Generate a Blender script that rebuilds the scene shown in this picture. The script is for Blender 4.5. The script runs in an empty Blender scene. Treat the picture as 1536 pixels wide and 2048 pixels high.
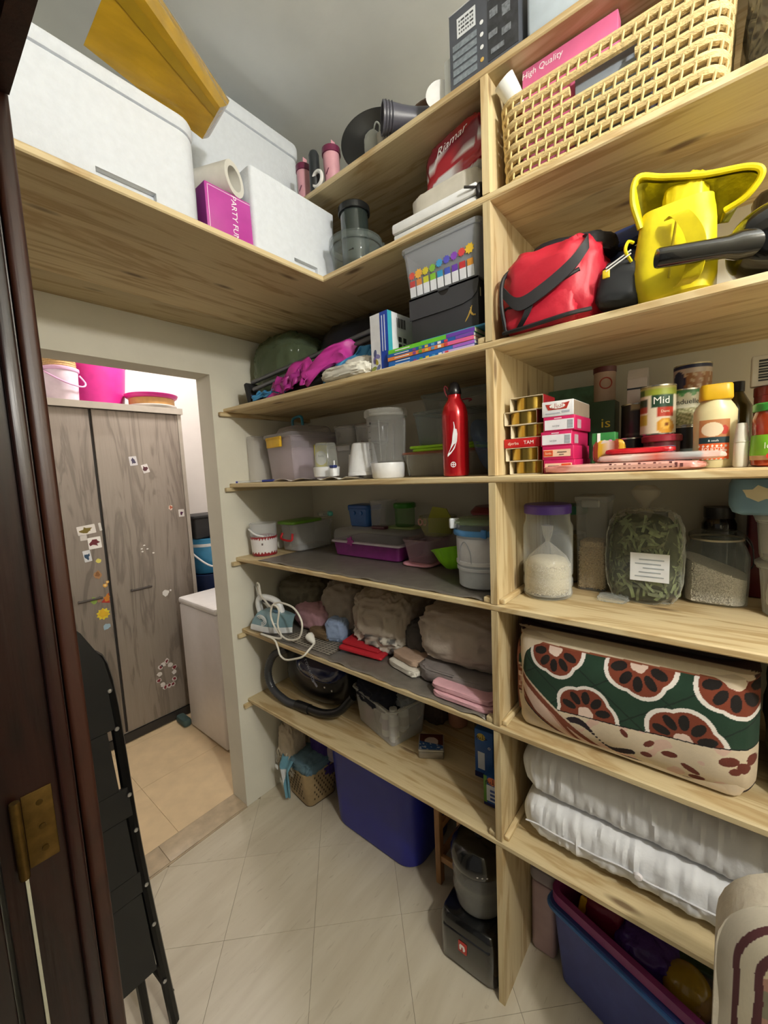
import bpy, bmesh, math, random
from mathutils import Vector, Matrix, noise
SC = bpy.context.scene
COL = SC.collection
PI = math.pi
# ------------------------------------------------------------------ camera
cam = bpy.data.cameras.new('camera'); camo = bpy.data.objects.new('camera', cam); COL.objects.link(camo)
cam.sensor_fit = 'VERTICAL'; cam.sensor_height = 36.0; cam.sensor_width = 27.0
cam.lens = 815.14 / 2048 * 36; cam.clip_start = 0.01
def _cam():
    yaw, pitch, roll = 0.8785, 0.1017, -0.047
    f = Vector((math.sin(yaw)*math.cos(pitch), math.cos(yaw)*math.cos(pitch), -math.sin(pitch)))
    r = Vector((math.cos(yaw), -math.sin(yaw), 0)); u = r.cross(f)
    c, s = math.cos(roll), math.sin(roll)
    r2 = c*r + s*u; u2 = -s*r + c*u
    m = Matrix((r2, u2, -f)).transposed().to_4x4(); m.translation = (0, 0, 1.5)
    return m
camo.matrix_world = _cam()
SC.camera = camo
# ------------------------------------------------------------------ light
w = bpy.data.worlds.new('world'); SC.world = w; w.use_nodes = True
w.node_tree.nodes['Background'].inputs[0].default_value = (1.0, 0.93, 0.82, 1)
w.node_tree.nodes['Background'].inputs[1].default_value = 0.15
SC.view_settings.view_transform = 'Standard'; SC.view_settings.look = 'None'
SC.view_settings.exposure = 0.0; SC.view_settings.gamma = 1.0
def lamp(name, loc, energy, color, radius):
    l = bpy.data.lights.new(name, 'POINT'); l.energy = energy; l.color = color; l.shadow_soft_size = radius
    o = bpy.data.objects.new(name, l); COL.objects.link(o); o.location = loc
    return o
lamp('pantry_bulb', (0.175, -0.88, 2.36), 70, (1.0, 0.975, 0.925), 0.045)
lamp('utility_room_bulb', (1.10, 2.36, 2.50), 28, (1.0, 0.93, 0.86), 0.06)
# ------------------------------------------------------------------ helpers
def lin(h):
    if not isinstance(h, str): return tuple(h)
    h = h.lstrip('#'); o = []
    for i in (0, 2, 4):
        c = int(h[i:i+2], 16)/255
        o.append(c/12.92 if c <= .04045 else ((c+.055)/1.055)**2.4)
    return tuple(o)
_M = {}
def nodes(name):
    m = bpy.data.materials.new(name); m.use_nodes = True
    t = m.node_tree; return m, t, t.nodes['Principled BSDF'], t.nodes['Material Output']
def mat(hexc, rough=.5, metal=0., var=.07, sc=25., bump=0., bsc=None, coat=0., sheen=0., stretch=(1, 1, 1), sub=0.):
    key = (hexc, rough, metal, var, sc, bump, bsc, coat, sheen, stretch, sub)
    if key in _M: return _M[key]
    m, t, b, o = nodes('surface_%s_%d' % (str(hexc).strip('#'), len(_M)))
    N, L = t.nodes, t.links
    c = lin(hexc)
    tc = N.new('ShaderNodeTexCoord'); mp = N.new('ShaderNodeMapping'); mp.inputs['Scale'].default_value = stretch
    L.new(tc.outputs['Object'], mp.inputs[0])
    nz = N.new('ShaderNodeTexNoise'); nz.inputs['Scale'].default_value = sc; nz.inputs['Detail'].default_value = 3
    L.new(mp.outputs[0], nz.inputs['Vector'])
    r = N.new('ShaderNodeValToRGB'); r.color_ramp.elements[0].position = .3; r.color_ramp.elements[1].position = .7
    r.color_ramp.elements[0].color = tuple(max(0, x*(1-var)) for x in c)+(1,)
    r.color_ramp.elements[1].color = tuple(min(1, x*(1+var)) for x in c)+(1,)
    L.new(nz.outputs['Fac'], r.inputs[0]); L.new(r.outputs[0], b.inputs['Base Color'])
    b.inputs['Roughness'].default_value = rough; b.inputs['Metallic'].default_value = metal
    b.inputs['Coat Weight'].default_value = coat; b.inputs['Sheen Weight'].default_value = sheen
    if bump:
        n2 = N.new('ShaderNodeTexNoise'); n2.inputs['Scale'].default_value = bsc or sc*3; n2.inputs['Detail'].default_value = 4
        L.new(mp.outputs[0], n2.inputs['Vector'])
        bp = N.new('ShaderNodeBump'); bp.inputs['Strength'].default_value = bump; bp.inputs['Distance'].default_value = .004
        L.new(n2.outputs['Fac'], bp.inputs['Height']); L.new(bp.outputs[0], b.inputs['Normal'])
    _M[key] = m
    return m
def clear(hexc='e8eef0', op=.25, rough=.15, tint='ffffff', ior=1.45):
    key = ('clear', hexc, op, rough, tint)
    if key in _M: return _M[key]
    m, t, b, o = nodes('clear_%s_%d' % (hexc, len(_M))); op = 1-(1-op)**.36
    N, L = t.nodes, t.links
    tr = N.new('ShaderNodeBsdfTransparent'); tr.inputs[0].default_value = lin(tint)+(1,)
    nz = N.new('ShaderNodeTexNoise'); nz.inputs['Scale'].default_value = 40
    r = N.new('ShaderNodeValToRGB'); c = lin(hexc)
    r.color_ramp.elements[0].color = tuple(x*.94 for x in c)+(1,); r.color_ramp.elements[1].color = c+(1,)
    L.new(nz.outputs['Fac'], r.inputs[0]); L.new(r.outputs[0], b.inputs['Base Color'])
    b.inputs['Roughness'].default_value = rough
    lw = N.new('ShaderNodeLayerWeight'); lw.inputs[0].default_value = .5
    pw = N.new('ShaderNodeMath'); pw.operation = 'POWER'; pw.inputs[1].default_value = 2.6; L.new(lw.outputs['Facing'], pw.inputs[0])
    ma = N.new('ShaderNodeMath'); ma.operation = 'MULTIPLY_ADD'; ma.inputs[1].default_value = .7*(1-op); ma.inputs[2].default_value = min(1, op+.03); ma.use_clamp = True
    L.new(pw.outputs[0], ma.inputs[0])
    mx = N.new('ShaderNodeMixShader'); L.new(ma.outputs[0], mx.inputs[0]); L.new(tr.outputs[0], mx.inputs[1]); L.new(b.outputs[0], mx.inputs[2])
    L.new(mx.outputs[0], o.inputs[0])
    _M[key] = m
    return m
def vcol(rough=.6, bump=0., bsc=200., coat=0., op=1.):
    key = ('vcol', rough, bump, bsc, coat, op)
    if key in _M: return _M[key]
    m, t, b, o = nodes('printed_surface_%d' % len(_M)); N, L = t.nodes, t.links
    a = N.new('ShaderNodeVertexColor'); a.layer_name = 'print'
    nz = N.new('ShaderNodeTexNoise'); nz.inputs['Scale'].default_value = 60
    hs = N.new('ShaderNodeHueSaturation'); ma = N.new('ShaderNodeMapRange'); ma.inputs[3].default_value = .93; ma.inputs[4].default_value = 1.05
    L.new(nz.outputs['Fac'], ma.inputs[0]); L.new(ma.outputs[0], hs.inputs['Value']); L.new(a.outputs['Color'], hs.inputs['Color'])
    L.new(hs.outputs[0], b.inputs['Base Color']); b.inputs['Roughness'].default_value = rough; b.inputs['Coat Weight'].default_value = coat
    if bump:
        n2 = N.new('ShaderNodeTexNoise'); n2.inputs['Scale'].default_value = bsc
        bp = N.new('ShaderNodeBump'); bp.inputs['Strength'].default_value = bump; bp.inputs['Distance'].default_value = .003
        L.new(n2.outputs['Fac'], bp.inputs['Height']); L.new(bp.outputs[0], b.inputs['Normal'])
    if op < 1:
        tr = N.new('ShaderNodeBsdfTransparent'); mx = N.new('ShaderNodeMixShader')
        mm = N.new('ShaderNodeMath'); mm.operation = 'MULTIPLY'; mm.inputs[1].default_value = 1.0
        L.new(a.outputs['Alpha'], mx.inputs[0]); L.new(tr.outputs[0], mx.inputs[1]); L.new(b.outputs[0], mx.inputs[2]); L.new(mx.outputs[0], o.inputs[0])
    _M[key] = m
    return m
def wood(axis, light='decba0', dark='b3925f', knot='5f3f22', rough=.55, ks=3.0, name='pine'):
    key = ('wood', axis, light, dark)
    if key in _M: return _M[key]
    m, t, b, o = nodes(name+'_along_'+axis); N, L = t.nodes, t.links
    tc = N.new('ShaderNodeTexCoord'); oi = N.new('ShaderNodeObjectInfo')
    ad = N.new('ShaderNodeVectorMath'); ad.operation = 'MULTIPLY_ADD'
    cm = N.new('ShaderNodeCombineXYZ')
    for i in range(3): L.new(oi.outputs['Random'], cm.inputs[i])
    ad.inputs[1].default_value = (7.3, 5.1, 9.7)
    L.new(cm.outputs[0], ad.inputs[0]); L.new(tc.outputs['Object'], ad.inputs[2])
    def mapped(a, c):
        mp = N.new('ShaderNodeMapping'); s = [c, c, c]; s['xyz'.index(axis)] = a
        mp.inputs['Scale'].default_value = s; L.new(ad.outputs[0], mp.inputs[0]); return mp.outputs[0]
    n1 = N.new('ShaderNodeTexNoise'); n1.inputs['Scale'].default_value = 1; n1.inputs['Detail'].default_value = 5; n1.inputs['Distortion'].default_value = 1.2
    L.new(mapped(1.6, 14), n1.inputs['Vector'])
    n2 = N.new('ShaderNodeTexNoise'); n2.inputs['Scale'].default_value = 1; n2.inputs['Detail'].default_value = 4
    L.new(mapped(7, 190), n2.inputs['Vector'])
    wv = N.new('ShaderNodeMath'); wv.operation = 'MULTIPLY'; wv.inputs[1].default_value = 24; L.new(n1.outputs['Fac'], wv.inputs[0])
    sn = N.new('ShaderNodeMath'); sn.operation = 'SINE'; L.new(wv.outputs[0], sn.inputs[0])
    mr = N.new('ShaderNodeMapRange'); mr.inputs[1].default_value = -1; mr.inputs[2].default_value = 1; L.new(sn.outputs[0], mr.inputs[0])
    pw = N.new('ShaderNodeMath'); pw.operation = 'POWER'; pw.inputs[1].default_value = 3.0; L.new(mr.outputs[0], pw.inputs[0])
    a2 = N.new('ShaderNodeMath'); a2.operation = 'MULTIPLY_ADD'; a2.inputs[1].default_value = .5; L.new(pw.outputs[0], a2.inputs[0])
    a3 = N.new('ShaderNodeMath'); a3.operation = 'MULTIPLY'; a3.inputs[1].default_value = .45; L.new(n2.outputs['Fac'], a3.inputs[0]); L.new(a3.outputs[0], a2.inputs[2])
    rp = N.new('ShaderNodeValToRGB'); rp.color_ramp.elements[0].color = lin(light)+(1,); rp.color_ramp.elements[1].color = lin(dark)+(1,)
    rp.color_ramp.elements[0].position = .15; rp.color_ramp.elements[1].position = .95
    L.new(a2.outputs[0], rp.inputs[0])
    vo = N.new('ShaderNodeTexVoronoi'); vo.inputs['Scale'].default_value = 1; L.new(mapped(ks*1.2, ks*4.2), vo.inputs['Vector'])
    km = N.new('ShaderNodeMapRange'); km.inputs[1].default_value = .06; km.inputs[2].default_value = .16; km.inputs[3].default_value = .8; km.inputs[4].default_value = 0
    L.new(vo.outputs['Distance'], km.inputs[0])
    mk = N.new('ShaderNodeMix'); mk.data_type = 'RGBA'; L.new(km.outputs[0], mk.inputs[0]); L.new(rp.outputs[0], mk.inputs[6]); mk.inputs[7].default_value = lin(knot)+(1,)
    hs = N.new('ShaderNodeHueSaturation'); vr = N.new('ShaderNodeMapRange'); vr.inputs[3].default_value = .80; vr.inputs[4].default_value = 1.08
    L.new(oi.outputs['Random'], vr.inputs[0]); L.new(vr.outputs[0], hs.inputs['Value']); L.new(mk.outputs[2], hs.inputs['Color'])
    L.new(hs.outputs[0], b.inputs['Base Color']); b.inputs['Roughness'].default_value = rough
    bp = N.new('ShaderNodeBump'); bp.inputs['Strength'].default_value = .15; bp.inputs['Distance'].default_value = .002; L.new(n2.outputs['Fac'], bp.inputs['Height']); L.new(bp.outputs[0], b.inputs['Normal'])
    _M[key] = m
    return m
# ---- mesh building
def T(x=0, y=0, z=0, rx=0, ry=0, rz=0, s=1):
    sc = Matrix.Diagonal((s, s, s, 1)) if not isinstance(s, tuple) else Matrix.Diagonal(s+(1,))
    return Matrix.Translation((x, y, z)) @ Matrix.Rotation(rz, 4, 'Z') @ Matrix.Rotation(ry, 4, 'Y') @ Matrix.Rotation(rx, 4, 'X') @ sc
def rrect(sx, sy, r, n=4, cx=0, cy=0):
    r = max(1e-4, min(r, sx/2-1e-4, sy/2-1e-4)); p = []
    for k, (qx, qy) in enumerate(((1, 1), (-1, 1), (-1, -1), (1, -1))):
        for i in range(n+1):
            a = PI/2*k + PI/2*i/n
            p.append((cx+qx*(sx/2-r)+r*math.cos(a), cy+qy*(sy/2-r)+r*math.sin(a)))
    return p
def ring(r, n=24, cx=0, cy=0):
    return [(cx+r*math.cos(2*PI*i/n), cy+r*math.sin(2*PI*i/n)) for i in range(n)]
def crom(pts, k=6, closed=False):
    P = [Vector(p) for p in pts]; n = len(P); o = []
    for i in range(n if closed else n-1):
        a = P[(i-1) % n] if closed or i > 0 else P[0]*2-P[1]
        b, c = P[i], P[(i+1) % n]
        d = P[(i+2) % n] if closed or i+2 < n else c*2-b
        for j in range(k):
            t = j/k
            o.append(.5*((2*b)+(c-a)*t+(2*a-5*b+4*c-d)*t*t+(3*b-a-3*c+d)*t**3))
    if not closed: o.append(P[-1])
    return o
class MB:
    def __init__(s): s.v = []; s.f = []
    def add(s, v, f, m=None):
        o = len(s.v)
        s.v += [tuple(m @ Vector(p)) for p in v] if m else [tuple(p) for p in v]
        s.f += [tuple(i+o for i in q) for q in f]
        return s
    def box(s, x0, x1, y0, y1, z0, z1, m=None):
        v = [(x, y, z) for z in (z0, z1) for y in (y0, y1) for x in (x0, x1)]
        return s.add(v, [(0, 2, 3, 1), (4, 5, 7, 6), (0, 1, 5, 4), (2, 6, 7, 3), (0, 4, 6, 2), (1, 3, 7, 5)], m)
    def loft(s, loops, c0=True, c1=True, m=None, closed=True):
        n = len(loops[0]); v = [p for l in loops for p in l]; f = []
        for i in range(len(loops)-1):
            for j in range(n if closed else n-1):
                k = (j+1) % n
                f.append((i*n+j, i*n+k, (i+1)*n+k, (i+1)*n+j))
        if c0: f.append(tuple(range(n-1, -1, -1)))
        if c1: f.append(tuple((len(loops)-1)*n+j for j in range(n)))
        return s.add(v, f, m)
    def lathe(s, prof, n=28, m=None, c0=True, c1=True):
        return s.loft([[(x, y, z) for x, y in ring(max(r, 1e-4), n)] for r, z in prof], c0, c1, m)
    def rbox(s, sx, sy, sz, r=.004, e=None, m=None, n=3, tx=1., ty=1.):
        """base-centred box with rounded vertical edges (r) and softened top/bottom edges (e); tx,ty top taper"""
        e = min(r, sz*.3) if e is None else e
        L = []
        for z, d in ((0, e), (e*.3, e*.3), (e, 0), (sz-e, 0), (sz-e*.3, e*.3), (sz, e)):
            k = z/sz; a = sx*(1+(tx-1)*k)-2*d; b = sy*(1+(ty-1)*k)-2*d
            L.append([(x, y, z) for x, y in rrect(a, b, max(r-d, r*.3), n)])
        return s.loft(L, True, True, m)
    def tub(s, sx, sy, h, t=.002, r=.02, top=1.1, rim=.004, m=None, n=4, rimh=.006):
        """open container: walls taper from bottom size to top size, rim flange"""
        def lp(a, b, z, rr): return [(x, y, z) for x, y in rrect(a, b, rr, n)]
        A, B = sx*top, sy*top
        return s.loft([lp(sx-r*.5, sy-r*.5, 0, r), lp(sx, sy, r*.25, r), lp(A, B, h-rimh, r), lp(A+2*rim, B+2*rim, h-rimh, r+rim),
                       lp(A+2*rim, B+2*rim, h, r+rim), lp(A-2*t, B-2*t, h, r), lp(sx-2*t, sy-2*t, r*.25+t, r), lp(sx-r*.5-2*t, sy-r*.5-2*t, t, r)], True, True, m)
    def pot(s, r0, r1, h, t=.002, rim=.003, rimh=.006, n=32, m=None):
        return s.lathe([(r0*.94, 0), (r0, r0*.06), (r1, h-rimh), (r1+rim, h-rimh), (r1+rim, h), (r1-t, h), (r0-t, r0*.06+t), (.0005, t)], n, m)
    def tube(s, pts, r, n=8, m=None, closed=False):
        P = [Vector(p) for p in pts]; L = []; N = len(P)
        up = None
        for i in range(N):
            if closed: d = P[(i+1) % N]-P[i-1]
            else: d = P[min(i+1, N-1)]-P[max(i-1, 0)]
            d.normalize()
            if up is None: up = d.orthogonal().normalized()
            else:
                up = up-d*up.dot(d)
                up = up.normalized() if up.length > 1e-6 else d.orthogonal().normalized()
            q = d.cross(up); rr = r[i] if isinstance(r, (list, tuple)) else r
            L.append([P[i]+rr*(up*math.cos(2*PI*j/n)+q*math.sin(2*PI*j/n)) for j in range(n)])
        if closed: L.append(L[0])
        return s.loft(L, not closed, not closed, m)
    def strap(s, pts, wd, th, side, m=None):
        """flat strip along pts; side = width direction"""
        P = [Vector(p) for p in pts]; sd = Vector(side).normalized(); L = []
        for i in range(len(P)):
            d = (P[min(i+1, len(P)-1)]-P[max(i-1, 0)]).normalized(); nn = d.cross(sd).normalized()
            a = sd*wd/2; b = nn*th/2
            L.append([P[i]-a-b, P[i]+a-b, P[i]+a+b, P[i]-a+b])
        return s.loft(L, True, True, m)
    def prism(s, poly, d, m=None):
        n = len(poly)
        return s.loft([[(x, y, 0) for x, y in poly], [(x, y, d) for x, y in poly]], True, True, m)
    def blob(s, sx, sy, sz, seed=0, amp=.08, fr=3., e1=.5, e2=.5, nu=48, nv=24, st=(1, 1, 1), m=None, ridge=True):
        """soft superellipsoid heap resting on z=0 with ridged folds"""
        def sg(w, e): return math.copysign(abs(w)**e, w)
        off = Vector((seed*3.17, seed*1.73, seed*2.11)); L = []
        for i in range(nv+1):
            u = -PI/2+PI*i/nv; cu, su = sg(math.cos(u), e1), sg(math.sin(u), e1); row = []
            for j in range(nu):
                a = 2*PI*j/nu
                p = Vector((cu*sg(math.cos(a), e2), cu*sg(math.sin(a), e2), su))
                q = Vector((p.x*st[0], p.y*st[1], p.z*st[2]))*fr+off
                d = noise.noise(q)
                if ridge: d = .55*(1-2.2*abs(d))+.38*(1-2.2*abs(noise.noise(q*2.1+Vector((d, 2*d, 4)))))+.12*noise.noise(q*5)
                k = 1+amp*d
                row.append((p.x*k*sx/2, p.y*k*sy/2, max(0, (p.z*k+1)*sz/2)))
            L.append(row)
        return s.loft(L, True, True, m)
    def grid(s, fn, nu, nv, m=None):
        v = [fn(i/nu, j/nv) for j in range(nv+1) for i in range(nu+1)]
        f = [(j*(nu+1)+i, j*(nu+1)+i+1, (j+1)*(nu+1)+i+1, (j+1)*(nu+1)+i) for j in range(nv) for i in range(nu)]
        return s.add(v, f, m)
def mesh_of(name, mb, material, angle=40, col=None):
    me = bpy.data.meshes.new(name); me.from_pydata(mb.v, [], mb.f); me.update()
    bm = bmesh.new(); bm.from_mesh(me); bmesh.ops.recalc_face_normals(bm, faces=bm.faces); bm.to_mesh(me); bm.free()
    if material: me.materials.append(material)
    me.shade_smooth(); me.set_sharp_from_angle(angle=math.radians(angle))
    if col:
        ca = me.color_attributes.new('print', 'FLOAT_COLOR', 'POINT')
        for i, vv in enumerate(me.vertices):
            c = col(vv.co); ca.data[i].color = (c+(1,)) if len(c) == 3 else c
    return me
def obj(name, mb, material, parent=None, angle=40, col=None, label=None):
    o = bpy.data.objects.new(name, mesh_of(name, mb, material, angle, col)); COL.objects.link(o)
    if parent: o.parent = parent
    if label: o['label'] = label
    return o
def thing(name, label, cat, loc=(0, 0, 0), rz=0, group=None, rx=0, ry=0):
    o = bpy.data.objects.new(name, None); COL.objects.link(o); o.empty_display_size = .03
    o.location = loc; o.rotation_euler = (rx, ry, rz); o['label'] = label; o['category'] = cat
    if group: o['group'] = group
    return o
def single(name, mb, material, label, cat, loc=(0, 0, 0), rz=0, group=None, angle=40, col=None, rx=0, ry=0):
    o = obj(name, mb, material, None, angle, col); o.location = loc; o.rotation_euler = (rx, ry, rz); o['label'] = label; o['category'] = cat
    if group: o['group'] = group
    return o
def struct(name, mb, material, angle=40):
    o = obj(name, mb, material, None, angle); o['kind'] = 'structure'; return o
FRONT = Matrix(((0, 0, -1, 0), (-1, 0, 0, 0), (0, 1, 0, 0), (0, 0, 0, 1)))   # text plane facing -X
SIDE = Matrix(((1, 0, 0, 0), (0, 0, -1, 0), (0, 1, 0, 0), (0, 0, 0, 1)))     # text plane facing -Y
def text_mb(s, size, m, ext=.0004, bend=None, align='CENTER'):
    cu = bpy.data.curves.new('lettering', 'FONT'); cu.body = s; cu.size = size; cu.align_x = align; cu.align_y = 'CENTER'
    cu.resolution_u = 2; cu.extrude = 0
    o = bpy.data.objects.new('lettering', cu); COL.objects.link(o)
    dg = bpy.context.evaluated_depsgraph_get(); me = o.evaluated_get(dg).to_mesh()
    mb = MB(); v = [p.co.copy() for p in me.vertices]; f = [tuple(q.vertices) for q in me.polygons]
    o.evaluated_get(dg).to_mesh_clear(); bpy.data.objects.remove(o); bpy.data.curves.remove(cu)
    if bend:      # wrap on a vertical cylinder radius bend; angle 0 faces -X, right = -Y
        vv = []
        for p in v:
            a = p.x/bend; vv.append(Vector((-math.cos(a)*bend, -math.sin(a)*bend, p.y)))
        v = vv
    mb.add(v, f, m)
    return mb
def text(s, size, loc, parent, hexc='ffffff', face=FRONT, rot=0, bend=None, align='CENTER', sx=1., shear=0., name='lettering'):
    m = Matrix.Translation(loc)
    if bend: m = m @ Matrix.Rotation(rot, 4, 'Z')
    else: m = m @ face @ Matrix.Rotation(rot, 4, 'Z') @ Matrix(((sx, shear, 0, 0), (0, 1, 0, 0), (0, 0, 1, 0), (0, 0, 0, 1)))
    return obj(name, text_mb(s, size, m, bend=bend, align=align), mat(hexc, .5, var=.02), parent)
def plate(y0, y1, z0, z1, x, t=.0006):
    return MB().box(x-t, x, y0, y1, z0, z1)
# ================================================================== setting
ZG, ZF, ZE, ZD, ZC, ZB, ZA = .5014, .8287, 1.1523, 1.4748, 1.7905, 2.1138, 2.3743
TH = .0169; XS = .9335; XW = 1.39; YD = .4211; YB = 1.6285; YH = .9764; CEIL = 2.745; XJ = .8856; YEND = -.62
plaster = mat('e0dccd', .85, var=.04, sc=6, bump=.12, bsc=60)
plaster_ceil = mat('eef2f2', .9, var=.05, sc=5, bump=.15, bsc=50)
plaster_far = mat('e2dedb', .85, var=.03, sc=6, bump=.1, bsc=60)
def build_setting():
    # floor: slab with individual tiles laid diagonally
    fm = MB().box(-1.2, 1.5, -1.2, 3.6, -.06, -.0015)
    fl = struct('floor', fm, mat('8d806b', .8, sc=20))
    tile_m = floor_mat()
    side = .292; h = side/2-.0006; t = MB().box(-h, h, -h, h, -.006, 0)
    me = mesh_of('tile', t, tile_m)
    # joints: x-y = -.258 + k*.413 and x+y = 1.743 + k*.413
    q = side*math.sqrt(2)
    for a in range(-9, 8):
        for b in range(-7, 8):
            dmid = -.258+(a+.5)*q; smid = 1.743+(b+.5)*q
            x = (smid+dmid)/2; y = (smid-dmid)/2
            if not (-.3 < x < 1.56 and -.5 < y < 1.76): continue
            o = bpy.data.objects.new('tile', me); COL.objects.link(o); o.parent = fl
            o.location = (x, y, 0); o.rotation_euler = (0, 0, PI/4)
    # near the threshold the diagonal tiles run under the sill strip; sill strip slabs sit on top
    sill = struct('trim_1', MB().box(.14, XJ, YB-.004, YB+.118, -.004, .0035), mat('b9a88e', .4, var=.12, sc=18, bump=.05))
    for x0, x1 in ((.14, .5465), (.5480, XJ)):
        obj('sill_slab', MB().rbox(x1-x0, .112, .004, .001, m=T((x0+x1)/2, YB+.057, .0035)), mat('bdab90', .35, var=.16, sc=22, bump=.06), sill)
    # utility room floor tiles
    f2 = struct('floor_far', MB().box(.0, 2.6, YB+.1, 3.6, -.05, .0005), mat('d9bf97', .35, var=.06, sc=9, bump=.03))
    me2 = mesh_of('tile', MB().box(-.1993, .1993, -.1993, .1993, 0, .003), mat('dcc49e', .3, var=.07, sc=12, bump=.04))
    for i in range(7):
        for j in range(5):
            o = bpy.data.objects.new('tile', me2); COL.objects.link(o); o.parent = f2; o.location = (.13+.4*i-.1, YB+.2+.118+.4*j, .0005)
    # walls
    struct('wall_right', MB().box(XW, XW+.1, -1.3, YB+.115, 0, CEIL), plaster)
    bw = MB()
    bw.box(.0, .2, YB, YB+.115, 0, CEIL); bw.box(.2, XJ, YB, YB+.115, 1.9234, CEIL); bw.box(XJ, XW, YB, YB+.115, 0, CEIL)
    struct('wall_back', bw, plaster)
    lw = MB(); lw.box(.02, .14, .815, YB, 0, CEIL); lw.box(.02, .14, -.16, .815, 2.08, CEIL); lw.box(.02, .14, -1.3, -.16, 0, CEIL)
    struct('wall_left', lw, plaster)
    struct('wall_front', MB().box(-.1, XW+.1, -1.4, -1.3, 0, CEIL), plaster)
    struct('ceiling', MB().box(-.1, XW+.1, -1.4, YB+.1, CEIL, CEIL+.08), plaster_ceil)
    # utility room shell
    struct('wall_far', MB().box(-.4, 2.7, 3.02, 3.12, 0, 2.8), plaster_far)
    struct('wall_far_right', MB().box(2.2, 2.3, YB+.115, 3.02, 0, 2.8), plaster_far)
    struct('wall_far_left', MB().box(-.2, -.1, YB+.115, 3.02, 0, 2.8), plaster_far)
    struct('ceiling_far', MB().box(-.4, 2.7, YB+.115, 3.12, 2.8, 2.88), plaster_far)
    struct('wall_far_front', MB().box(XW, 2.3, YB+.0, YB+.115, 0, 2.8), plaster_far)
def floor_mat():
    m, t, b, o = nodes('floor_tile'); N, L = t.nodes, t.links
    g = N.new('ShaderNodeNewGeometry'); oi = N.new('ShaderNodeObjectInfo')
    n1 = N.new('ShaderNodeTexNoise'); n1.inputs['Scale'].default_value = 7; n1.inputs['Detail'].default_value = 6; n1.inputs['Distortion'].default_value = .6
    mp = N.new('ShaderNodeMapping'); mp.inputs['Rotation'].default_value = (0, 0, PI/4); mp.inputs['Scale'].default_value = (.35, 2.4, 1); L.new(g.outputs['Position'], mp.inputs[0])
    L.new(mp.outputs[0], n1.inputs['Vector'])
    r = N.new('ShaderNodeValToRGB'); e = r.color_ramp.elements
    e[0].position = .25; e[0].color = lin('c3b8a2')+(1,); e[1].position = .7; e[1].color = lin('d6cdb9')+(1,)
    L.new(n1.outputs['Fac'], r.inputs[0])
    n2 = N.new('ShaderNodeTexNoise'); n2.inputs['Scale'].default_value = 30; n2.inputs['Detail'].default_value = 8; n2.inputs['Distortion'].default_value = 2; L.new(mp.outputs[0], n2.inputs['Vector'])
    k = N.new('ShaderNodeMapRange'); k.inputs[1].default_value = .30; k.inputs[2].default_value = .36; k.inputs[3].default_value = .35; k.inputs[4].default_value = 0; L.new(n2.outputs['Fac'], k.inputs[0])
    mx = N.new('ShaderNodeMix'); mx.data_type = 'RGBA'; L.new(k.outputs[0], mx.inputs[0]); L.new(r.outputs[0], mx.inputs[6]); mx.inputs[7].default_value = lin('9c8d75')+(1,)
    hs = N.new('ShaderNodeHueSaturation'); vr = N.new('ShaderNodeMapRange'); vr.inputs[3].default_value = .96; vr.inputs[4].default_value = 1.03
    L.new(oi.outputs['Random'], vr.inputs[0]); L.new(vr.outputs[0], hs.inputs['Value']); L.new(mx.outputs[2], hs.inputs['Color'])
    L.new(hs.outputs[0], b.inputs['Base Color']); b.inputs['Roughness'].default_value = .33
    bp = N.new('ShaderNodeBump'); bp.inputs['Strength'].default_value = .06; bp.inputs['Distance'].default_value = .003; L.new(n2.outputs['Fac'], bp.inputs['Height']); L.new(bp.outputs[0], b.inputs['Normal'])
    return m
build_setting()
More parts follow.
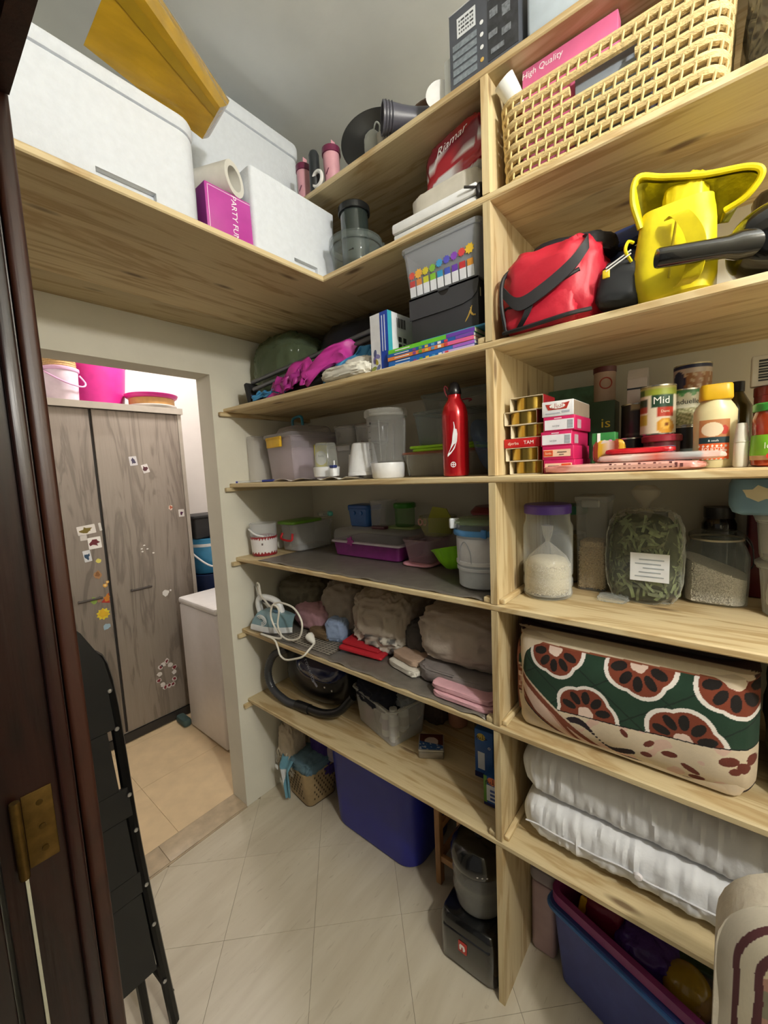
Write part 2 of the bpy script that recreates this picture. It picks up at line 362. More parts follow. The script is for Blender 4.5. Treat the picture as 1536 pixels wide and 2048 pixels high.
# ------------------------------------------------------------------ built-in pine shelving
def build_shelves():
    u = thing('shelving_unit', 'built-in knotty pine shelving unit with one upright divider along the right wall', 'shelves', (XS, YD, 0))
    wy, wx, wz = wood('y'), wood('x'), wood('z')
    inv = Matrix.Translation((-XS, -YD, 0))
    def shelf(z, y0, y1, nplank=3):
        z = z-.0007
        w = (XW-XS)/nplank
        for i in range(nplank):
            x0, x1 = XS+i*w, XS+(i+1)*w-.0006
            if i == nplank-1: x1 = XW
            mb = MB(); L = []
            e = .003 if i == 0 else .0002
            prof = [(x0, z-TH+e), (x0+e, z-TH), (x1, z-TH), (x1, z), (x0+e, z), (x0, z-e)]
            mb.loft([[(x, y, zz) for x, zz in prof] for y in (y0, y1)], m=inv)
            obj('shelf_plank', mb, wy, u)
    for z in (ZG, ZF, ZE, ZD, ZC): shelf(z, YEND, YB)
    shelf(ZB, YEND, YH); shelf(ZA, YEND, 1.185)
    # deep shelf over the doorway: planks run along X
    n = 4; w = (YB-YH)/n; ZH = 2.1131
    for i in range(n):
        y0, y1 = YH+i*w, YH+(i+1)*w-(.0008 if i < n-1 else 0); e = .003 if i == 0 else .0002
        prof = [(y0, ZH-TH+e), (y0+e, ZH-TH), (y1, ZH-TH), (y1, ZH), (y0+e, ZH), (y0, ZH-e)]
        obj('shelf_plank', MB().loft([[(x, y, zz) for y, zz in prof] for x in (.14, XW)], m=inv), wx, u)
    # divider boards between the shelves
    zs = [0, ZG, ZF, ZE, ZD, ZC, ZB, ZA]
    for i in range(7):
        z0 = zs[i]; z1 = zs[i+1]-TH
        obj('divider_board', MB().box(XS+.001, XW, YD, YD+.0175, z0, z1, m=inv), wz, u)
    # cleats on the back wall and on the near side of the divider
    for z in (ZG, ZF, ZE, ZD, ZC):
        obj('wall_cleat', MB().rbox(.486, .02, .0175, .003, m=inv @ T(.908+.243, YB-.010, z-TH-.0177)), wx, u)
    for z in (ZG, ZF, ZE):
        obj('divider_cleat', MB().rbox(.44, .014, .012, .002, m=inv @ T(XS+.012+.22, YD-.0075, z)), wx, u)
    for z in (ZG, ZF, ZE, ZC):
        obj('divider_cleat', MB().rbox(.02, .02, .014, .002, m=inv @ T(XS+.014, YD+.029, z)), wx, u)
    # shelf liner sheets
build_shelves()
# ================================================================== doorway, utility room
def cut(o, mb):
    c = bpy.data.objects.new('cutter', mesh_of('cutter', mb, None)); COL.objects.link(c); c.matrix_world = o.matrix_world
    bpy.context.view_layer.update()
    md = o.modifiers.new('b', 'BOOLEAN'); md.object = c; md.operation = 'DIFFERENCE'; md.solver = 'EXACT'
    dg = bpy.context.evaluated_depsgraph_get(); me = bpy.data.meshes.new_from_object(o.evaluated_get(dg))
    me.set_sharp_from_angle(angle=.5); o.modifiers.clear(); old = o.data; o.data = me; bpy.data.meshes.remove(old); bpy.data.objects.remove(c)
mahog = wood('z', '2b100a', '1a0806', '100403', .3, name='mahogany')
mahog2 = wood('z', '3c1e12', '2a130a', '180804', .4, name='mahogany_edge')
def build_door():
    fr = MB(); fr.box(.045, .140, .782, .815, 0, 2.08); fr.box(.045, .140, -.16, .815, 2.052, 2.08)
    f = struct('trim_2', fr, mahog)
    obj('casing', MB().rbox(.024, .085, 2.12, .006, .002, m=T(.1535, .818, 0)), mahog2, f)
    obj('casing', MB().box(.1415, .1655, -.16, .775, 2.04, 2.12), mahog2, f)
    obj('door_stop', MB().rbox(.018, .014, 2.05, .003, m=T(.1275, .774, 0)), mahog, f)
    obj('bright_gap_strip', MB().box(.0665, .0705, .7765, .7815, 0, .925), mat('cfcbb4', .5), f)  # off-white strip painted for the light showing through the door gap
    d = struct('door_1', MB().rbox(.42, .038, 2.04, .003, m=T(-.172, .797, .006)), mahog)
    obj('door_panel', MB().rbox(.24, .006, .8, .004, m=T(-.16, .776, .2)), mahog, d)
    br = mat('6a5124', .45, .8, var=.25, sc=60)
    h = thing('door_hinge', 'aged brass butt hinge screwed to the dark door jamb', 'hinge', (.066, .776, .93))
    kn = obj('knuckle', MB().lathe([(.0001, -.0), (.006, 0), (.0065, .003), (.0065, .116), (.006, .12), (.0001, .12)], 14, m=T(0, -.0062, 0)), br, h)
    lf = MB().rbox(.036, .0022, .115, .0008, m=T(.026, .0048, .002)); obj('leaf', lf, br, h)
    for z in (.022, .058, .097): obj('screw', MB().lathe([(.0045, 0), (.0045, .001), (.0001, .0014)], 10, m=T(.028, .0037, z, rx=PI/2)), mat('5c4722', .4, .9), h)
build_door()
def build_folding_rack():
    # folded black metal chairs leaning on the wall next to the jamb
    blk = mat('0b0b0b', .35, .2, var=.1); blk2 = mat('0d0d0e', .45); stl = mat('b9b9b9', .3, .9)
    for k, (dx, dy) in enumerate(((0, 0),)):
        lab = ['black metal folding chair leaning folded behind the door jamb', 'black metal folding chair leaning folded behind the door, tucked against the jamb'][k]
        t = thing('folding_chair', lab, 'chair', (.345+dx, 1.125+dy, 0))
        # folded flat: side rails run up and lean towards the wall (local -x)
        p = [(0, 0, .012), (-.035, .015, .55), (-.055, .02, 1.02), (-.095, .022, 1.11), (-.15, .03, 1.2+.12*k), (-.165, .035, 1.4)]
        obj('side_rail', MB().tube(crom(p, 5), .0125, 8), blk, t)
        q = [(-.055, .02, .012), (-.075, .03, .5), (-.085, .035, .98), (-.11, .04, 1.08)]
        obj('rear_leg', MB().tube(crom(q, 5), .0115, 8), blk, t)
        obj('seat', MB().rbox(.012, .30, .42, .005, m=T(-.085, .19, .60, ry=-.05)), blk2, t)
        obj('backrest', MB().rbox(.012, .30, .22, .005, m=T(-.13, .19, 1.04, ry=-.35)), blk2, t)
        for q, (z0, z1, xa) in enumerate(((.20, .44, -.030), (.44, .50, -.014), (.50, .66, -.030), (.66, .74, -.014), (.74, .90, -.032), (.90, 1.03, -.014))):
            P = lambda z: -.062*z
            obj('link_plate', MB().loft([[(P(z)+x0, y, z) for x0, y in ((-.128, .004), (xa+.016, .004), (xa+.016, .012), (-.128, .012))] for z in (z0, z1-.001)]), blk2, t)
        obj('hinge_cap', MB().loft([[(x, y, z) for x, z in ((-.050, 1.0), (-.062, 1.08), (-.10, 1.16), (-.17, 1.24), (-.17, 1.0))] for y in (.002, .03)]), blk2, t)
        for i, z in enumerate((.16, .34, .46, .62, .72, .90, 1.0)):
            obj('rivet', MB().lathe([(.0055, 0), (.0045, .002), (.0001, .003)], 10, m=T(-.007-.05*z, -.010+.012*z, z, rx=PI/2)), stl, t)
        obj('crossbar', MB().tube([(0, 0, .10), (-.02, .32, .10)], .008, 8), blk, t)
        obj('side_rail', MB().tube(crom([(x-.02, y+.34, z) for x, y, z in p], 5), .0125, 8), blk, t)
build_folding_rack()
def build_utility():
    gw = wood('z', '968c82', '70675f', '5d554e', .5, ks=.6, name='grey_oak'); gl = mat('b7b0a6', .5, sc=20); dk = mat('2e2b29', .6)
    Y = 2.59
    t = thing('wardrobe', 'grey woodgrain two-door wardrobe covered in stickers in the next room', 'wardrobe', (.66, Y, 0))
    i = Matrix.Translation((-.66, -Y, 0))
    cb = MB(); cb.box(.13, .15, Y+.02, Y+.4, 0, 1.90, m=i); cb.box(1.175, 1.197, Y-.002, Y+.4, 0, 1.90, m=i); cb.box(.13, 1.197, Y+.39, Y+.40, 0, 1.9, m=i)
    cb.box(.15, 1.175, Y+.02, Y+.39, .0, .07, m=i)
    obj('carcass', cb, gl, t)
    obj('top_panel', MB().box(.12, 1.205, Y-.015, Y+.42, 1.90, 1.935, m=i), gl, t)
    obj('base_rail', MB().box(.15, 1.175, Y+.004, Y+.016, .01, .06, m=i), dk, t)
    dl = obj('door', MB().rbox(.565, .018, 1.825, .002, m=i @ T(.4325, Y+.009, .072)), gw, t)
    dr = obj('door', MB().rbox(.445, .018, 1.825, .002, m=i @ T(.9515, Y+.009, .072)), gw, t)
    obj('gap_strip', MB().box(.716, .728, Y+.012, Y+.02, .07, 1.9, m=i), dk, t)
    for d, x, y in ((dr, .87, Y), (dl, .62, Y)):
        obj('handle', MB().tube([(x-.055, y-.022, .886), (x+.055, y-.022, .886)], .006, 8, m=i).box(x-.05, x-.043, y-.02, y, .882, .89, m=i).box(x+.043, x+.05, y-.02, y, .882, .89, m=i), mat('4a4542', .4, .3), d)
    # stickers: plain printed paper patches
    rnd = random.Random(4)
    def sticker(d, x, z, w, h, base, ink, rot=0, shape='rect', n='sticker'):
        if shape == 'rect': poly = rrect(w, h, .003, 2)
        elif shape == 'sun': poly = [((w/2)*(1 if k % 2 else .74)*math.cos(k*PI/10), (h/2)*(1 if k % 2 else .74)*math.sin(k*PI/10)) for k in range(20)]
        elif shape == 'tri': poly = [(-w/2, -h/2), (w/2, -h/2), (.1*w, h/2)]
        else: poly = [(w/2*(1+.25*rnd.uniform(-1, 1))*math.cos(k*PI/7), h/2*(1+.25*rnd.uniform(-1, 1))*math.sin(k*PI/7)) for k in range(14)]
        m = i @ T(x, Y-.0002, z) @ SIDE @ Matrix.Rotation(rot, 4, 'Z')
        s = obj(n, MB().prism(poly, .0006, m), mat(base, .45), d)
        if ink:
            pl = [(w*.3*(1+.5*rnd.uniform(-1, 1))*math.cos(k*PI/6), h*.3*(1+.5*rnd.uniform(-1, 1))*math.sin(k*PI/6)) for k in range(12)]
            obj('print', MB().prism(pl, .0004, m @ T(0, 0, .0006)), mat(ink, .45), s)
    sticker(dr, .905, 1.62, .040, .052, 'd5d3d8', '4b4660', .1); sticker(dr, .965, 1.575, .036, .05, 'e0dcdc', '5a2f3a', .25)
    sticker(dr, 1.085, 1.335, .026, .034, 'e8d2c4', 'b2644a', 0, 'blob'); sticker(dr, 1.145, 1.295, .034, .046, 'eceae8', '5c2f55', 0)
    sticker(dl, .645, 1.26, .082, .048, 'e4e0dc', '77682c', .1); sticker(dl, .708, 1.268, .012, .044, 'd8d5d0', None, .1)
    sticker(dl, .675, 1.185, .060, .062, 'efedea', '6a2530', .05); sticker(dl, .635, 1.12, .034, .062, 'd7d9de', '35506b', .1); sticker(dl, .628, 1.22, .03, .03, 'd0ccc8', None, 0)
    sticker(dl, .682, 1.085, .024, .024, 'd8cf6a', None, 0, 'blob'); sticker(dl, .67, 1.01, .034, .044, 'a9805a', '8a5f3a', 0, 'blob')
    sticker(dl, .700, .945, .02, .02, 'e3a53a', 'f0d79a', 0, 'blob'); sticker(dl, .712, .96, .016, .016, 'e3a53a', 'f0d79a', 0, 'blob')
    sticker(dl, .700, .875, .042, .055, 'b8342a', 'c9812f', -.3, 'tri'); sticker(dl, .64, .875, .03, .035, '8fae52', None, 0, 'blob'); sticker(dl, .665, .868, .018, .022, 'b08a6a', None, 0, 'blob')
    sticker(dl, .675, .79, .068, .068, 'e5cf3a', 'e0b62c', 0, 'sun'); sticker(dl, .685, .715, .042, .03, '9bb7c9', None, .5, 'blob')
    for k in range(5): sticker(dr, .91+.06*rnd.uniform(-.3, 1), 1.13-.05*k*rnd.uniform(.2, 1), .012, .008, 'e9e6e2', None, 0, 'blob')
    sticker(dr, 1.005, .82, .036, .042, 'e6e4e2', None, 0, 'blob'); sticker(dr, 1.035, .83, .012, .012, 'e6e4e2', None, 0, 'blob')
    for k in range(13):
        a = k*2*PI/13
        sticker(dr, .965+.052*math.cos(a)*rnd.uniform(.7, 1.1), .315+.085*math.sin(a)*rnd.uniform(.7, 1.1), .03, .026, 'd9d5d2', ('7a2330' if 4 > (k+4) % 13 or k % 2 else None), a, 'blob')
    # on the wardrobe
    zt = 1.9355
    p = thing('plastic_pail', 'pale pink lidded plastic pail on top of the wardrobe', 'bucket', (.635, Y+.085, zt))
    pk = mat('e9cfe6', .35); obj('pail_body', MB().lathe([(.066, 0), (.068, .004), (.076, .152), (.0001, .152)], 32), mat('ecdcec', .3), p)
    obj('lid', MB().lathe([(.080, 0), (.083, .004), (.083, .016), (.074, .02), (.0001, .02)], 32, m=T(z=.152)), mat('ecc2e6', .35), p)
    obj('handle', MB().tube(crom([(.078, -.02, .14), (.098, -.035, .10), (.07, -.07, .075), (0, -.092, .085), (-.06, -.07, .12), (-.08, -.02, .15)], 6), .0042, 8), mat('e7b4dd', .35), p)
    bk = MB()
    for k in range(5): bk.tube([(.066*math.cos(a), .066*math.sin(a), .006+.011*k) for a in [2*PI*j/36 for j in range(36)]], .0062, 6, closed=True)
    b = single('small_basket', bk, mat('c9a873', .7, var=.2, sc=180, bump=.5), 'small round straw basket stacked on the pink pail', 'basket', (.635, Y+.085, zt+.1725))
    t3 = MB(); L = [(.13, 0), (.134, .006)]
    for k in range(24): z = .012+k*.0098; L += [(.134+.026*z/.25, z), (.1362+.026*z/.25, z+.0045)]
    L += [(.163, .25), (.160, .25), (.130, .008), (.0001, .006)]
    t3.lathe(L, 48)
    tb = thing('flexible_tub', 'tall hot pink ribbed plastic tub on top of the wardrobe', 'tub', (.84, Y+.268, zt))
    obj('tub_body', t3, mat('cf2f8e', .4), tb)
    s = thing('sieve_stack', 'wooden sieves and a pink tray stacked on the wardrobe corner', 'sieve', (1.085, Y+.115, zt)); s.scale = (.92, .92, .95)
    obj('tin_pan', MB().pot(.135, .142, .02), mat('dcd8d4', .4), s)
    obj('sieve_hoop', MB().lathe([(.132, .02), (.134, .021), (.134, .062), (.128, .062), (.128, .02)], 40, c0=False, c1=False), mat('c99a5e', .5, sc=40), s)
    obj('tray', MB().lathe([(.0001, .062), (.14, .063), (.152, .072), (.158, .086), (.155, .088), (.145, .078), (.0001, .070)], 40), mat('e0389a', .3), s)
    # washer
    wm = thing('washing_machine', 'white top-loading washing machine past the doorway', 'washer', (1.225, 2.245, 0))
    wt = mat('e6e2e2', .3, var=.02)
    obj('cabinet', MB().rbox(.41, .42, .765, .012, m=T(z=.012)), wt, wm)
    obj('lid', MB().rbox(.415, .425, .035, .012, m=T(z=.778)), mat('efeeee', .25, var=.02), wm)
    for a in (-1, 1):
        for c in (-1, 1): obj('foot', MB().lathe([(.018, 0), (.018, .012), (.0001, .012)], 12, m=T(.16*a, .17*c, 0)), mat('2b2b2b', .6), wm)
    fo = single('mop_head', MB().rbox(.05, .12, .045, .018, m=T()), mat('3f5553', .6), 'dark green rubber broom end on the floor beside the washing machine', 'broom', (1.005, 2.515, .0037))
    # pails behind the washer
    bx, by = 1.352, 2.72
    ST = single('storage_stand', MB().rbox(.2, .2, .70, .01), mat('7d7468', .6), 'brown stand holding the stacked blue buckets behind the washer', 'stand', (bx, by, .0037))
    n = thing('navy_bucket', 'dark navy bucket at the bottom of the bucket stack', 'bucket', (bx, by, .704)); obj('bucket_body', MB().pot(.10, .118, .16, rim=.006), mat('1f3566', .35), n)
    q = thing('blue_bucket', 'bright blue bucket with white handle in the bucket stack', 'bucket', (bx, by, .866)); obj('bucket_body', MB().pot(.095, .124, .24, rim=.006), mat('4aa3d8', .35), q)
    obj('handle', MB().tube(crom([(-.124, .0, .20), (-.118, -.05, .14), (-.05, -.128, .06), (.05, -.13, .05), (.12, -.03, .16)], 6), .006, 8), mat('f0f0f0', .35), q)
    obj('band', MB().lathe([(.118, .185), (.1225, .186), (.1235, .205), (.118, .206)], 32, c0=False, c1=False), mat('eef2f4', .35), q)
    c = thing('black_crate', 'black plastic box resting on the blue bucket', 'crate', (bx, by, 1.108)); obj('crate_body', MB().rbox(.24, .2, .14, .015), mat('2a2b2e', .5), c)
    obj('crate_rim', MB().rbox(.26, .22, .02, .015, m=T(z=.135)), mat('26272a', .5), c)
build_utility()
# ================================================================== top shelf over the doorway and upper shelves
foam = mat('dbe1ea', .75, var=.03, sc=60, bump=.25, bsc=160)
def build_upper():
    # big foam box
    a = thing('foam_box', 'largest white foam box with lid, front left over the doorway', 'foam box', (.3535, 1.185, ZB), group='foam boxes over the doorway')
    b = obj('body', MB().rbox(.411, .40, .190, .045, .006, n=6), foam, a)
    bpy.context.view_layer.update(); cut(b, MB().box(-.02, .095, -.3, -.185, -.02, .020))
    obj('lid', MB().rbox(.417, .406, .034, .047, .01, m=T(z=.1902), n=6), foam, a)
    a = thing('foam_box', 'tall white foam box with lid at the back corner', 'foam box', (.865, 1.405, ZB), group='foam boxes over the doorway')
    obj('body', MB().rbox(.405, .40, .505, .03, .006, n=5), foam, a); obj('lid', MB().rbox(.415, .41, .05, .032, .012, m=T(z=.5052), n=5), foam, a)
    a = thing('foam_box', 'small open white foam box beside the magenta card box', 'foam box', (.853, 1.083, ZB), group='foam boxes over the doorway')
    b = obj('body', MB().tub(.30, .19, .208, .018, .012, 1.03, .0, rimh=.004), foam, a)
    bpy.context.view_layer.update(); cut(b, MB().box(-.02, .07, -.12, -.082, -.02, .022))
    # yellow taped parcel
    t = Vector((.548, .434, .715)); A, B, C, E_ = Vector((.331, .97, 2.340)), Vector((.59, 1.019, 2.340)), Vector((.598, .943, 2.375)), Vector((.352, .835, 2.402))
    org = A.copy(); n = 14
    def face(P, Q, R, S, u, v): return (P*(1-u)+Q*u)*(1-v)+(S*(1-u)+R*u)*v
    mb = MB(); H = t*.105
    def wob(p, k=.004):
        return p+Vector((1, 1, 1))*k*(noise.noise(p*28)-.1*noise.noise(p*60))
    L = []
    for k in range(9):
        q = k/8; bulge = .006*math.sin(PI*q); ring_ = []
        cs = [A+H*q, B+H*q, C+H*q, E_+H*q]; ce = sum(cs, Vector())/4
        for e in range(4):
            for j in range(10):
                p = cs[e].lerp(cs[(e+1) % 4], j/10); p = p+(p-ce).normalized()*bulge
                if e == 2 and 0 < k < 8: p = p+Vector((0, -1, -.3))*.006*noise.noise(p*45)
                ring_.append(tuple(wob(p, .003 if 0 < k < 8 else .0015)-org))
        L.append(ring_)
    mb.loft(L)
    y = thing('taped_parcel', 'mustard yellow parcel wrapped in shiny packing tape on the big foam box', 'parcel', tuple(org))
    obj('parcel_body', mb, mat('a9851a', .25, var=.18, sc=12, bump=.25, bsc=22, coat=.3, stretch=(1, 4, 1)), y)
    st = MB()
    for u0, u1 in ((.62, .9),):
        P = [face(A, B, C, E_, u, v)-org-t*.0012 for u, v in ((u0, .0), (u1, .0), (u1, 1), (u0, 1))]
    for v0 in (.70,):
        P = [face(A, B, C, E_, u, v)-org-t*.0016 for u, v in ((.0, v0), (1, v0), (1, v0+.18), (.0, v0+.18))]
        st.add(P, [(0, 1, 2, 3)])
    obj('tape_strip', st, mat('9a7c1a', .2, coat=.3), y)
    # party box + roll
    p = thing('card_game_box', 'magenta PARTY FUN card box standing between the foam boxes', 'box', (.6395, 1.0, ZB))
    obj('box_body', MB().rbox(.130, .045, .117, .002, m=T(0, .0225, 0)), mat('b9449f', .35), p)
    ed = MB()
    for x0, x1, z0, z1 in ((-.059, -.0575, .004, .112), (-.059, .064, .1105, .112)): ed.box(x0, x1, -.0005, .0004, z0, z1)
    obj('border_line', ed, mat('f0d6ec', .4), p)
    text('PARTY FUN', .0215, (.012, -.0006, .058), p, 'ffffff', SIDE, -PI/2, sx=1.0)
    obj('side_panel', MB().box(-.0655, -.0648, .001, .044, .002, .115), mat('8f2a86', .4), p)
    r = single('paper_roll', MB().lathe([(.028, 0), (.041, 0), (.041, .10), (.028, .10), (.028, 0)], 36, c0=False, c1=False, m=T(rx=-PI/2, rz=.42)), mat('d9d7cf', .7), 'short grey-white paper roll lying on the magenta card box', 'roll', (.660, 1.0, ZB+.117+.0415))
    # juicer bowl
    gy = clear('8f9c9a', .3, .06); dk = mat('1b1d1e', .25)
    j = thing('juicer_bowl', 'smoky clear juicer bowl with tall black feed tube', 'juicer', (1.0, .893, ZB))
    obj('bowl', MB().lathe([(.060, 0), (.071, .012), (.077, .05), (.077, .066), (.0745, .066), (.074, .05), (.068, .014), (.0001, .006)], 40), gy, j)
    obj('bowl_lid', MB().lathe([(.082, .066), (.083, .069), (.082, .088), (.06, .096), (.0445, .098), (.0445, .092), (.06, .09), (.079, .084), (.079, .066)], 40, c0=False, c1=False), gy, j)
    obj('feed_tube', MB().lathe([(.040, .01), (.0425, .012), (.0425, .172), (.040, .174), (.0001, .174)], 36), mat('2f3836', .15, .2, coat=.5), j)
    obj('pusher_cap', MB().lathe([(.047, .168), (.049, .17), (.049, .186), (.044, .191), (.0001, .191)], 36), dk, j)
    obj('clip', MB().box(.078, .090, -.01, .012, .06, .09, m=T(rz=-.7)), gy, j)
    obj('arrow_mark', MB().prism([(-.008, -.001), (.004, -.001), (.004, -.004), (.009, 0), (.004, .004), (.004, .001), (-.008, .001)], .0004, m=T(-.064, -.039, .034, rz=.55) @ FRONT @ T(rz=.3)), dk, j)
    # white slim appliance + wheel, black base
    wv = thing('white_slim_case', 'long white slim plastic case at the front beside the divider', 'case', (1.07, .582, ZB))
    obj('lower_shell', MB().rbox(.25, .245, .016, .004, m=T()), mat('eceff1', .35), wv); obj('upper_shell', MB().rbox(.258, .252, .026, .006, m=T(z=.0185)), mat('f2f4f6', .3), wv)
    obj('groove', MB().box(-.122, .12, -.12, .12, .0155, .019), mat('7d7f80', .6), wv)
    ck = single('cable_coil', MB().tube([(.016*math.cos(a), 0, .0225+.016*math.sin(a)) for a in [k*.5 for k in range(26)]], .006, 8).tube([(-.03, .03, .034), (-.02, .01, .03), (0, 0, .036)], .003, 6), mat('1f1a18', .5), 'small black cable coil beside the white slim case', 'cable', (.958, .4515, ZB))
    bb = thing('round_black_base', 'black round base plate with rubber feet leaning behind the white case', 'base', (1.262, .70, ZB))
    dm = T(0, 0, .105, ry=-PI/2+.35, rz=.55)
    obj('plate_body', MB().lathe([(.098, 0), (.104, .004), (.104, .018), (.09, .026), (.0001, .026)], 40, m=dm), mat('2a2a2b', .45), bb)
    for k in range(5): obj('rubber_foot', MB().lathe([(.009, 0), (.009, .007), (.005, .009), (.0001, .007)], 14, m=dm @ T(.078*math.cos(k*1.256+.4), .078*math.sin(k*1.256+.4), .024)), mat('0d0d0d', .6), bb)
    single('pink_folder', MB().rbox(.004, .12, .07, .001), mat('d9a3b4', .5), 'thin pink card upright at the white case end', 'folder', (1.06, .722, ZB), rz=-1.3)
    single('cloth_bundle', MB().blob(.13, .20, .062, 3, .09, 3.2, .35, .45, st=(1, .5, 2.2)), mat('cfcabd', .85, bump=.2), 'off-white folded cloth bundle on the white slim case', 'cloth', (1.035, .565, ZB+.0447))
    # red snack bag
    def rc(co):
        z = co.z+.22*abs(co.y)-.012*math.sin(co.y*40)
        if z < .030: return lin('efeff2')
        if z < .066: return lin('b3202f')
        if z < .080: return lin('efeff2')
        if z < .12: return lin('7a1a2d')
        return lin('a81f2c')
    rb = thing('snack_bag', 'red and white striped plastic snack bag on the cloth bundle', 'bag', (1.03, .545, ZB+.1085), rz=-.2)
    obj('bag_body', MB().blob(.07, .185, .128, 9, .07, 2.4, .55, .35, 64, 40, m=T()), vcol(.25, coat=.4), rb, col=rc)
    text('Riamar', .036, (-.037, -.006, .094), rb, 'f4eef0', FRONT @ Matrix.Rotation(-.25, 4, 'X'), .12, sx=.95, shear=.25)
    # ---- top shelf (A)
    pk, mr = mat('d9a0ac', .4), mat('6b2144', .35)
    for k, (x, y, h, rr) in enumerate(((.968, 1.075, .115, .0225), (.978, .955, .112, .0265))):
        t = thing('pink_bottle', ['pink bottle with maroon collar next to the tall foam box', 'pink bottle with maroon collar left of the big black pan'][k], 'bottle', (x, y, ZA), group='pink bottles on the top shelf')
        obj('bottle_body', MB().lathe([(rr*.8, 0), (rr*.86, .004), (rr, h*.85), (.0001, h*.85)], 24), pk, t)
        obj('collar', MB().lathe([(rr*1.02, h*.84), (rr*1.1, h*.85), (rr*1.1, h), (rr*.9, h+.004), (.0001, h+.004)], 24), mr, t)
        obj('strap_tab', MB().rbox(.016, .003, .028, .001, m=T(rr*.3, -.002, h+.002)), pk, t)
        obj('logo_mark', MB().prism([(0, 0), (.012, .014), (.009, .016), (-.002, .004)], .0006, m=T(-rr*.93, 0, h*.28) @ FRONT), mr, t)
    t = thing('black_tube', 'black rubber-gripped tube between the pink bottles', 'tube', (.952, 1.006, ZA))
    obj('tube_body', MB().lathe([(.015, 0), (.0165, .003), (.0165, .108), (.012, .118), (.0001, .120)], 24), mat('25292d', .45), t)
    single('white_ring', MB().tube([(0, .021*math.cos(a), .0265+.021*math.sin(a)) for a in [2*PI*k/28 for k in range(28)]], .0055, 8, closed=True), mat('eeeeec', .4), 'white plastic ring standing in front of the black tube', 'ring', (.9415, .985, ZA))
    w = thing('black_wok', 'large black pan leaning on edge on the top shelf', 'pan', (1.06, .835, ZA))
    wm_ = T(0, 0, .098, ry=-PI/2+.2, rz=.55)
    obj('pan_body', MB().lathe([(.05, 0), (.075, .006), (.104, .03), (.108, .031), (.108, .027), (.08, -.002), (.05, -.007), (.0001, -.007)], 48, m=wm_), mat('0a0a0b', .25, var=.3), w)
    obj('pan_boss', MB().lathe([(.02, 0), (.016, .006), (.0001, .007)], 20, m=wm_), mat('1c1c1d', .3, .4), w)
    single('oven_mitt', MB().blob(.035, .045, .068, 5, .1, 3, .7, .8).tube(crom([(0, -.004, .062), (-.004, -.018, .082), (-.002, -.03, .070), (0, -.024, .045)], 5), .0022, 6), mat('a9ada9', .8, bump=.3), 'grey mitt with a cord loop in front of the black pan', 'mitt', (.968, .782, ZA))
    single('small_canister', MB().lathe([(.024, 0), (.025, .003), (.025, .05), (.0001, .05)], 24), mat('b6b3ab', .4, .3), 'grey metal canister under the hair dryer barrel', 'canister', (.985, .752, ZA))
    h = thing('hair_dryer', 'dark grey hair dryer lying on the top shelf', 'hair dryer', (.995, .64, ZA+.0385))
    hm = Matrix.Rotation(-.75+PI, 4, 'Z') @ Matrix.Rotation(PI/2, 4, 'Y')
    prof = [(.0001, -.10), (.03, -.098), (.034, -.07), (.029, -.02), (.027, .01), (.0275, .03), (.029, .05), (.035, .095), (.036, .10), (.031, .10), (.026, .06), (.0001, .05)]
    obj('barrel', MB().lathe(prof, 36, m=hm), mat('4b4b57', .4), h)
    for z in (.075, .083, .091): obj('rib', MB().lathe([(.0335+(z-.075)*.1, z), (.0352+(z-.075)*.1, z+.001), (.0335+(z-.075)*.1, z+.003)], 36, c0=False, c1=False, m=hm), mat('3d3d47', .4), h)
    obj('handle', MB().rbox(.03, .04, .10, .012, m=T(.07, -.06, -.010, ry=.6, rz=-.4, rx=0)), mat('43434d', .4), h)
    for k in range(3): obj('stud', MB().lathe([(.003, 0), (.002, .0015), (.0001, .002)], 10, m=hm @ T(.0285, 0, .012+.012*k, ry=PI/2) @ T()), mat('e6e6ea', .2, .8), h)
    t = thing('brown_dish', 'dark brown oval dish leaning behind the hair dryer', 'dish', (1.15, .63, ZA))
    obj('dish_body', MB().lathe([(.06, 0), (.085, .012), (.092, .03), (.095, .03), (.09, .01), (.06, -.005), (.0001, -.005)], 40, m=T(0, 0, .092, ry=-PI/2+.25, rz=.75, s=(1, 1.35, 1))), mat('4a342a', .25, var=.25), t)
    for k in range(2):
        single('white_plate', MB().lathe([(.02, 0), (.031, .004), (.033, .006), (.03, .007), (.0001, .003)], 32, m=T(0, 0, .0338, ry=-PI/2, rz=.5)), mat('eeefef', .3), ['white plate standing on edge right behind the hair dryer handle', 'second white plate on edge beside the grey printed carton'][k], 'plate', (.965+.016*k, .561-.013*k, ZA), group='white plates on edge')
    single('white_packet', MB().rbox(.10, .018, .085, .002), mat('e9eff2', .5), 'white paper packet against the grey printed carton', 'packet', (1.0, .528, ZA))
    # grey printed carton
    g = thing('printed_carton', 'dark grey printed appliance carton on the top shelf above the divider', 'carton', (1.02, .428, ZA))
    obj('carton_body', MB().box(-.082, .082, -.076, .086, 0, .155), mat('4b4f58', .45, var=.1), g)
    obj('carton_top', MB().box(-.083, .083, -.077, .087, .155, .1565), mat('c9ccd0', .5), g)
    pl = plate(-.076, -.008, .006, .152, -.0821); obj('photo_panel', pl, mat('2f3136', .35, var=.5, sc=70), g)
    obj('label', plate(.020, .066, .098, .138, -.0824), mat('d8dde2', .5), g)
    lb = MB()
    for k in range(4):
        for q in range(7): lb.box(-.0836, -.083, .058-q*.0055-.004*((k*q) % 2), .061-q*.0055, .104+k*.008, .1075+k*.008)
    obj('label_print', lb, mat('55585d', .5), g)
    tb = MB()
    for k in range(5): tb.box(-.0829, -.0822, .018, .078, .008+k*.017, .0205+k*.017)
    obj('text_block', tb, mat('7d8790', .5, var=.25, sc=160), g)
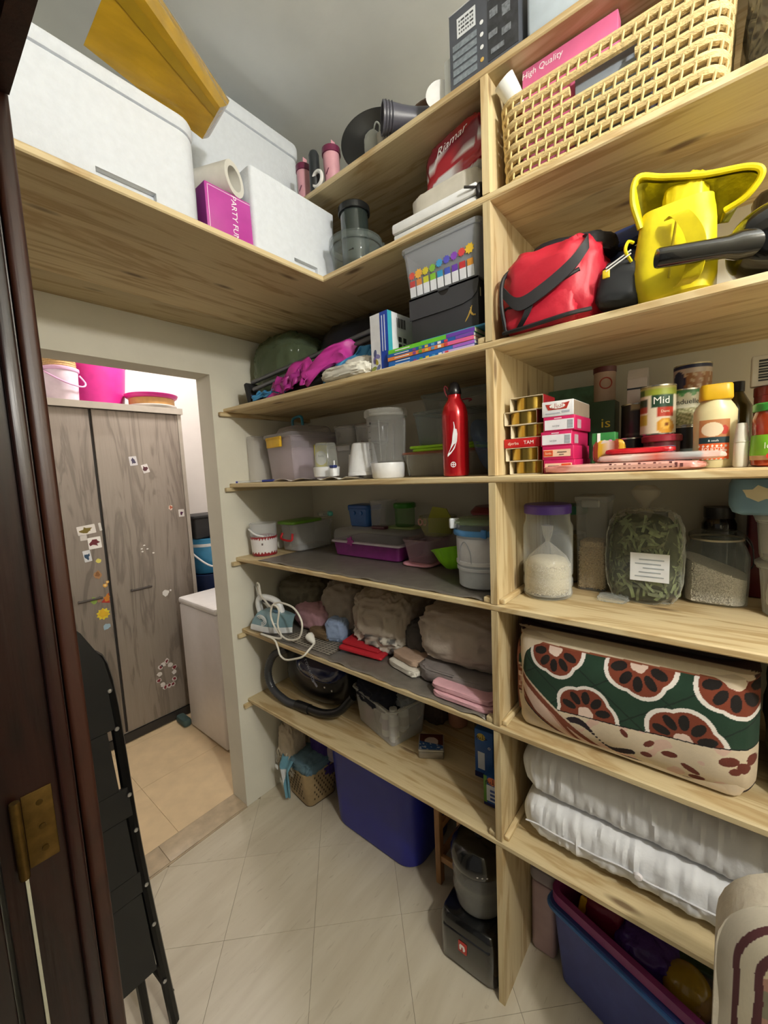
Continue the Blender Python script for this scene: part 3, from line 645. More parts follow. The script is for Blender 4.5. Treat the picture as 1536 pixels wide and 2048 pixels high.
    for k, z in enumerate((.02, .045, .07, .094)): obj('icon', MB().lathe([(.0045, 0), (.0001, .0008)], 12, m=T(-.0828, .006, z, ry=-PI/2)), mat('e9ecee' if k else 'c9a65a', .5), g)
    sc_ = MB()
    for k, (yy, zz, a, b_) in enumerate(((-.02, .13, .02, .014), (-.045, .12, .018, .02), (-.022, .095, .018, .016), (-.05, .085, .018, .022), (-.02, .055, .02, .012), (-.05, .045, .02, .014), (-.03, .022, .03, .010))):
        sc_.box(-.0832, -.0826, yy-a/2, yy+a/2, zz-b_/2, zz+b_/2)
    obj('photo_tile', sc_, mat('70757c', .4, var=.5, sc=120), g)
    t = thing('pale_box', 'pale blue-grey plastic storage box at the top right above the straw basket', 'box', (1.03, .275, ZA+.012))
    obj('box_body', MB().rbox(.16, .13, .135, .008), mat('b9c6d2', .3), t)
    single('wood_offcut', MB().rbox(.13, .11, .0115, .003), mat('8c745a', .6), 'flat brown wooden offcut under the pale blue-grey box', 'board', (1.02, .270, ZA))
build_upper()
# ================================================================== basket shelf (B right), C shelf
def build_basket():
    straw = mat('e0c78f', .7, var=.22, sc=90, bump=.6, bsc=260, stretch=(1, 1, 3))
    x0, x1, y0, y1 = .945, 1.165, .002, .408; cx, cy = (x0+x1)/2, (y0+y1)/2
    t = thing('straw_basket', 'large rectangular woven straw basket with a handle slot beside the divider', 'basket', (cx, cy, ZB))
    sx, sy = x1-x0, y1-y0; rows = 8; H = .185; dz = H/rows
    def loop(k, n=10):
        z = .008+dz*k; s = 1-.04*(1-k/rows)
        return [(x, y, z) for x, y in rrect(sx*s-.012, sy*s-.012, .035, n)]
    def coil(pts, closed):
        P = [Vector(p) for p in pts]; out = []
        N = len(P)
        for i in range(N if closed else N-1):
            a, b = P[i], P[(i+1) % N]; L = (b-a).length; k = max(1, int(L/.009))
            for j in range(k): out.append(a.lerp(b, j/k))
        if not closed: out.append(P[-1])
        rad = [.0082*(1+.10*math.sin(i*2.6)) for i in range(len(out))]
        if closed: return MB().tube(out, .0082, 7, closed=True)
        return MB().tube(out, rad, 7)
    for k in range(rows):
        pts = loop(k)
        if k in (5,):      # handle slot in the front side: break the coil
            P = []; n = len(pts)
            full = [Vector(p) for p in pts]; out = []
            for i in range(n):
                a, b = full[i], full[(i+1) % n]; m = max(1, int((b-a).length/.004))
                for j in range(m): out.append(a.lerp(b, j/m))
            ok = [not (p.x < -sx/2+.02 and -.062 < p.y < .05) for p in out]
            s = next(i for i in range(len(out)) if not ok[i] and ok[(i+1) % len(out)])
            seq = [out[(s+1+i) % len(out)] for i in range(len(out)) if ok[(s+1+i) % len(out)]]
            obj('straw_coil', MB().tube(seq[::2], .0082, 7), straw, t)
        else: obj('straw_coil', coil(pts, True), straw, t)
    tie = MB()
    for k in range(rows-1):
        a, b = loop(k, 3), loop(k+1, 3)
        def along(pts, d):
            P = [Vector(p) for p in pts]; n = len(P); 
            for i in range(n):
                L = (P[(i+1) % n]-P[i]).length
                if d <= L: return P[i].lerp(P[(i+1) % n], d/L)
                d -= L
            return P[-1]
        per = sum((Vector(a[(i+1) % len(a)])-Vector(a[i])).length for i in range(len(a)))
        m = int(per/.0185)
        for i in range(m):
            p = along(a, per*i/m); q = along(b, min(per*(i+.35)/m, per-.0001))
            if k in (4, 5) and p.x < -sx/2+.03 and -.05 < p.y < .048: continue
            o = Vector((p.x/ (sx/2), p.y/(sy/2), 0)); o = o.normalized()*.005
            tie.tube([p-Vector((0, 0, .002))+o, (p+q)/2+o*1.2, q+Vector((0, 0, .002))+o], .0026, 5)
    o = obj('straw_ties', tie, mat('d6bb80', .75, var=.2, sc=120), t); o['kind'] = 'stuff'
    obj('basket_floor', MB().rbox(sx-.03, sy-.03, .006, .03, m=T(z=.002)), straw, t)
    b = thing('pink_box', 'pink High Quality box standing inside the straw basket', 'box', (.993, .268, ZB+.0085))
    obj('box_body', MB().rbox(.03, .185, .230, .002), mat('dd6f9c', .4), b)
    text('High Quality', .0175, (-.0153, .05, .2165), b, 'ffffff', FRONT, 0, sx=.95, shear=.15)
    single('purple_pouch', MB().blob(.09, .08, .2, 4, .08, 2.5), mat('332a3d', .45), 'dark purple pouch sticking out of the straw basket', 'pouch', (1.075, .155, ZB+.0085))
    single('grey_packet', MB().rbox(.008, .13, .145, .002), mat('8e98a4', .4), 'grey packet seen through the basket handle slot', 'packet', (.972, .185, ZB+.0085))
    dr = Vector((-.556, .356, .751)).normalized(); bl = Vector((.960, .389, 2.331))-dr*.282
    c = thing('red_bottle', 'red and orange bottle topped with a white cup leaning out of the basket corner', 'bottle', tuple(bl)); c.rotation_euler = dr.to_track_quat('Z', 'Y').to_euler()
    obj('bottle_body', MB().lathe([(.0155, 0), (.017, .003), (.017, .19), (.010, .215), (.010, .23), (.0001, .23)], 20), mat('a3261c', .25, coat=.3), c)
    obj('cup', MB().lathe([(.014, .225), (.016, .226), (.0205, .262), (.0225, .292), (.0205, .292), (.018, .262), (.013, .23), (.0001, .23)], 28), mat('e9eceb', .3), c)
    obj('orange_tag', MB().rbox(.012, .004, .05, .001, m=T(-.017, .0, .17)), mat('d8512a', .4), c)
    single('black_bag', MB().blob(.26, .16, .20, 11, .16, 2.2, .7, .7), mat('3a3d42', .22, coat=.4), 'glossy black plastic bag to the right of the straw basket', 'bag', (1.09, -.095, ZB))
build_basket()
def build_c():
    blk = mat('141416', .7, bump=.2); gry = mat('6d6f73', .35, .5)
    # --- left bay
    c = thing('folded_camp_chair', 'folded camping chair with grey poles and magenta and blue fabric', 'camping chair', (1.05, 1.1, ZC))
    i = Matrix.Translation((-1.05, -1.1, -ZC))
    P = lambda *p: MB().tube(p, .0085, 10, m=i)
    for a, b in (((1.00, 1.50, 1.884), (1.085, .838, 1.972)), ((.985, 1.47, 1.850), (1.06, .838, 1.938)), ((1.03, 1.44, 1.812), (1.10, .83, 1.835)), ((.975, 1.46, 1.815), (1.0, 1.2, 1.83))):
        obj('pole', P(a, b), gry, c)
    obj('end_cap', MB().rbox(.06, .02, .085, .006, m=i @ T(1.0, 1.492, 1.798, rx=-.25)), blk, c)
    obj('seat_fabric', MB().blob(.15, .50, .045, 7, .10, 3, .5, .5, st=(1, .4, 1), m=i @ T(1.06, 1.13, ZC)), blk, c)
    def drape(pts, wd, col, seed, nm='fabric_fold'):
        L = crom(pts, 8); mb = MB(); n = len(L)
        def fn(u, v):
            k = min(int(u*(n-1)), n-2); q = L[k].lerp(L[k+1], u*(n-1)-k)
            s = (v-.5)*wd*(1+.5*noise.noise(Vector((u*4, seed, 8))))
            w_ = Vector((noise.noise(Vector((u*6, v*3, seed))), noise.noise(Vector((u*6+9, v*3, seed))), noise.noise(Vector((u*6, v*3+5, seed)))))*.022
            q = q+Vector((.35*s, -.15*s, s))+w_; q.z = max(q.z, ZC+.003); return tuple(q)
        mb.grid(fn, 40, 14, m=i)
        o = obj(nm, mb, col, c); md = o.modifiers.new('thick', 'SOLIDIFY'); md.thickness = .003
        return o
    mg = mat('c23a9c', .45, bump=.15); bl = mat('3f8fc4', .5, bump=.15)
    drape([(.975, 1.35, 1.818), (.965, 1.25, 1.832), (.985, 1.16, 1.872), (.965, 1.10, 1.85), (.995, 1.0, 1.895), (1.03, .955, 1.885)], .082, mg, 2.0)
    drape([(.96, 1.30, 1.84), (.955, 1.22, 1.822), (.96, 1.16, 1.845), (.945, 1.10, 1.826)], .05, mat('a32b86', .45), 5.0)
    drape([(.962, 1.43, 1.806), (.958, 1.36, 1.815), (.965, 1.28, 1.812), (.98, 1.22, 1.82)], .024, bl, 7.0)
    drape([(.985, 1.05, 1.815), (.99, .97, 1.842), (1.02, .88, 1.872), (1.05, .80, 1.888)], .05, bl, 9.0)
    drape([(.975, 1.465, 1.803), (.985, 1.42, 1.806)], .02, mat('2c3f86', .5), 3.0)
    g = thing('plastic_bag', 'crumpled translucent green plastic bag in the back corner', 'bag', (1.175, 1.45, ZC))
    obj('bag_film', MB().blob(.26, .30, .292, 3, .12, 2.8, .7, .7, 80, 44), clear('7f8f70', .75, .15, 'c9d6be'), g)
    obj('bag_contents', MB().blob(.22, .26, .25, 8, .12, 3, .7, .7, m=T(z=.004)), mat('4b4f3d', .7), g)
    obj('orange_item', MB().blob(.05, .16, .05, 12, .12, 3, m=T(-.085, -.05, .03)), mat('a0643c', .5), g)
    single('dark_bag', MB().blob(.24, .34, .285, 15, .12, 2.2, .7, .7), mat('1e222b', .3, coat=.3), 'dark crumpled plastic bag behind the camping chair poles', 'bag', (1.25, 1.10, ZC))
    single('orange_wrapper', MB().blob(.05, .07, .05, 2, .3, 2.5), mat('c05a26', .3, coat=.3), 'shiny orange wrapper on the camping chair', 'wrapper', (1.075, 1.27, ZC+.0705))
    single('white_cloth', MB().blob(.11, .19, .045, 21, .16, 3.4, .6, .6, 64, 28).blob(.09, .14, .075, 25, .14, 3, .6, .6, m=T(.045, -.01, 0)), mat('e4e1d6', .8, bump=.25), 'crumpled white cloth in front of the card box', 'cloth', (.985, .925, ZC))
    # card box
    b = thing('kitchen_box', 'white and blue printed carton standing left of the books', 'carton', (1.045, .777, ZC), rz=-.06)
    obj('carton_body', MB().box(-.085, .085, -.034, .036, 0, .165), mat('e6e8ee', .45), b)
    obj('blue_panel', plate(-.034, -.004, 0, .165, -.0852), mat('2348b4', .4), b)
    obj('teal_edge', MB().box(-.0856, -.068, -.0348, -.0342, 0, .165), mat('3aa0b4', .4), b)
    text('ABCDEFGH', .008, (-.0864, -.012, .12), b, 'ffffff', FRONT, -PI/2) if False else None
    for k, (yy, zz, h_) in enumerate(((.022, .035, '7a6fb0'), (.016, .03, 'b6a93a'), (.010, .045, '8a86c0'), (.026, .012, '8f9a4a'), (.008, .012, '6f78a8'), (.02, .055, '58608c'))):
        obj('print_leaf', MB().prism([(.006*math.cos(q*PI/5), .011*math.sin(q*PI/5)) for q in range(10)], .0005, m=T(-.0853, yy, zz) @ FRONT @ T(rz=.6*k)), mat(h_, .5), b)
    br = MB()
    for k in range(9): br.box(-.045+k*.0045, -.045+k*.0045+(.0028 if k % 3 else .0014), -.0350, -.0345, .125, .152)
    obj('barcode', br, mat('2b2b30', .5), b)
    for k in range(4): obj('pictogram', MB().box(-.04+(k % 2)*.022, -.026+(k % 2)*.022, -.0350, -.0345, .065+(k//2)*.02, .079+(k//2)*.02), mat('3a3a40', .5), b)
    ln = MB()
    for k in range(2): ln.box(-.0862, -.0856, -.014-.010*k, -.010-.010*k, .055, .155)
    obj('brand_line', ln, mat('c9d4f2', .5), b)
    # books
    cols = [('1f6fc0', 'c9b4e8'), ('2f6fc4', 'a86ad0'), ('e88a4a', 'e86aa0'), ('2a62b0', '7a4ab0'), ('6fcc3a', '6a3fa8')]
    z = ZC
    desc = ['blue spine workbook at the bottom of the stack', 'second workbook up with blue and violet spine', 'orange and pink spine workbook in the middle of the stack', 'fourth workbook up with dark blue spine', 'lime green spine workbook on top of the stack']
    rnd = random.Random(3)
    for k, (a, q) in enumerate(cols):
        h = (.008, .009, .010, .009, .011)[k]
        t = thing('workbook', desc[k], 'book', (.945+.003*rnd.random(), .605+.004*rnd.random(), z), group='workbooks under the shoe box', rz=.01*rnd.uniform(-1, 1))
        obj('pages', MB().box(.002, .198, -.134, .134, .001, h-.001), mat('d8d2c4', .8, sc=200), t)
        obj('cover', MB().box(0, .2, -.135, .135, 0, .0008).box(0, .2, -.135, .135, h-.0011, h-.0003).box(0, .001, -.135, .135, .0008, h-.0011), mat(a, .35), t)
        obj('spine_band', MB().box(-.0006, 0, -.135, -.135+(.09, .06, .075, .05, .08)[k], .0006, h-.0009), mat(q, .35), t)
        if k in (0, 2, 3):
            for m_ in range(6): obj('spine_patch', MB().box(-.001, -.0006, -.062+.022*m_*.9, -.052+.022*m_*.9, .001, h-.002), mat(['d8434f', 'f2f2f2', '5a9fd0', 'e8c84a', '63b04a', '8f4a9a'][m_], .4), t)
        obj('spine_title', MB().box(-.001, -.0006, .06, .11, h*.35, h*.6), mat('f4f4f4', .4), t)
        z += h+.0002
    bt = z
    single('notebook', MB().rbox(.20, .19, .006, .002), mat('3f8fc0', .35), 'thin blue notebook under the shoe box', 'book', (1.06, .545, bt))
    z = bt+.0062
    s = thing('shoe_box', 'black shoe box with a gold jumping figure logo', 'shoe box', (.962, .568, z))
    bk = mat('34353a', .55, var=.05)
    obj('box_body', MB().rbox(.30, .200, .108, .002, m=T(.15, 0, 0)), bk, s)
    lidp = [(.103, .058), (.103, .113), (-.103, .113), (-.103, .098), (-.098, .078), (-.085, .066), (-.06, .060), (-.02, .058)]
    lid = MB().loft([[(x, y, zz) for y, zz in lidp] for x in (-.003, -.0008)])
    lo = obj('lid_flap', lid, mat('3a3b40', .5, var=.05), s)
    bpy.context.view_layer.update(); cut(lo, MB().lathe([(.017, -.02), (.017, .02)], 20, m=T(0, -.005, .113, ry=PI/2)))
    obj('lid_top', MB().box(-.003, .301, -.1025, .1025, .1085, .1135), mat('3a3b40', .5), s)
    obj('thumb_hole_shade', MB().prism([(.016*math.cos(PI+q*PI/10), .016*math.sin(PI+q*PI/10)) for q in range(11)], .0005, m=T(-.0003, -.005, .112) @ FRONT), mat('15120f', .8), s)  # dark half disc painted as the shade inside the thumb hole
    obj('side_slot', MB().rbox(.005, .0008, .02, .0003, m=T(.012, -.1006, .07)), mat('d9cfae', .5), s)
    fig = [(-.0155, -.018), (-.012, -.016), (-.004, -.006), (0, .001), (.003, -.004), (.010, -.0085), (.012, -.0065), (.0135, -.009), (.0155, -.0075), (.0145, -.004), (.010, -.0045), (.0045, .0025), (.0035, .006), (.004, .0105), (.0055, .0165), (.0062, .0185), (.0045, .0185), (.0035, .0165), (.0018, .0105), (0, .0095), (-.0025, .006), (-.004, .002), (-.0065, -.003), (-.0135, -.0135)]
    obj('logo', MB().prism([(x*.95, y*.95) for x, y in fig], .0008, m=T(-.0002, -.078, .032) @ FRONT), mat('d8b45a', .35, .6), s)
    obj('logo', MB().lathe([(.0022, 0), (.0001, .0009)], 12, m=T(-.0006, -.0800, .0445, ry=-PI/2)), mat('d8b45a', .35, .6), s)
    z += .1137
    c = thing('clear_bin', 'clear plastic bin printed with rainbow suns on top of the shoe box', 'storage bin', (.952, .572, z))
    cl = clear('dfe5f0', .55, .15)
    obj('bin_body', MB().tub(.27, .205, .122, .002, .014, 1.09, .004, m=T(.148, 0, 0)), cl, c)
    obj('bin_lid', MB().rbox(.305, .236, .010, .014, m=T(.150, 0, .1205)), clear('e6ecf4', .65, .15), c)
    sun = ['d8554a', 'e8b04a', 'd8c83a', '8ac04a', '4a9fd8', '5a5ac8', '8a4ac0', 'd8484a', 'e8c23a']; bar = ['c84a4a', 'd88a4a', 'c8cc3a', '8ac83a', '3a9fd0', '4a60c8', '6a40b0', 'c83a40', 'e09a3a']
    for k in range(9):
        y = .086-.0215*k; m = T(.004-.0105*.0, y, 0)
        dx = lambda zz: .0115-.0107*zz/.122*1.0
        obj('print_bar', plate(-.009, .009, .004, .030, 0, .0005) if False else MB().loft([[(dx(zz)-.0006, y-.009, zz), (dx(zz)-.0006, y+.009, zz), (dx(zz), y+.009, zz), (dx(zz), y-.009, zz)] for zz in (.005, .030)]), mat('e6e9f2', .4), c)
        obj('print_tip', MB().loft([[(dx(zz)-.0006, y-.008, zz), (dx(zz)-.0006, y+.008, zz), (dx(zz), y+.008, zz), (dx(zz), y-.008, zz)] for zz in (.030, .045)]), mat(bar[k], .4), c)
        r_ = .0085+.002*(k in (1, 8)); zz = .058+.0012*k*(k > 3)
        obj('print_sun', MB().prism([(r_*(1.28 if q % 2 else .92)*math.cos(q*PI/9), r_*(1.28 if q % 2 else .92)*math.sin(q*PI/9)) for q in range(18)], .0005, m=T(dx(zz)-.0002, y, zz) @ FRONT), mat(sun[k], .4), c)
    # --- right bay: bags
    red = mat('c01f35', .5, bump=.2); trim = mat('17171a', .6)
    t = thing('red_bag', 'red cooler bag with black trim and straps slumped beside the divider', 'bag', (1.045, .305, ZC))
    obj('bag_body', MB().blob(.21, .21, .185, 4, .10, 2.2, .55, .6, 64, 36), red, t)
    obj('front_pocket', MB().blob(.06, .15, .075, 6, .08, 2.6, .5, .5, m=T(-.085, .012, 0)), red, t)
    tr = [crom([(-.105, .085, .012), (-.112, .092, .07), (-.10, .092, .13), (-.055, .075, .17)], 6), crom([(-.045, .035, .19), (-.075, 0, .165), (-.09, -.02, .13), (-.098, -.035, .095)], 6),
          crom([(-.105, .085, .06), (-.118, .04, .062), (-.118, -.02, .078), (-.10, -.07, .10)], 6), crom([(-.11, .09, .008), (-.122, .03, .006), (-.118, -.05, .012), (-.09, -.09, .02)], 6)]
    for q in tr: obj('piping', MB().tube(q, .0045, 7), trim, t)
    obj('flap', MB().blob(.14, .17, .05, 14, .1, 2.4, .5, .6, m=T(.015, -.03, .15, rx=.12)), mat('1d1d22', .6), t)
    obj('strap', MB().strap(crom([(-.105, .095, .105), (-.125, .05, .058), (-.128, 0, .068), (-.12, -.06, .105), (-.095, -.085, .15), (-.06, -.06, .165)], 6), .03, .003, (.15, .1, 1)), mat('26262a', .7), t)
    obj('strap', MB().strap(crom([(-.115, .05, .012), (-.128, .03, .03), (-.122, .02, .06)], 5), .014, .003, (0, 1, 0)), mat('202024', .7), t)
    n = thing('navy_bag', 'navy blue bag with black edging behind the red bag', 'bag', (1.135, .185, ZC))
    obj('bag_body', MB().blob(.17, .14, .17, 19, .12, 2.4, .6, .6), mat('26355f', .5, bump=.2), n)
    obj('pocket', MB().lathe([(.05, 0), (.053, .004), (.05, .012), (.03, .018), (.0001, .018)], 32, m=T(-.050, -.002, .185, ry=-.8, rz=-.2, s=(.75, 1.35, 1))), mat('31467c', .4), n)
    obj('edging', MB().tube([(.052*.75*math.cos(a), .052*1.35*math.sin(a), 0) for a in [2*PI*k/32 for k in range(32)]], .006, 7, m=T(-.050, -.002, .187, ry=-.8, rz=-.2), closed=True), trim, n)
    k_ = thing('black_pouch', 'black webbing pouch with a yellow buckle between the red and yellow bags', 'pouch', (.985, .172, ZC+.012))
    obj('pouch_body', MB().blob(.07, .085, .085, 31, .10, 2.6, .5, .5, m=T(rx=.25)), mat('23262a', .6), k_)
    obj('buckle', MB().rbox(.005, .013, .016, .002, m=T(-.05, .012, .05)), mat('e0c22c', .4), k_)
    for d in (0, .006): obj('cord', MB().tube([(-.052, .012, .062+d), (-.05, -.03, .082+d)], .0014, 6), mat('e6e6e6', .5), k_)
    yl = mat('e6d31c', .42, var=.08, bump=.25, bsc=40)
    y = thing('yellow_bag', 'bright yellow cooler bag gaping open with a silver lining', 'bag', (1.01, .078, ZC))
    def soft(p, k=.004): 
        p = Vector(p); return tuple(p+Vector((noise.noise(p*38), noise.noise(p*38+Vector((5, 0, 0))), 0))*k)
    lp = lambda z, a, b_, dx=0, dy=0, r=.028: [soft((x+dx, yy+dy, z)) for x, yy in rrect(a, b_, r, 8)]
    obj('bag_body', MB().loft([lp(0, .125, .10), lp(.006, .138, .112), lp(.03, .146, .124), lp(.06, .148, .126), lp(.09, .144, .124), lp(.12, .140, .122, .002), lp(.145, .136, .116, .004, .0), lp(.165, .130, .110, .006, .0)], True, False), yl, y)
    obj('bag_side', MB().blob(.085, .07, .105, 8, .10, 2.6, .5, .6, m=T(.02, -.012, .125)), yl, y)
    FR = crom([(-.055, .052, .140), (-.066, .064, .19), (-.060, .057, .230), (-.04, .02, .224), (-.025, -.04, .208), (-.015, -.10, .198), (-.01, -.118, .182), (.0, -.10, .158), (.01, -.07, .150)], 6)
    BK = crom([(.03, .056, .140), (.05, .058, .15), (.065, .05, .16), (.07, .02, .16), (.07, -.03, .16), (.065, -.06, .155), (.06, -.075, .15), (.05, -.07, .15), (.04, -.065, .145)], 6)
    nF = len(FR)-1
    def hood(u, v, off=0.):
        k = min(int(u*nF), nF-1); t_ = u*nF-k
        p = FR[k].lerp(FR[k+1], t_).lerp(BK[k].lerp(BK[k+1], t_), v)
        bl = math.sin(PI*v)*.6+.4*(1-v)*v*4
        return tuple(p+Vector((.022-off*1.2, 0, .020-off))*bl+Vector((-off, 0, -off))*.6)
    o = obj('lid_flap', MB().grid(lambda u, v: hood(u, v), 60, 16), yl, y); md = o.modifiers.new('s', 'SOLIDIFY'); md.thickness = .003
    obj('lining', MB().grid(lambda u, v: hood(.03+.94*u, .08+.9*v, .010), 50, 14), mat('aaa63e', .3, .6, var=.3, sc=40, bump=.5, bsc=50), y)
    obj('rim_roll', MB().tube(FR, .0055, 8), yl, y)
    obj('front_seam', MB().tube(crom([(-.076, -.006, .13), (-.079, .0, .08), (-.077, .004, .03)], 5), .0022, 6), mat('c9b418', .5), y)
    obj('carry_strap', MB().strap(crom([(-.078, .0, .13), (-.092, -.012, .125), (-.10, -.03, .09), (-.102, -.036, .055), (-.092, -.03, .02), (-.075, -.015, .012)], 7), .028, .0025, (.25, 1, .1)), yl, y)
    obj('side_loop', MB().tube(crom([(-.06, .066, .085), (-.078, .073, .10), (-.07, .07, .118), (-.055, .064, .12)], 5), .003, 6), yl, y)
    v = thing('hand_vacuum', 'glossy black handheld vacuum with tube pushed through the yellow strap', 'vacuum', (1.0, -.07, ZC))
    gb = mat('101113', .15, coat=.6)
    obj('nozzle_tube', MB().lathe([(.0001, 0), (.0145, 0), (.016, .003), (.0165, .10), (.0215, .115), (.0225, .17), (.0001, .17)], 28, m=T(-.118, .166, .050, rx=PI/2) @ T(ry=.42, rx=.0)), gb, v)
    obj('motor_body', MB().blob(.16, .17, .12, 2, .02, 2, .8, .8, m=T(-.005, -.01, 0), ridge=False), gb, v)
    obj('collar', MB().lathe([(.024, 0), (.028, .006), (.028, .03), (.024, .036)], 28, m=T(-.045, .058, .052, rx=PI/2) @ T(ry=.42)), mat('1a1b1e', .2, coat=.5), v)
    obj('dust_window', MB().rbox(.06, .08, .14, .02, m=T(.04, .0, .06, ry=.5)), mat('2a2522', .12, coat=.6), v)
    obj('hose_rod', MB().tube([(-.03, .03, .09), (.05, -.03, .22)], .007, 8), mat('9c9a90', .4), v)
    for k in range(2): obj('vent_ring', MB().tube([(.012*math.cos(a), 0, .012*math.sin(a)) for a in [2*PI*q/20 for q in range(20)]], .0025, 6, closed=True, m=T(-.06, -.055, .062+.03*k, rz=-.8)), mat('8a8a90', .3, .5), v)
build_c()
# ================================================================== D shelf
def can(name, label, cat_, loc, r, h, paint, group=None, n=56, rows=30, rim='c9c7bd', rough=.35):
    t = thing(name, label, cat_, loc, group=group)
    L = [(r, .003+(h-.006)*k/rows) for k in range(rows+1)]
    def c(co):
        a = math.atan2(-co.y, -co.x); return lin(paint(a, co.z/h))
    obj('can_label', MB().lathe(L, n, c0=False, c1=False), vcol(rough, coat=.2), t, col=c)
    mr = mat(rim, .25, .9)
    obj('can_end', MB().lathe([(r*.9, 0), (r*1.015, .0005), (r*1.02, .003), (r*1.0, .0035), (r*.95, .0035), (.0001, .003)], n), mr, t)
    obj('can_end', MB().lathe([(r*1.0, h-.0035), (r*1.02, h-.003), (r*1.015, h), (r*.96, h), (r*.95, h-.002), (.0001, h-.002)], n), mr, t)
    return t
def lidded(name, label, loc, sx, sy, h, body, lidc, lidh=.012, top=1.06, r=.018, rz=0, cat_='container', lid_over=.006, group=None, clip=None):
    t = thing(name, label, cat_, loc, rz, group)
    obj('container_body', MB().tub(sx, sy, h, .0018, r, top, .003), body, t)
    obj('lid', MB().rbox(sx*top+lid_over, sy*top+lid_over, lidh, r, m=T(z=h-.003)), lidc, t)
    if clip: obj('clip', MB().rbox(.006, sy*.35, .02, .002, m=T(-sx*top/2-.006, 0, h-.014)), clip, t)
    return t
CL = clear('eef0f2', .36, .14); CLD = clear('e2e4e4', .55, .2); CLP = clear('e4d9e2', .6, .25); CLG = clear('c9ccc4', .24, .08)
def build_d_left():
    wht = mat('f0f2f5', .3)
    # pen, papers
    p = thing('ballpoint_pen', 'blue ballpoint pen lying at the left end of the shelf', 'pen', (.955, 1.50, ZD+.005), rz=2.55)
    obj('pen_body', MB().tube([(-.06, 0, 0), (.05, 0, 0)], .0036, 8), clear('d8dde6', .5, .2), p); obj('pen_cap', MB().tube([(-.095, 0, 0), (-.045, 0, 0)], .005, 8), mat('1d2a7a', .35), p); obj('pen_end', MB().tube([(.05, 0, 0), (.058, 0, 0)], .004, 8), mat('3a3f9a', .35), p)
    for k, (x, y, sx, sy, rz, h) in enumerate(((.99, 1.25, .075, .17, .12, 'e6dcd8'), (1.0, 1.02, .08, .16, -.08, 'e9e6e2'))):
        o = MB().grid(lambda u, v: ((u-.5)*sx, (v-.5)*sy, .001+.010*abs(math.sin(v*5+1+k))*(1-u)), 8, 24)
        q = single('leaflet', o, mat(h, .6), ['curled printed leaflet under the small blender cup', 'curled white leaflet under the white blender motor'][k], 'paper', (x, y, ZD), rz, group='leaflets on the shelf')
        q.modifiers.new('s', 'SOLIDIFY').thickness = .0006
    # clear craft box with yellow clip
    t = thing('craft_box', 'clear lilac storage box with a yellow clip and blue handle at the back corner', 'storage box', (1.185, 1.43, ZD), rz=-.12)
    obj('box_body', MB().tub(.22, .20, .185, .002, .014, 1.12, .004), CLP, t)
    obj('box_lid', MB().rbox(.262, .238, .018, .016, m=T(z=.182)), clear('e6e2e6', .5, .2), t)
    obj('lid_dome', MB().rbox(.20, .17, .032, .014, m=T(.01, 0, .2), tx=.85, ty=.85), clear('dcd2d6', .5, .2), t)
    obj('clip', MB().rbox(.012, .115, .042, .004, m=T(-.133, .015, .142)).rbox(.008, .125, .014, .003, m=T(-.135, .015, .172)), mat('ecbd24', .35), t)
    obj('handle', MB().tube(crom([(-.02, .04, .23), (-.02, .035, .268), (-.02, -.03, .272), (-.02, -.04, .232)], 6), .006, 8), mat('2f7f9a', .35), t)
    obj('contents', MB().blob(.18, .16, .13, 5, .1, 2.4, .5, .5, m=T(z=.006)), mat('cdb9c6', .7), t)
    obj('label_card', MB().box(-.02, .045, -.1145, -.1135, .035, .145), mat('e6d83a', .5), t)
    obj('label_disc', MB().lathe([(.030, 0), (.0001, .0006)], 30, m=T(.012, -.1146, .09, rx=PI/2)), mat('f0f0ea', .5), t)
    text('bella', .016, (.012, -.1156, .098), t, '2d5a2a', SIDE)
    # tall panel at the wall
    single('clear_sheet_box', MB().rbox(.12, .05, .20, .004), clear('d6d2d4', .3, .15), 'clear empty plastic case standing against the back wall', 'case', (1.085, 1.592, ZD))
    # small blender cup
    c = thing('blender_cup', 'small clear blender cup with white base at the shelf front', 'blender cup', (1.03, 1.118, ZD+.012))
    obj('cup', MB().lathe([(.040, .034), (.043, .036), (.038, .115), (.034, .122), (.0001, .123), (.0001, .121), (.033, .12), (.036, .113), (.041, .036)], 36, c0=False, c1=False), CLG, c)
    obj('cup_base', MB().lathe([(.043, 0), (.046, .002), (.049, .034), (.046, .036), (.0001, .036)], 36), wht, c)
    # motor base
    m = thing('blender_motor', 'white tapered blender motor base in front of the food containers', 'blender base', (1.07, .970, ZD+.012))
    obj('motor_housing', MB().lathe([(.052, 0), (.054, .004), (.052, .03), (.038, .108), (.032, .112), (.0001, .113)], 36), wht, m)
    obj('coupling', MB().lathe([(.006, .112), (.006, .12), (.0001, .12)], 12), mat('6a5a50', .4), m)
    obj('base_ring', MB().lathe([(.056, .0), (.056, .010), (.053, .012)], 36, c0=False, c1=False), wht, m)
    x = thing('plug_adapter', 'white plug with a dark blue band among the blender parts', 'plug', (.985, 1.035, ZD+.012))
    obj('plug_body', MB().rbox(.02, .022, .03, .005), wht, x); obj('band', MB().rbox(.021, .023, .010, .005, m=T(z=.03)), mat('27356f', .4), x); obj('plug_pin', MB().tube([(0, -.005, .04), (0, -.005, .055)], .003, 8), wht, x)
    # big blender jar
    b = thing('blender_jar', 'tall clear blender jug with white base and lid', 'blender', (1.06, .852, ZD))
    obj('jug', MB().lathe([(.056, .05), (.058, .052), (.066, .195), (.068, .205), (.0655, .205), (.0635, .195), (.055, .054), (.0001, .053)], 44, c0=False), clear('b9b9b6', .34, .1), b)
    obj('jug_base', MB().lathe([(.050, 0), (.053, .003), (.057, .045), (.055, .05), (.0001, .05)], 44), wht, b)
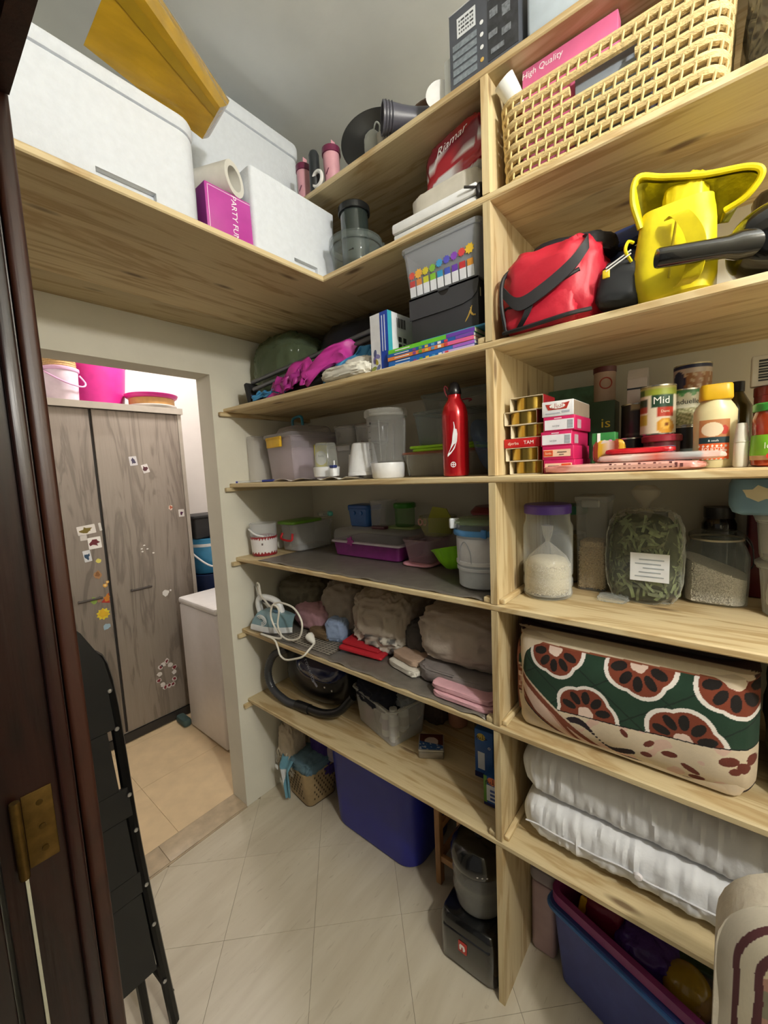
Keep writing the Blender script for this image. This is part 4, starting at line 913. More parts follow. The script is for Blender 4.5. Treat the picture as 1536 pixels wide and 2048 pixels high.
    obj('jug_lid', MB().lathe([(.069, .197), (.0715, .2), (.0715, .216), (.068, .22), (.03, .222), (.022, .226), (.0001, .227)], 44), clear('dcdcd6', .6, .25), b)
    for a in range(4): obj('jug_rib', MB().tube([(.0565*math.cos(a*1.57+.3), .0565*math.sin(a*1.57+.3), .06), (.064*math.cos(a*1.57+.3), .064*math.sin(a*1.57+.3), .185)], .002, 6), clear('d0d0cc', .5, .1), b)
    gm = MB()
    for k in range(6): gm.box(-.0625-.0012*k, -.061-.0012*k, .012, .012+(.012 if k % 2 else .006), .075+k*.018, .0765+k*.018)
    obj('gauge_mark', gm, mat('4a4a48', .5), b)
    obj('measure_dot', MB().lathe([(.004, 0), (.0001, .001)], 10, m=T(-.0668, .012, .175, ry=-PI/2)), mat('3a3a3a', .5), b)
    # containers at the back
    lidded('clip_container', 'clear clip-lid container behind the small blender cup', (1.255, 1.172, ZD), .13, .205, .125, CLD, clear('dadcd8', .55, .3), .016, 1.08, clip=clear('e6e8ee', .7, .3))
    lidded('side_container', 'frosted container lying on its side on top of the clip-lid container', (1.28, 1.225, ZD+.1385), .09, .11, .075, CLD, clear('d6d4cc', .6, .4), .010, 1.05, rz=.05)
    lidded('side_container', 'frosted container with brownish lid at the right on the clip-lid container', (1.28, 1.105, ZD+.1385), .09, .11, .072, CLD, clear('c4b5a4', .6, .4), .010, 1.05, rz=-.05)
    for k, (y, lab) in enumerate(((1.085, 'printed white folded leaflet leaning beside the blender cup'), (1.005, 'printed white folded leaflet leaning against the motor base'))):
        q = thing('folded_leaflet', lab, 'paper', (1.135, y, ZD), group='leaning folded leaflets'); obj('leaf', MB().box(-.002, .002, -.026, .026, 0, .092, m=T(ry=.12)), mat('e9e9e4', .6), q)
        ln = MB()
        for r in range(9): ln.box(-.0028, -.0021, -.02, .018-.01*(r % 3), .012+.008*r, .0145+.008*r, m=T(ry=.12))
        obj('print_lines', ln, mat('7a7a78', .6), q)
    # glass dish, green lids, teal boxes
    g = thing('foil_dish', 'clear rectangular dish with a terracotta rim behind the red bottle', 'dish', (1.155, .668, ZD), rz=.0)
    obj('dish_body', MB().tub(.16, .215, .07, .003, .012, 1.16, .004), clear('c9c9c0', .45, .2), g); obj('dish_rim', MB().rbox(.196, .258, .007, .014, m=T(z=.0705)), clear('c8785c', .7, .3), g)
    obj('side_bracket', MB().tube([(-.08, .115, .07), (-.07, .12, .03), (-.075, .11, .004)], .004, 6), mat('9a9a96', .4, .6), g)
    z = ZD+.0785
    for k in range(2): single('green_lid', MB().rbox(.17, .23, .009, .02), mat('9ad61f', .35), ['lower bright green plastic lid on the clear dish', 'upper bright green plastic lid on the clear dish'][k], 'lid', (1.16, .655+.012*k, z+.0095*k), .04, group='green lids')  # these flat green pieces are loose container lids
    lidded('bluish_container', 'bluish clear container on the green lids', (1.165, .665, z+.0195), .14, .18, .10, clear('a9bcc0', .42, .2), clear('c4d2d4', .45, .2), .008, 1.12)
    lidded('bluish_container', 'larger clear container on top, touching the shelf above', (1.20, .645, z+.0195+.106), .12, .22, .055, clear('b5bfb8', .3, .2), clear('c4d2cc', .35, .2), .006, 1.1)
    single('green_clip', MB().rbox(.006, .02, .035, .002), mat('6fae2a', .35), 'small green clip beside the bluish containers', 'clip', (1.05, .798, z+.05)) if False else None
    single('blue_bag', MB().blob(.12, .05, .155, 9, .06, 2, .7, .8, m=T(rx=-.35)), clear('6f93c4', .6, .15), 'shiny blue plastic lid leaning between the red bottle and the divider', 'lid', (1.11, .492, ZD+.009))
    # red bottle
    r = thing('red_bottle', 'dented red aluminium bottle with white chilli print and carabiner', 'bottle', (1.0, .563, ZD))
    rd = mat('b8101c', .22, .35, var=.05, coat=.5)
    obj('bottle_body', MB().lathe([(.030, 0), (.0345, .002), (.036, .008), (.036, .125), (.0365, .155), (.0355, .172), (.030, .19), (.021, .203), (.0175, .212), (.0175, .222), (.0001, .222)], 48), rd, r)
    obj('cap', MB().lathe([(.0185, .219), (.0195, .221), (.0175, .232), (.013, .247), (.010, .25), (.0001, .25)], 32), mat('151315', .3), r)
    obj('cap_loop', MB().tube([(0, .012*math.cos(a), .238+.012*math.sin(a)) for a in [2*PI*k/24 for k in range(24)]], .0035, 8, closed=True), mat('1a1718', .3), r)
    obj('carabiner', MB().tube([(-.006, .018+.006*math.cos(a)+.006*math.sin(a), .228+.017*math.sin(a)) for a in [2*PI*k/24 for k in range(24)]], .0022, 8, closed=True), mat('a8505a', .25, .8), r)
    obj('hook_loop', MB().tube(crom([(.01, -.018, .205), (.012, -.032, .206), (.014, -.044, .203), (.012, -.036, .199)], 5), .0022, 6), mat('6a1420', .4), r)
    ch = [(-.0145, -.045), (-.006, -.038), (.003, -.026), (.008, -.010), (.0095, .006), (.008, .017), (.0045, .0185), (.0042, .024), (.0022, .034), (.0012, .034), (.002, .022), (.001, .016), (-.0012, .004), (-.003, -.012), (-.008, -.028), (-.0145, -.040)]
    def wrap(poly, ang, z, rr=.0364):
        cx = MB(); m_ = []
        for x, y in poly: a = x/rr; m_.append((-math.cos(a)*rr, -math.sin(a)*rr, y))
        cx.add(m_+[(p[0]*.985, p[1]*.985, p[2]) for p in m_], [tuple(range(len(poly)))], T(z=z) @ T(rz=ang)); return cx
    obj('chilli_print', wrap([(x*1.2, y*1.15) for x, y in ch], .35, .105, .0371), mat('f2f0f4', .4), r)
    rg = MB()
    for k in range(24):
        a0, a1 = 2*PI*k/24, 2*PI*(k+1)/24
        q = [(.0075*math.cos(a0), .0075*math.sin(a0)), (.0075*math.cos(a1), .0075*math.sin(a1)), (.0055*math.cos(a1), .0055*math.sin(a1)), (.0055*math.cos(a0), .0055*math.sin(a0))]
        rg.add([(-math.cos(x/.0366)*.0366, -math.sin(x/.0366)*.0366, y) for x, y in q], [(0, 1, 2, 3)], T(z=.032) @ T(rz=.3))
    for q in ([(-.006, -.001), (.006, -.001), (.006, .001), (-.006, .001)], [(-.001, -.006), (.001, -.006), (.001, .006), (-.001, .006)]):
        rg.add([(-math.cos(x/.0366)*.0366, -math.sin(x/.0366)*.0366, y) for x, y in q], [(0, 1, 2, 3)], T(z=.032) @ T(rz=.3))
    obj('cross_emblem', rg, mat('f2f0f4', .4), r)
build_d_left()
def build_d_right():
    gold = mat('b79a4a', .22, .95, var=.15, sc=14, stretch=(1, 1, .2)); cream = mat('e9dcc0', .5)
    lab = ['lowest tuna can pack of the stack, orange sleeve', 'second tuna can pack up, orange sleeve', 'flat red tuna pack with white lettering in the middle of the stack', 'fourth tuna can pack up, dark red sleeve', 'fifth tuna can pack up, dark red sleeve', 'topmost tuna can pack of the stack']
    z = ZD; offs = [0, .010, .006, -.004, .012, -.003]
    for k in range(6):
        h = .0225 if k == 2 else .0325
        t = thing('tuna_pack', lab[k], 'tin pack', (1.03, .370+offs[k], z), group='tuna packs')
        sl = ['c4722c', 'c4682c', 'c41f22', '8a1420', '8a1420', '8f1822'][k]
        if k == 2:
            obj('sleeve', MB().rbox(.085, .088, h-.0003, .002), mat(sl, .35), t); text('TAM', .012, (-.0428, -.018, .011), t, 'ffffff'); text('djerba', .010, (-.0428, .02, .0105), t, 'f4e9dc', sx=1.1)
        else:
            w = MB(); e = .0012; X0, X1, Y0, Y1 = -.042, .042, -.044, .036
            w.box(X0, X1, Y0, Y0+e, 0, h-.0004).box(X0, X1, Y1-e, Y1, 0, h-.0004).box(X0, X1, Y0, Y1, 0, e).box(X0, X1, Y0, Y1, h-.0004-e, h-.0004)
            obj('sleeve', w, cream, t); obj('sleeve_side', MB().box(X0-.0003, X1, Y0-.0006, Y0, 0.0005, h-.0008), mat(sl, .35, var=.3, sc=90), t)
            obj('can', MB().lathe([(.034, 0), (.0365, .001), (.0365, h-.004), (.034, h-.003), (.0001, h-.003)], 40, m=T(-.003, -.004, .0014)), gold, t)
        z += h
    # small gold tin behind on top
    z = ZD; nm = ['lowest pink biscuit box of the stack', 'second pink biscuit box up with an orange label', 'middle pink biscuit box with a white label', 'fourth biscuit box up with a white label', 'white biscuit box on top of the stack']
    for k in range(5):
        h = (.031, .0315, .033, .033, .0345)[k]; pk = 'c8255e' if k < 4 else 'e9e9ec'
        t = thing('biscuit_box', nm[k], 'box', (1.045, .288+.003*((k*7) % 3-1), z), group='biscuit boxes')
        sx, sy = .14, .068
        obj('box_body', MB().rbox(sx, sy, h-.0004, .0012), mat(pk, .38), t)
        x = -sx/2-.0001
        if k == 4:
            obj('logo_field', MB().prism([(-.026, .006), (-.02, -.007), (.02, -.007), (.026, .008), (.016, .006), (-.016, .005)], .0006, m=T(x, .0, .022) @ FRONT), mat('b3352a', .4), t)
            obj('logo_oval', MB().prism([(.017*math.cos(q*PI/10), .0058*math.sin(q*PI/10)) for q in range(20)], .0006, m=T(x-.0006, 0, .0225) @ FRONT), mat('f4f2ee', .4), t)
            text('\uFEDD\uFE8E\uFEF3\uFEA9\uFE8D', .0125, (x-.0014, 0, .0235), t, 'a8242a')
            obj('print_line', MB().box(x-.0006, x, -.006, .026, .006, .0085).box(x-.0006, x, -.026, -.010, .007, .0115), mat('b4b8c4', .5), t)
            obj('side_tint', MB().box(-sx/2+.002, sx/2, -sy/2-.0004, -sy/2, .001, h-.002), mat('9a8a78', .5), t)  # flat brown-grey panel over one side of the white box
        elif k >= 2:
            obj('label', plate(-.032, .031, .003, .0255, x), mat('eceaf0', .5), t); obj('barcode_block', plate(-.030, -.019, .005, .023, x-.0007), mat('a9adb6', .5, var=.4, sc=400, stretch=(1, .05, 3)), t)
            text('NYZW', .005, (x-.0014, .006, .011), t, '5a5e66'); obj('header_text', plate(-.006, .010, .0275, .0295, x), mat('f6e6ee', .5), t)
            obj('side_label', MB().box(-.05, -.02, -sy/2-.0006, -sy/2, .004, .024), mat('b8a0a8', .5), t)
        else:
            obj('label', plate(-.028, .031, .007, .023, x), mat('f2cdb0', .5), t); yy = .02 if k else -.016
            obj('brand_patch', plate(yy-.010, yy+.010, .0085, .0215, x-.0007), mat('d8552e', .4), t); text('Saida', .007, (x-.0015, yy, .015), t, 'f6e6c8')
            obj('text_line', plate(-.02 if k else .0, 0 if k else .024, .016, .018, x-.0007).box(x-.0014, x-.0007, -.014 if k else .006, -.004 if k else .018, .011, .0125), mat('6a5a50', .5), t)
        z += h
    tz = z
    g = single('gold_tin', MB().lathe([(.034, 0), (.036, .001), (.036, .034), (.034, .035), (.0001, .034)], 40), mat('8c7a3e', .25, .9, var=.2), 'open gold tin pack standing behind the biscuit boxes', 'tin', (1.19, .335, ZD+.1425))
    single('tin_riser', MB().rbox(.09, .12, .142, .003), mat('6b3a2a', .5), 'brown carton behind the stacked biscuit boxes', 'carton', (1.19, .34, ZD))
    single('wafer_packet', MB().rbox(.012, .13, .24, .003, m=T(ry=.12)), mat('5f8c74', .4, var=.4, sc=30), 'green and red patterned packet leaning in the back corner', 'packet', (1.285, .348, ZD))
    single('cork_pad', MB().blob(.05, .1, .22, 3, .05, 2), mat('6a4630', .6), 'brown paper bundle in the dark back corner', 'bundle', (1.335, .362, ZD))
    # green carton
    c = thing('juice_carton', 'small green drink carton with a straw in front', 'carton', (1.045, .205, ZD)); obj('carton_body', MB().rbox(.035, .047, .086, .001), mat('2f7a3c', .4, var=.15), c)
    obj('straw', plate(.006, .012, .052, .085, -.0176, .002), mat('f2f4f2', .4), c); obj('pink_seal', MB().lathe([(.004, 0), (.0001, .001)], 14, m=T(-.0176, -.014, .066, ry=-PI/2)), mat('c886b8', .4), c)
    pl = MB()
    for k in range(5): pl.box(-.0182, -.0176, -.016+.002*(k % 2), .016-.003*(k % 3), .018+.007*k, .0205+.007*k)
    obj('print_lines', pl, mat('c9e2c6', .5), c)
    # cans
    def peach(a, v):
        u = a*.034
        if v > .93: return 'b9b06a'
        if v > .80: return '9aa83a' if a > -.7 else '4a6a2a'
        if -.009 < u < .035 and .55 < v < .80: return '23452f'
        if .0 < u < .035 and .36 < v < .55: return 'b8361f'
        if ((u-.020)/.019)**2+((v-.16)/.17)**2 < 1: return 'd89a2c' if ((u-.020)/.011)**2+((v-.2)/.09)**2 > 1 else ('e8b84a' if ((u-.020)/.004)**2+((v-.2)/.04)**2 > 1 else '8a4a1c')
        if u < -.018 and .45 < v < .75: return 'a83a24' if v < .58 else '243f2c'
        if u < -.016 and .2 < v < .42: return 'c9b23a'
        return 'e6ddc4'
    t = can('peach_can', 'large fruit can with peach label and dark green Mid lettering', 'can', (1.125, .114, ZD+.0755), .034, .108, peach)
    text('Mid', .022, (0, 0, .0735), t, 'f6f4ea', rot=.30, bend=.0346); text('Demi', .008, (0, 0, .050), t, 'f0e2c0', rot=.52, bend=.0346)
    t = thing('spread_tub', 'round tub with maroon lid and blue and white label under the fruit can', 'tub', (1.115, .105, ZD))
    L = [(.0345, .002+k*.0022) for k in range(27)]
    def tubp(co):
        a = math.atan2(-co.y, -co.x); v = co.z
        if -.75 < a < .95 and .012 < v < .050:
            if v > .040: return lin('8fa6d8')
            if ((a-.62)/.26)**2+((v-.026)/.012)**2 < 1: return lin('3a5aa8')
            if ((a+.5)/.2)**2+((v-.02)/.008)**2 < 1: return lin('a8703a')
            return lin('e4e8f2')
        return lin('5a1a24')
    obj('tub_body', MB().lathe([(.030, 0)]+L+[(.0001, .059)], 64), vcol(.35, coat=.3), t, col=tubp)
    obj('tub_lid', MB().lathe([(.0365, .059), (.0385, .061), (.0385, .072), (.036, .0745), (.0001, .0745)], 48), mat('8f2433', .35), t)
    def bean(a, v):
        if v > .9: return '4a8a52'
        if v > .84+.05*math.sin(a*9): return '6aa86a'
        if v > .5: return 'dcdcc4'
        return '8a8a5a' if math.sin(a*37+v*60)*math.sin(v*90+a*11) > -.1 else 'c9c59a'
    t = can('bean_can', 'green bean can stacked behind the mayonnaise', 'can', (1.175, .066, ZD+.0925), .030, .082, bean)
    text('nduelle', .0155, (0, 0, .053), t, '1c2a1c', rot=.18, bend=.0306)
    t = can('black_can', 'black can under the bean can behind the mayonnaise', 'can', (1.175, .066, ZD), .033, .092, lambda a, v: '7f96a0' if .30 < v < .45 and abs(a) < .8 else '15161a')
    for k, (x, y, zz, r, h, lb) in enumerate(((1.215, .165, ZD+.005, .036, .155, 'tall black can with pale mushrooms pictured'), (1.16, .17, ZD, .030, .075, 'short black can in front of the tall mushroom can'))):
        def bc(a, v, k=k):
            if k == 0 and .1 < v < .36 and (((a+.25)/.35)**2+((v-.24)/.10)**2 < 1 or ((a-.35)/.35)**2+((v-.25)/.10)**2 < 1): return '9a8a5c'
            if k == 0 and v > .9 and abs(a) < .25: return 'a8a67a'
            if k == 0 and .5 < v < .56 and abs(a) < .6: return '4a4a44'
            return '131316'
        can('black_can', lb, 'can', (x, y, zz if k else ZD), r, h+(.005 if k == 0 else 0), bc, group='black mushroom cans')
    can('corn_can', 'small green can with silver lid behind the red packets', 'can', (1.085, .165, ZD), .026, .045, lambda a, v: '8fa85a' if math.sin(a*8)*math.sin(v*12) > -.3 else 'c9c06a')
    t = thing('dark_green_box', 'dark green carton with yellow letters behind the juice carton', 'carton', (1.235, .245, ZD)); obj('carton_body', MB().rbox(.06, .062, .178, .002), mat('26402a', .45), t)
    text('is', .034, (-.0307, -.010, .120), t, 'd8c23a', sx=1.2)
    t = thing('snack_tube', 'white snack canister with dark red lid at the back', 'canister', (1.265, .250, ZD+.1785)); obj('canister_body', MB().lathe([(.026, 0), (.0265, .001), (.0265, .082), (.0001, .082)], 36), mat('b9a08c', .5), t)
    obj('lid', MB().lathe([(.0275, .08), (.028, .081), (.028, .094), (.0001, .095)], 36), mat('5a1d1d', .4), t); obj('ring_print', MB().tube([(-math.cos(.55*math.cos(a)+.3)*.0268, -math.sin(.55*math.cos(a)+.3)*.0268, .05+.014*math.sin(a)) for a in [2*PI*k/28 for k in range(28)]], .0016, 5, closed=True), mat('a83a2a', .5), t)
    t = thing('milk_carton', 'small white gable-top carton with an orange base on the tall black can', 'carton', (1.215, .165, ZD+.1605)); obj('carton_body', MB().rbox(.042, .042, .06, .001), mat('c9c4c0', .5), t)
    obj('gable', MB().loft([[(-.021, -.021, .06), (.021, -.021, .06), (.021, .021, .06), (-.021, .021, .06)], [(-.003, -.021, .085), (.003, -.021, .085), (.003, .021, .085), (-.003, .021, .085)]]), mat('cfcac6', .5), t)
    obj('stripe', MB().box(-.0216, -.021, -.021, .021, .034, .038), mat('25303a', .5), t); obj('orange_side', MB().box(-.021, .021, -.0218, -.0212, .002, .034), mat('8a3a24', .5), t)
    # blue top tin
    def nut(a, v):
        if v > .86: return '1c2450'
        if ((a+.75)/.45)**2+((v-.45)/.33)**2 < 1: return '1c2450'
        if a > -.35 and v < .7: return 'a8744a' if math.sin(a*13+v*9)*math.sin(v*17) > -.4 else 'd8bfa0'
        return 'cfc0b4'
    t = can('nut_tin', 'tilted snack tin with navy top and nut picture behind the bean can', 'tin', (1.235, .058, ZD+.165), .037, .072, nut)
    single('tin_support', MB().lathe([(.033, 0), (.034, .002), (.034, .163), (.033, .1645), (.0001, .1645)], 36), mat('4a4438', .4), 'brown canister standing under the snack tin', 'canister', (1.255, .052, ZD))
    # mayonnaise
    m = thing('mayonnaise_bottle', 'squeeze bottle of mayonnaise with yellow cap and orange label', 'bottle', (1.07, .012, ZD), rz=.1)
    pr = ((0, .030, .026), (.004, .035, .028), (.05, .0345, .028), (.09, .035, .0285), (.112, .035, .0285), (.122, .030, .026), (.131, .024, .023), (.136, .022, .022))
    obj('bottle_body', MB().loft([[(x, y, z) for x, y in [(b*math.cos(q*PI/18), a*math.sin(q*PI/18)) for q in range(36)]] for z, a, b in pr]), mat('e2d6a4', .35), m)
    obj('cap', MB().loft([[(x, y, z) for x, y in rrect(2*b, 2*a, .012, 5)] for z, a, b in ((.133, .025, .024), (.136, .0265, .0255), (.160, .0255, .0245), (.163, .024, .023))]), mat('dcae1a', .4), m)
    def lab_c(co):
        u, v = co.y, co.z
        if v < .048: return lin('e2622a') if math.sin(u*900)+math.sin(v*700) > -.9 else lin('f2ece0')
        if v < .060: return lin('17343a')
        if ((u-.006)/.017)**2+((v-.075)/.014)**2 < 1: return lin('e8d4b4')
        if ((u+.013)/.006)**2+((v-.073)/.009)**2 < 1: return lin('b8392a')
        return lin('b87848')
    def labf(u, v):
        y = .026-.047*u; z = .016+.078*v; return (-.0285*math.sqrt(max(0, 1-(y/.0352)**2))-.0007, y, z)
    obj('label', MB().grid(labf, 50, 70), vcol(.4), m, col=lab_c)
    text('FOUETTÉE', .0085, (-.0295, .004, .036), m, 'f6eee0', sx=.9); text('& oeufs', .0055, (-.0295, .004, .053), m, 'f0f0ea')
    o = thing('oil_bottle', 'dark olive oil bottle in shadow behind the mayonnaise', 'bottle', (1.235, -.022, ZD)); obj('bottle_body', MB().lathe([(.026, 0), (.029, .003), (.029, .13), (.014, .16), (.012, .165), (.0001, .165)], 32), mat('4a4218', .2, coat=.5), o); obj('cap', MB().lathe([(.0145, .163), (.0145, .185), (.0001, .186)], 24), mat('101418', .4), o)
    s = thing('white_shaker', 'slim white plastic bottle between mayonnaise and sauce jar', 'bottle', (1.035, -.0285, ZD)); obj('bottle_body', MB().lathe([(.010, 0), (.0115, .003), (.011, .045), (.009, .07), (.0075, .082), (.0001, .083)], 24), mat('e2e0d2', .35), s); obj('band', MB().lathe([(.0112, .046), (.0118, .047), (.0112, .049)], 24, c0=False, c1=False), mat('c9c6b4', .4), s)
    j = thing('sauce_jar', 'jar of red sauce with green lid and green label at the right edge', 'jar', (1.03, -.075, ZD)); obj('glass', MB().lathe([(.028, 0), (.033, .003), (.034, .03), (.032, .05), (.0335, .085), (.030, .098), (.029, .103), (.0001, .103)], 40), mat('a83c1c', .12, coat=.6, var=.15), j)
    obj('lid', MB().lathe([(.032, .099), (.033, .1), (.033, .112), (.03, .114), (.0001, .114)], 40), mat('3a9a3a', .35), j)
    obj('label', MB().lathe([(.0345, .020), (.0349, .021), (.0335, .056), (.033, .057)], 48, c0=False, c1=False), mat('7fc02a', .4), j); obj('label_base', MB().lathe([(.0343, .012), (.0346, .013), (.0348, .020)], 48, c0=False, c1=False), mat('c9a07a', .4), j)
    obj('tomato_print', MB().prism([(.008*math.cos(q*.5), .007*math.sin(q*.5)) for q in range(12)], .001, m=T(z=.019) @ T(rz=.0) @ T(-.0340, .006, 0) @ FRONT), mat('c22a24', .4), j); text('le', .016, (0, 0, .037), j, 'f2f6e6', rot=-.35, bend=.0352)
    single('red_lid_jar', MB().lathe([(.03, 0), (.036, .004), (.036, .14), (.037, .141), (.037, .158), (.0001, .16)], 36), mat('7a1418', .3, coat=.4), 'dark red lidded jar behind the sauce jar', 'jar', (1.17, -.085, ZD))
    w = thing('barcode_packet', 'white packet with a barcode at the upper right edge', 'packet', (1.17, -.08, ZD+.1605)); obj('packet_body', MB().rbox(.03, .075, .062, .003), mat('cfcac0', .5), w)
    bc = MB()
    for k in range(8): bc.box(-.0158, -.0152, .0, .026, .010+k*.0055, .013+k*.0055+(.001 if k % 2 else 0))
    obj('barcode', bc, mat('1c1c1c', .5), w)
    # packets on the front edge
    def packet(name, label, cx, cy, z, sx, sy, h, hexes, rz, seed):
        def c(co):
            k = int((co.y/sy+.5)*6.0+.6*noise.noise(Vector((co.x*40, co.y*20, seed)))); return lin(hexes[k % len(hexes)])
        single(name, MB().blob(sx, sy, h, seed, .10, 2.6, .5, .35, 70, 16, st=(1, .5, 1)), vcol(.25, coat=.4), label, 'packet', (cx, cy, z), rz, col=c)
    packet('meat_packet', 'long pink printed plastic packet along the front edge of the shelf', .985, .17, ZD, .07, .28, .018, ['dc9a90', 'e0a89c', 'e6b8aa', 'e8beb0', 'e6b6a8', 'd89084'], -.03, 4)
    packet('meat_packet', 'crumpled clear and red packet lying on the pink packet', .995, .10, ZD+.0185, .06, .20, .016, ['d8b0a8', 'a8a8a8', 'c86a5c', 'd89a8c', 'dcc8c0'], .05, 9)
    packet('red_packet', 'glossy red packet on top of the front packets', 1.03, .135, ZD+.035, .05, .12, .013, ['b3141f', 'c01a26', 'b3141f', 'd8303a'], .06, 13)
    packet('seasoning_packet', 'yellow and brown triangular packet leaning behind the front packets', 1.035, .195, ZD+.019, .02, .06, .05, ['c9a02a', '8a3a20', 'c9b0a0', 'bdb2b0'], .1, 17)
    pr_ = MB()
    for k in range(16): pr_.box(-.0362, -.0356, -.115+k*.0085-.0015, -.112+k*.0085, .006, .013+.002*(k % 3))
    o = obj('print_marks', pr_, mat('6a3a38', .5), bpy.data.objects['meat_packet'])
build_d_right()
# ================================================================== E shelf
def grains(mb_fn, material, name, parent, n, r, seed=1, l=2.4):
    """loose grains packed over a filled volume, joined as one stuff part"""
    rnd = random.Random(seed); mb = MB()
    oct_v = [(1, 0, 0), (-1, 0, 0), (0, 1, 0), (0, -1, 0), (0, 0, 1), (0, 0, -1)]
    oct_f = [(0, 2, 4), (2, 1, 4), (1, 3, 4), (3, 0, 4), (2, 0, 5), (1, 2, 5), (3, 1, 5), (0, 3, 5)]
    for i in range(n):
        p = mb_fn(rnd)
        m = Matrix.Translation(p) @ Matrix.Rotation(rnd.uniform(0, 6.3), 4, Vector((rnd.uniform(-1, 1), rnd.uniform(-1, 1), rnd.uniform(-1, 1))).normalized()) @ Matrix.Diagonal((r*l, r, r, 1))
        mb.add(oct_v, oct_f, m)
    o = obj(name, mb, material, parent, angle=80); o['kind'] = 'stuff'; return o
def build_e_left():
    # silver-grey liner sheets
    ln = mat('807a72', .38, .35, var=.12, sc=30, bump=.25, bsc=300)
    def sheet(y0, y1, x0, x1, z, seed, name, label):
        def f(u, v):
            x = x0+(x1-x0)*v; y = y0+(y1-y0)*u
            if v < .06: x += .006*noise.noise(Vector((u*22, seed, 1)))
            k = max(0, noise.noise(Vector((u*16, seed, 3))))*.012*max(0, 1-v*6)
            return (x, y, z+.0012+k)
        o = single(name, MB().grid(f, 90, 20), ln, label, 'liner'); o.modifiers.new('s', 'SOLIDIFY').thickness = .0008
    sheet(.463, 1.47, .942, 1.385, ZE, 2, 'shelf_liner', 'silver grey anti-slip liner sheet under the plastic containers')
    sheet(.463, 1.50, .938, 1.385, ZF, 7, 'shelf_liner', 'grey ribbed liner sheet under the pile of clothes')
    z0 = ZE+.004
    # small bucket
    b = thing('small_bucket', 'small clear bucket with a white label and dark red drips at the left end', 'bucket', (1.035, 1.557, ZE))
    obj('bucket_body', MB().lathe([(.050, 0), (.0525, .003), (.0575, .135), (.0595, .135), (.0595, .142), (.0555, .142), (.0505, .004), (.0001, .003)], 40), CL, b)
    def drip(co):
        a = math.atan2(co.y, co.x); v = co.z
        if v < .016+.006*noise.noise(Vector((a*9, 1, 0)))+.004*math.sin(a*23): return lin('8f1c24')
        if v > .076+.006*noise.noise(Vector((a*9, 7, 0)))+.003*math.sin(a*31): return lin('9a2028')
        if abs(v-.055) < .004 and abs(((a-3.9) % 6.283)-.0) < .1: return lin('5a4a4a')
        return lin('ece9ea')
    obj('label', MB().lathe([(.0533+.0045*k/36, .003+.083*k/36) for k in range(37)], 110, c0=False, c1=False), vcol(.4), b, col=drip)
    obj('handle', MB().tube(crom([(-.02, .058, .118), (-.05, .035, .12), (-.06, .0, .112), (-.056, -.03, .098), (-.035, -.052, .09)], 6), .004, 7), mat('e6e6e8', .3), b)
    # clear box with red handle
    t = thing('clear_box', 'clear plastic box with a red side handle at the back left', 'storage box', (1.235, 1.50, z0)); obj('box_body', MB().tub(.20, .115, .122, .002, .014, 1.08, .004), CLD, t)
    obj('handle', MB().tube(crom([(-.113, .038, .082), (-.122, .037, .056), (-.122, -.033, .052), (-.114, -.036, .082)], 5), .005, 8), mat('c8242c', .35), t)
    single('green_lid', MB().rbox(.19, .115, .013, .02), mat('6fa62a', .35), 'olive green lid lying flat on the clear box', 'lid', (1.20, 1.505, z0+.1225), rz=.04)  # a loose lid set on the box
    s = thing('plastic_ladle', 'clear ladle with a teal tip resting on the clear box', 'ladle', (1.295, 1.435, z0+.137), rz=-.55); obj('stem', MB().tube([(0, .04, .012), (0, -.11, .028)], .004, 6), clear('e0e4e0', .5, .2), s); obj('tip', MB().blob(.02, .05, .02, 2, .05, m=T(0, -.12, .018)), mat('4fb0a4', .35), s)
    obj('bowl', MB().blob(.05, .07, .022, 3, .04, m=T(0, .05, 0)), clear('e0e4e0', .4, .2), s)
    # blue container
    t = thing('blue_container', 'blue plastic pencil box standing on the carrier box near the back wall', 'container', (1.30, 1.185, z0+.1108)); obj('container_body', MB().tub(.085, .105, .075, .003, .012, 1.1, .004), mat('2563b0', .35), t); obj('lid', MB().rbox(.1, .122, .02, .012, m=T(z=.072)), mat('1f57a4', .35), t)
    for k in (-.02, .02): obj('knob', MB().lathe([(.009, 0), (.007, .004), (.0001, .005)], 14, m=T(-.047, k, .058, ry=-PI/2)), mat('2a6abc', .35), t)
    # purple tiffin
    t = thing('cake_carrier', 'long purple carrier box with a clear lid and flower latch', 'carrier', (1.258, 1.082, z0))
    obj('base_tray', MB().tub(.17, .335, .060, .003, .016, 1.05, .002), mat('7d2a78', .3, var=.15), t)
    obj('rim', MB().rbox(.195, .368, .008, .018, m=T(z=.056)), mat('cfc6d2', .35), t)
    obj('cover', MB().rbox(.183, .356, .046, .016, m=T(z=.064), tx=.95, ty=.97), clear('c9cbd0', .42, .14), t)
    fl = [(.016*(1+.28*math.cos(5*q*PI/15))*math.cos(q*PI/15), .016*(1+.28*math.cos(5*q*PI/15))*math.sin(q*PI/15)) for q in range(30)]
    obj('latch', MB().prism(fl, .004, m=T(-.096, .065, .066) @ FRONT), mat('9a2a86', .3), t)
    obj('carry_grip', MB().rbox(.03, .07, .012, .005, m=T(-.02, -.03, .1105)), mat('5a2430', .35), t)
    ct = z0+.1105
    single('green_lid', MB().rbox(.095, .14, .007, .02), mat('9ab06a', .35), 'pale green flat lid on the carrier box', 'lid', (1.302, .975, ct+.0005))  # a loose lid, laid flat
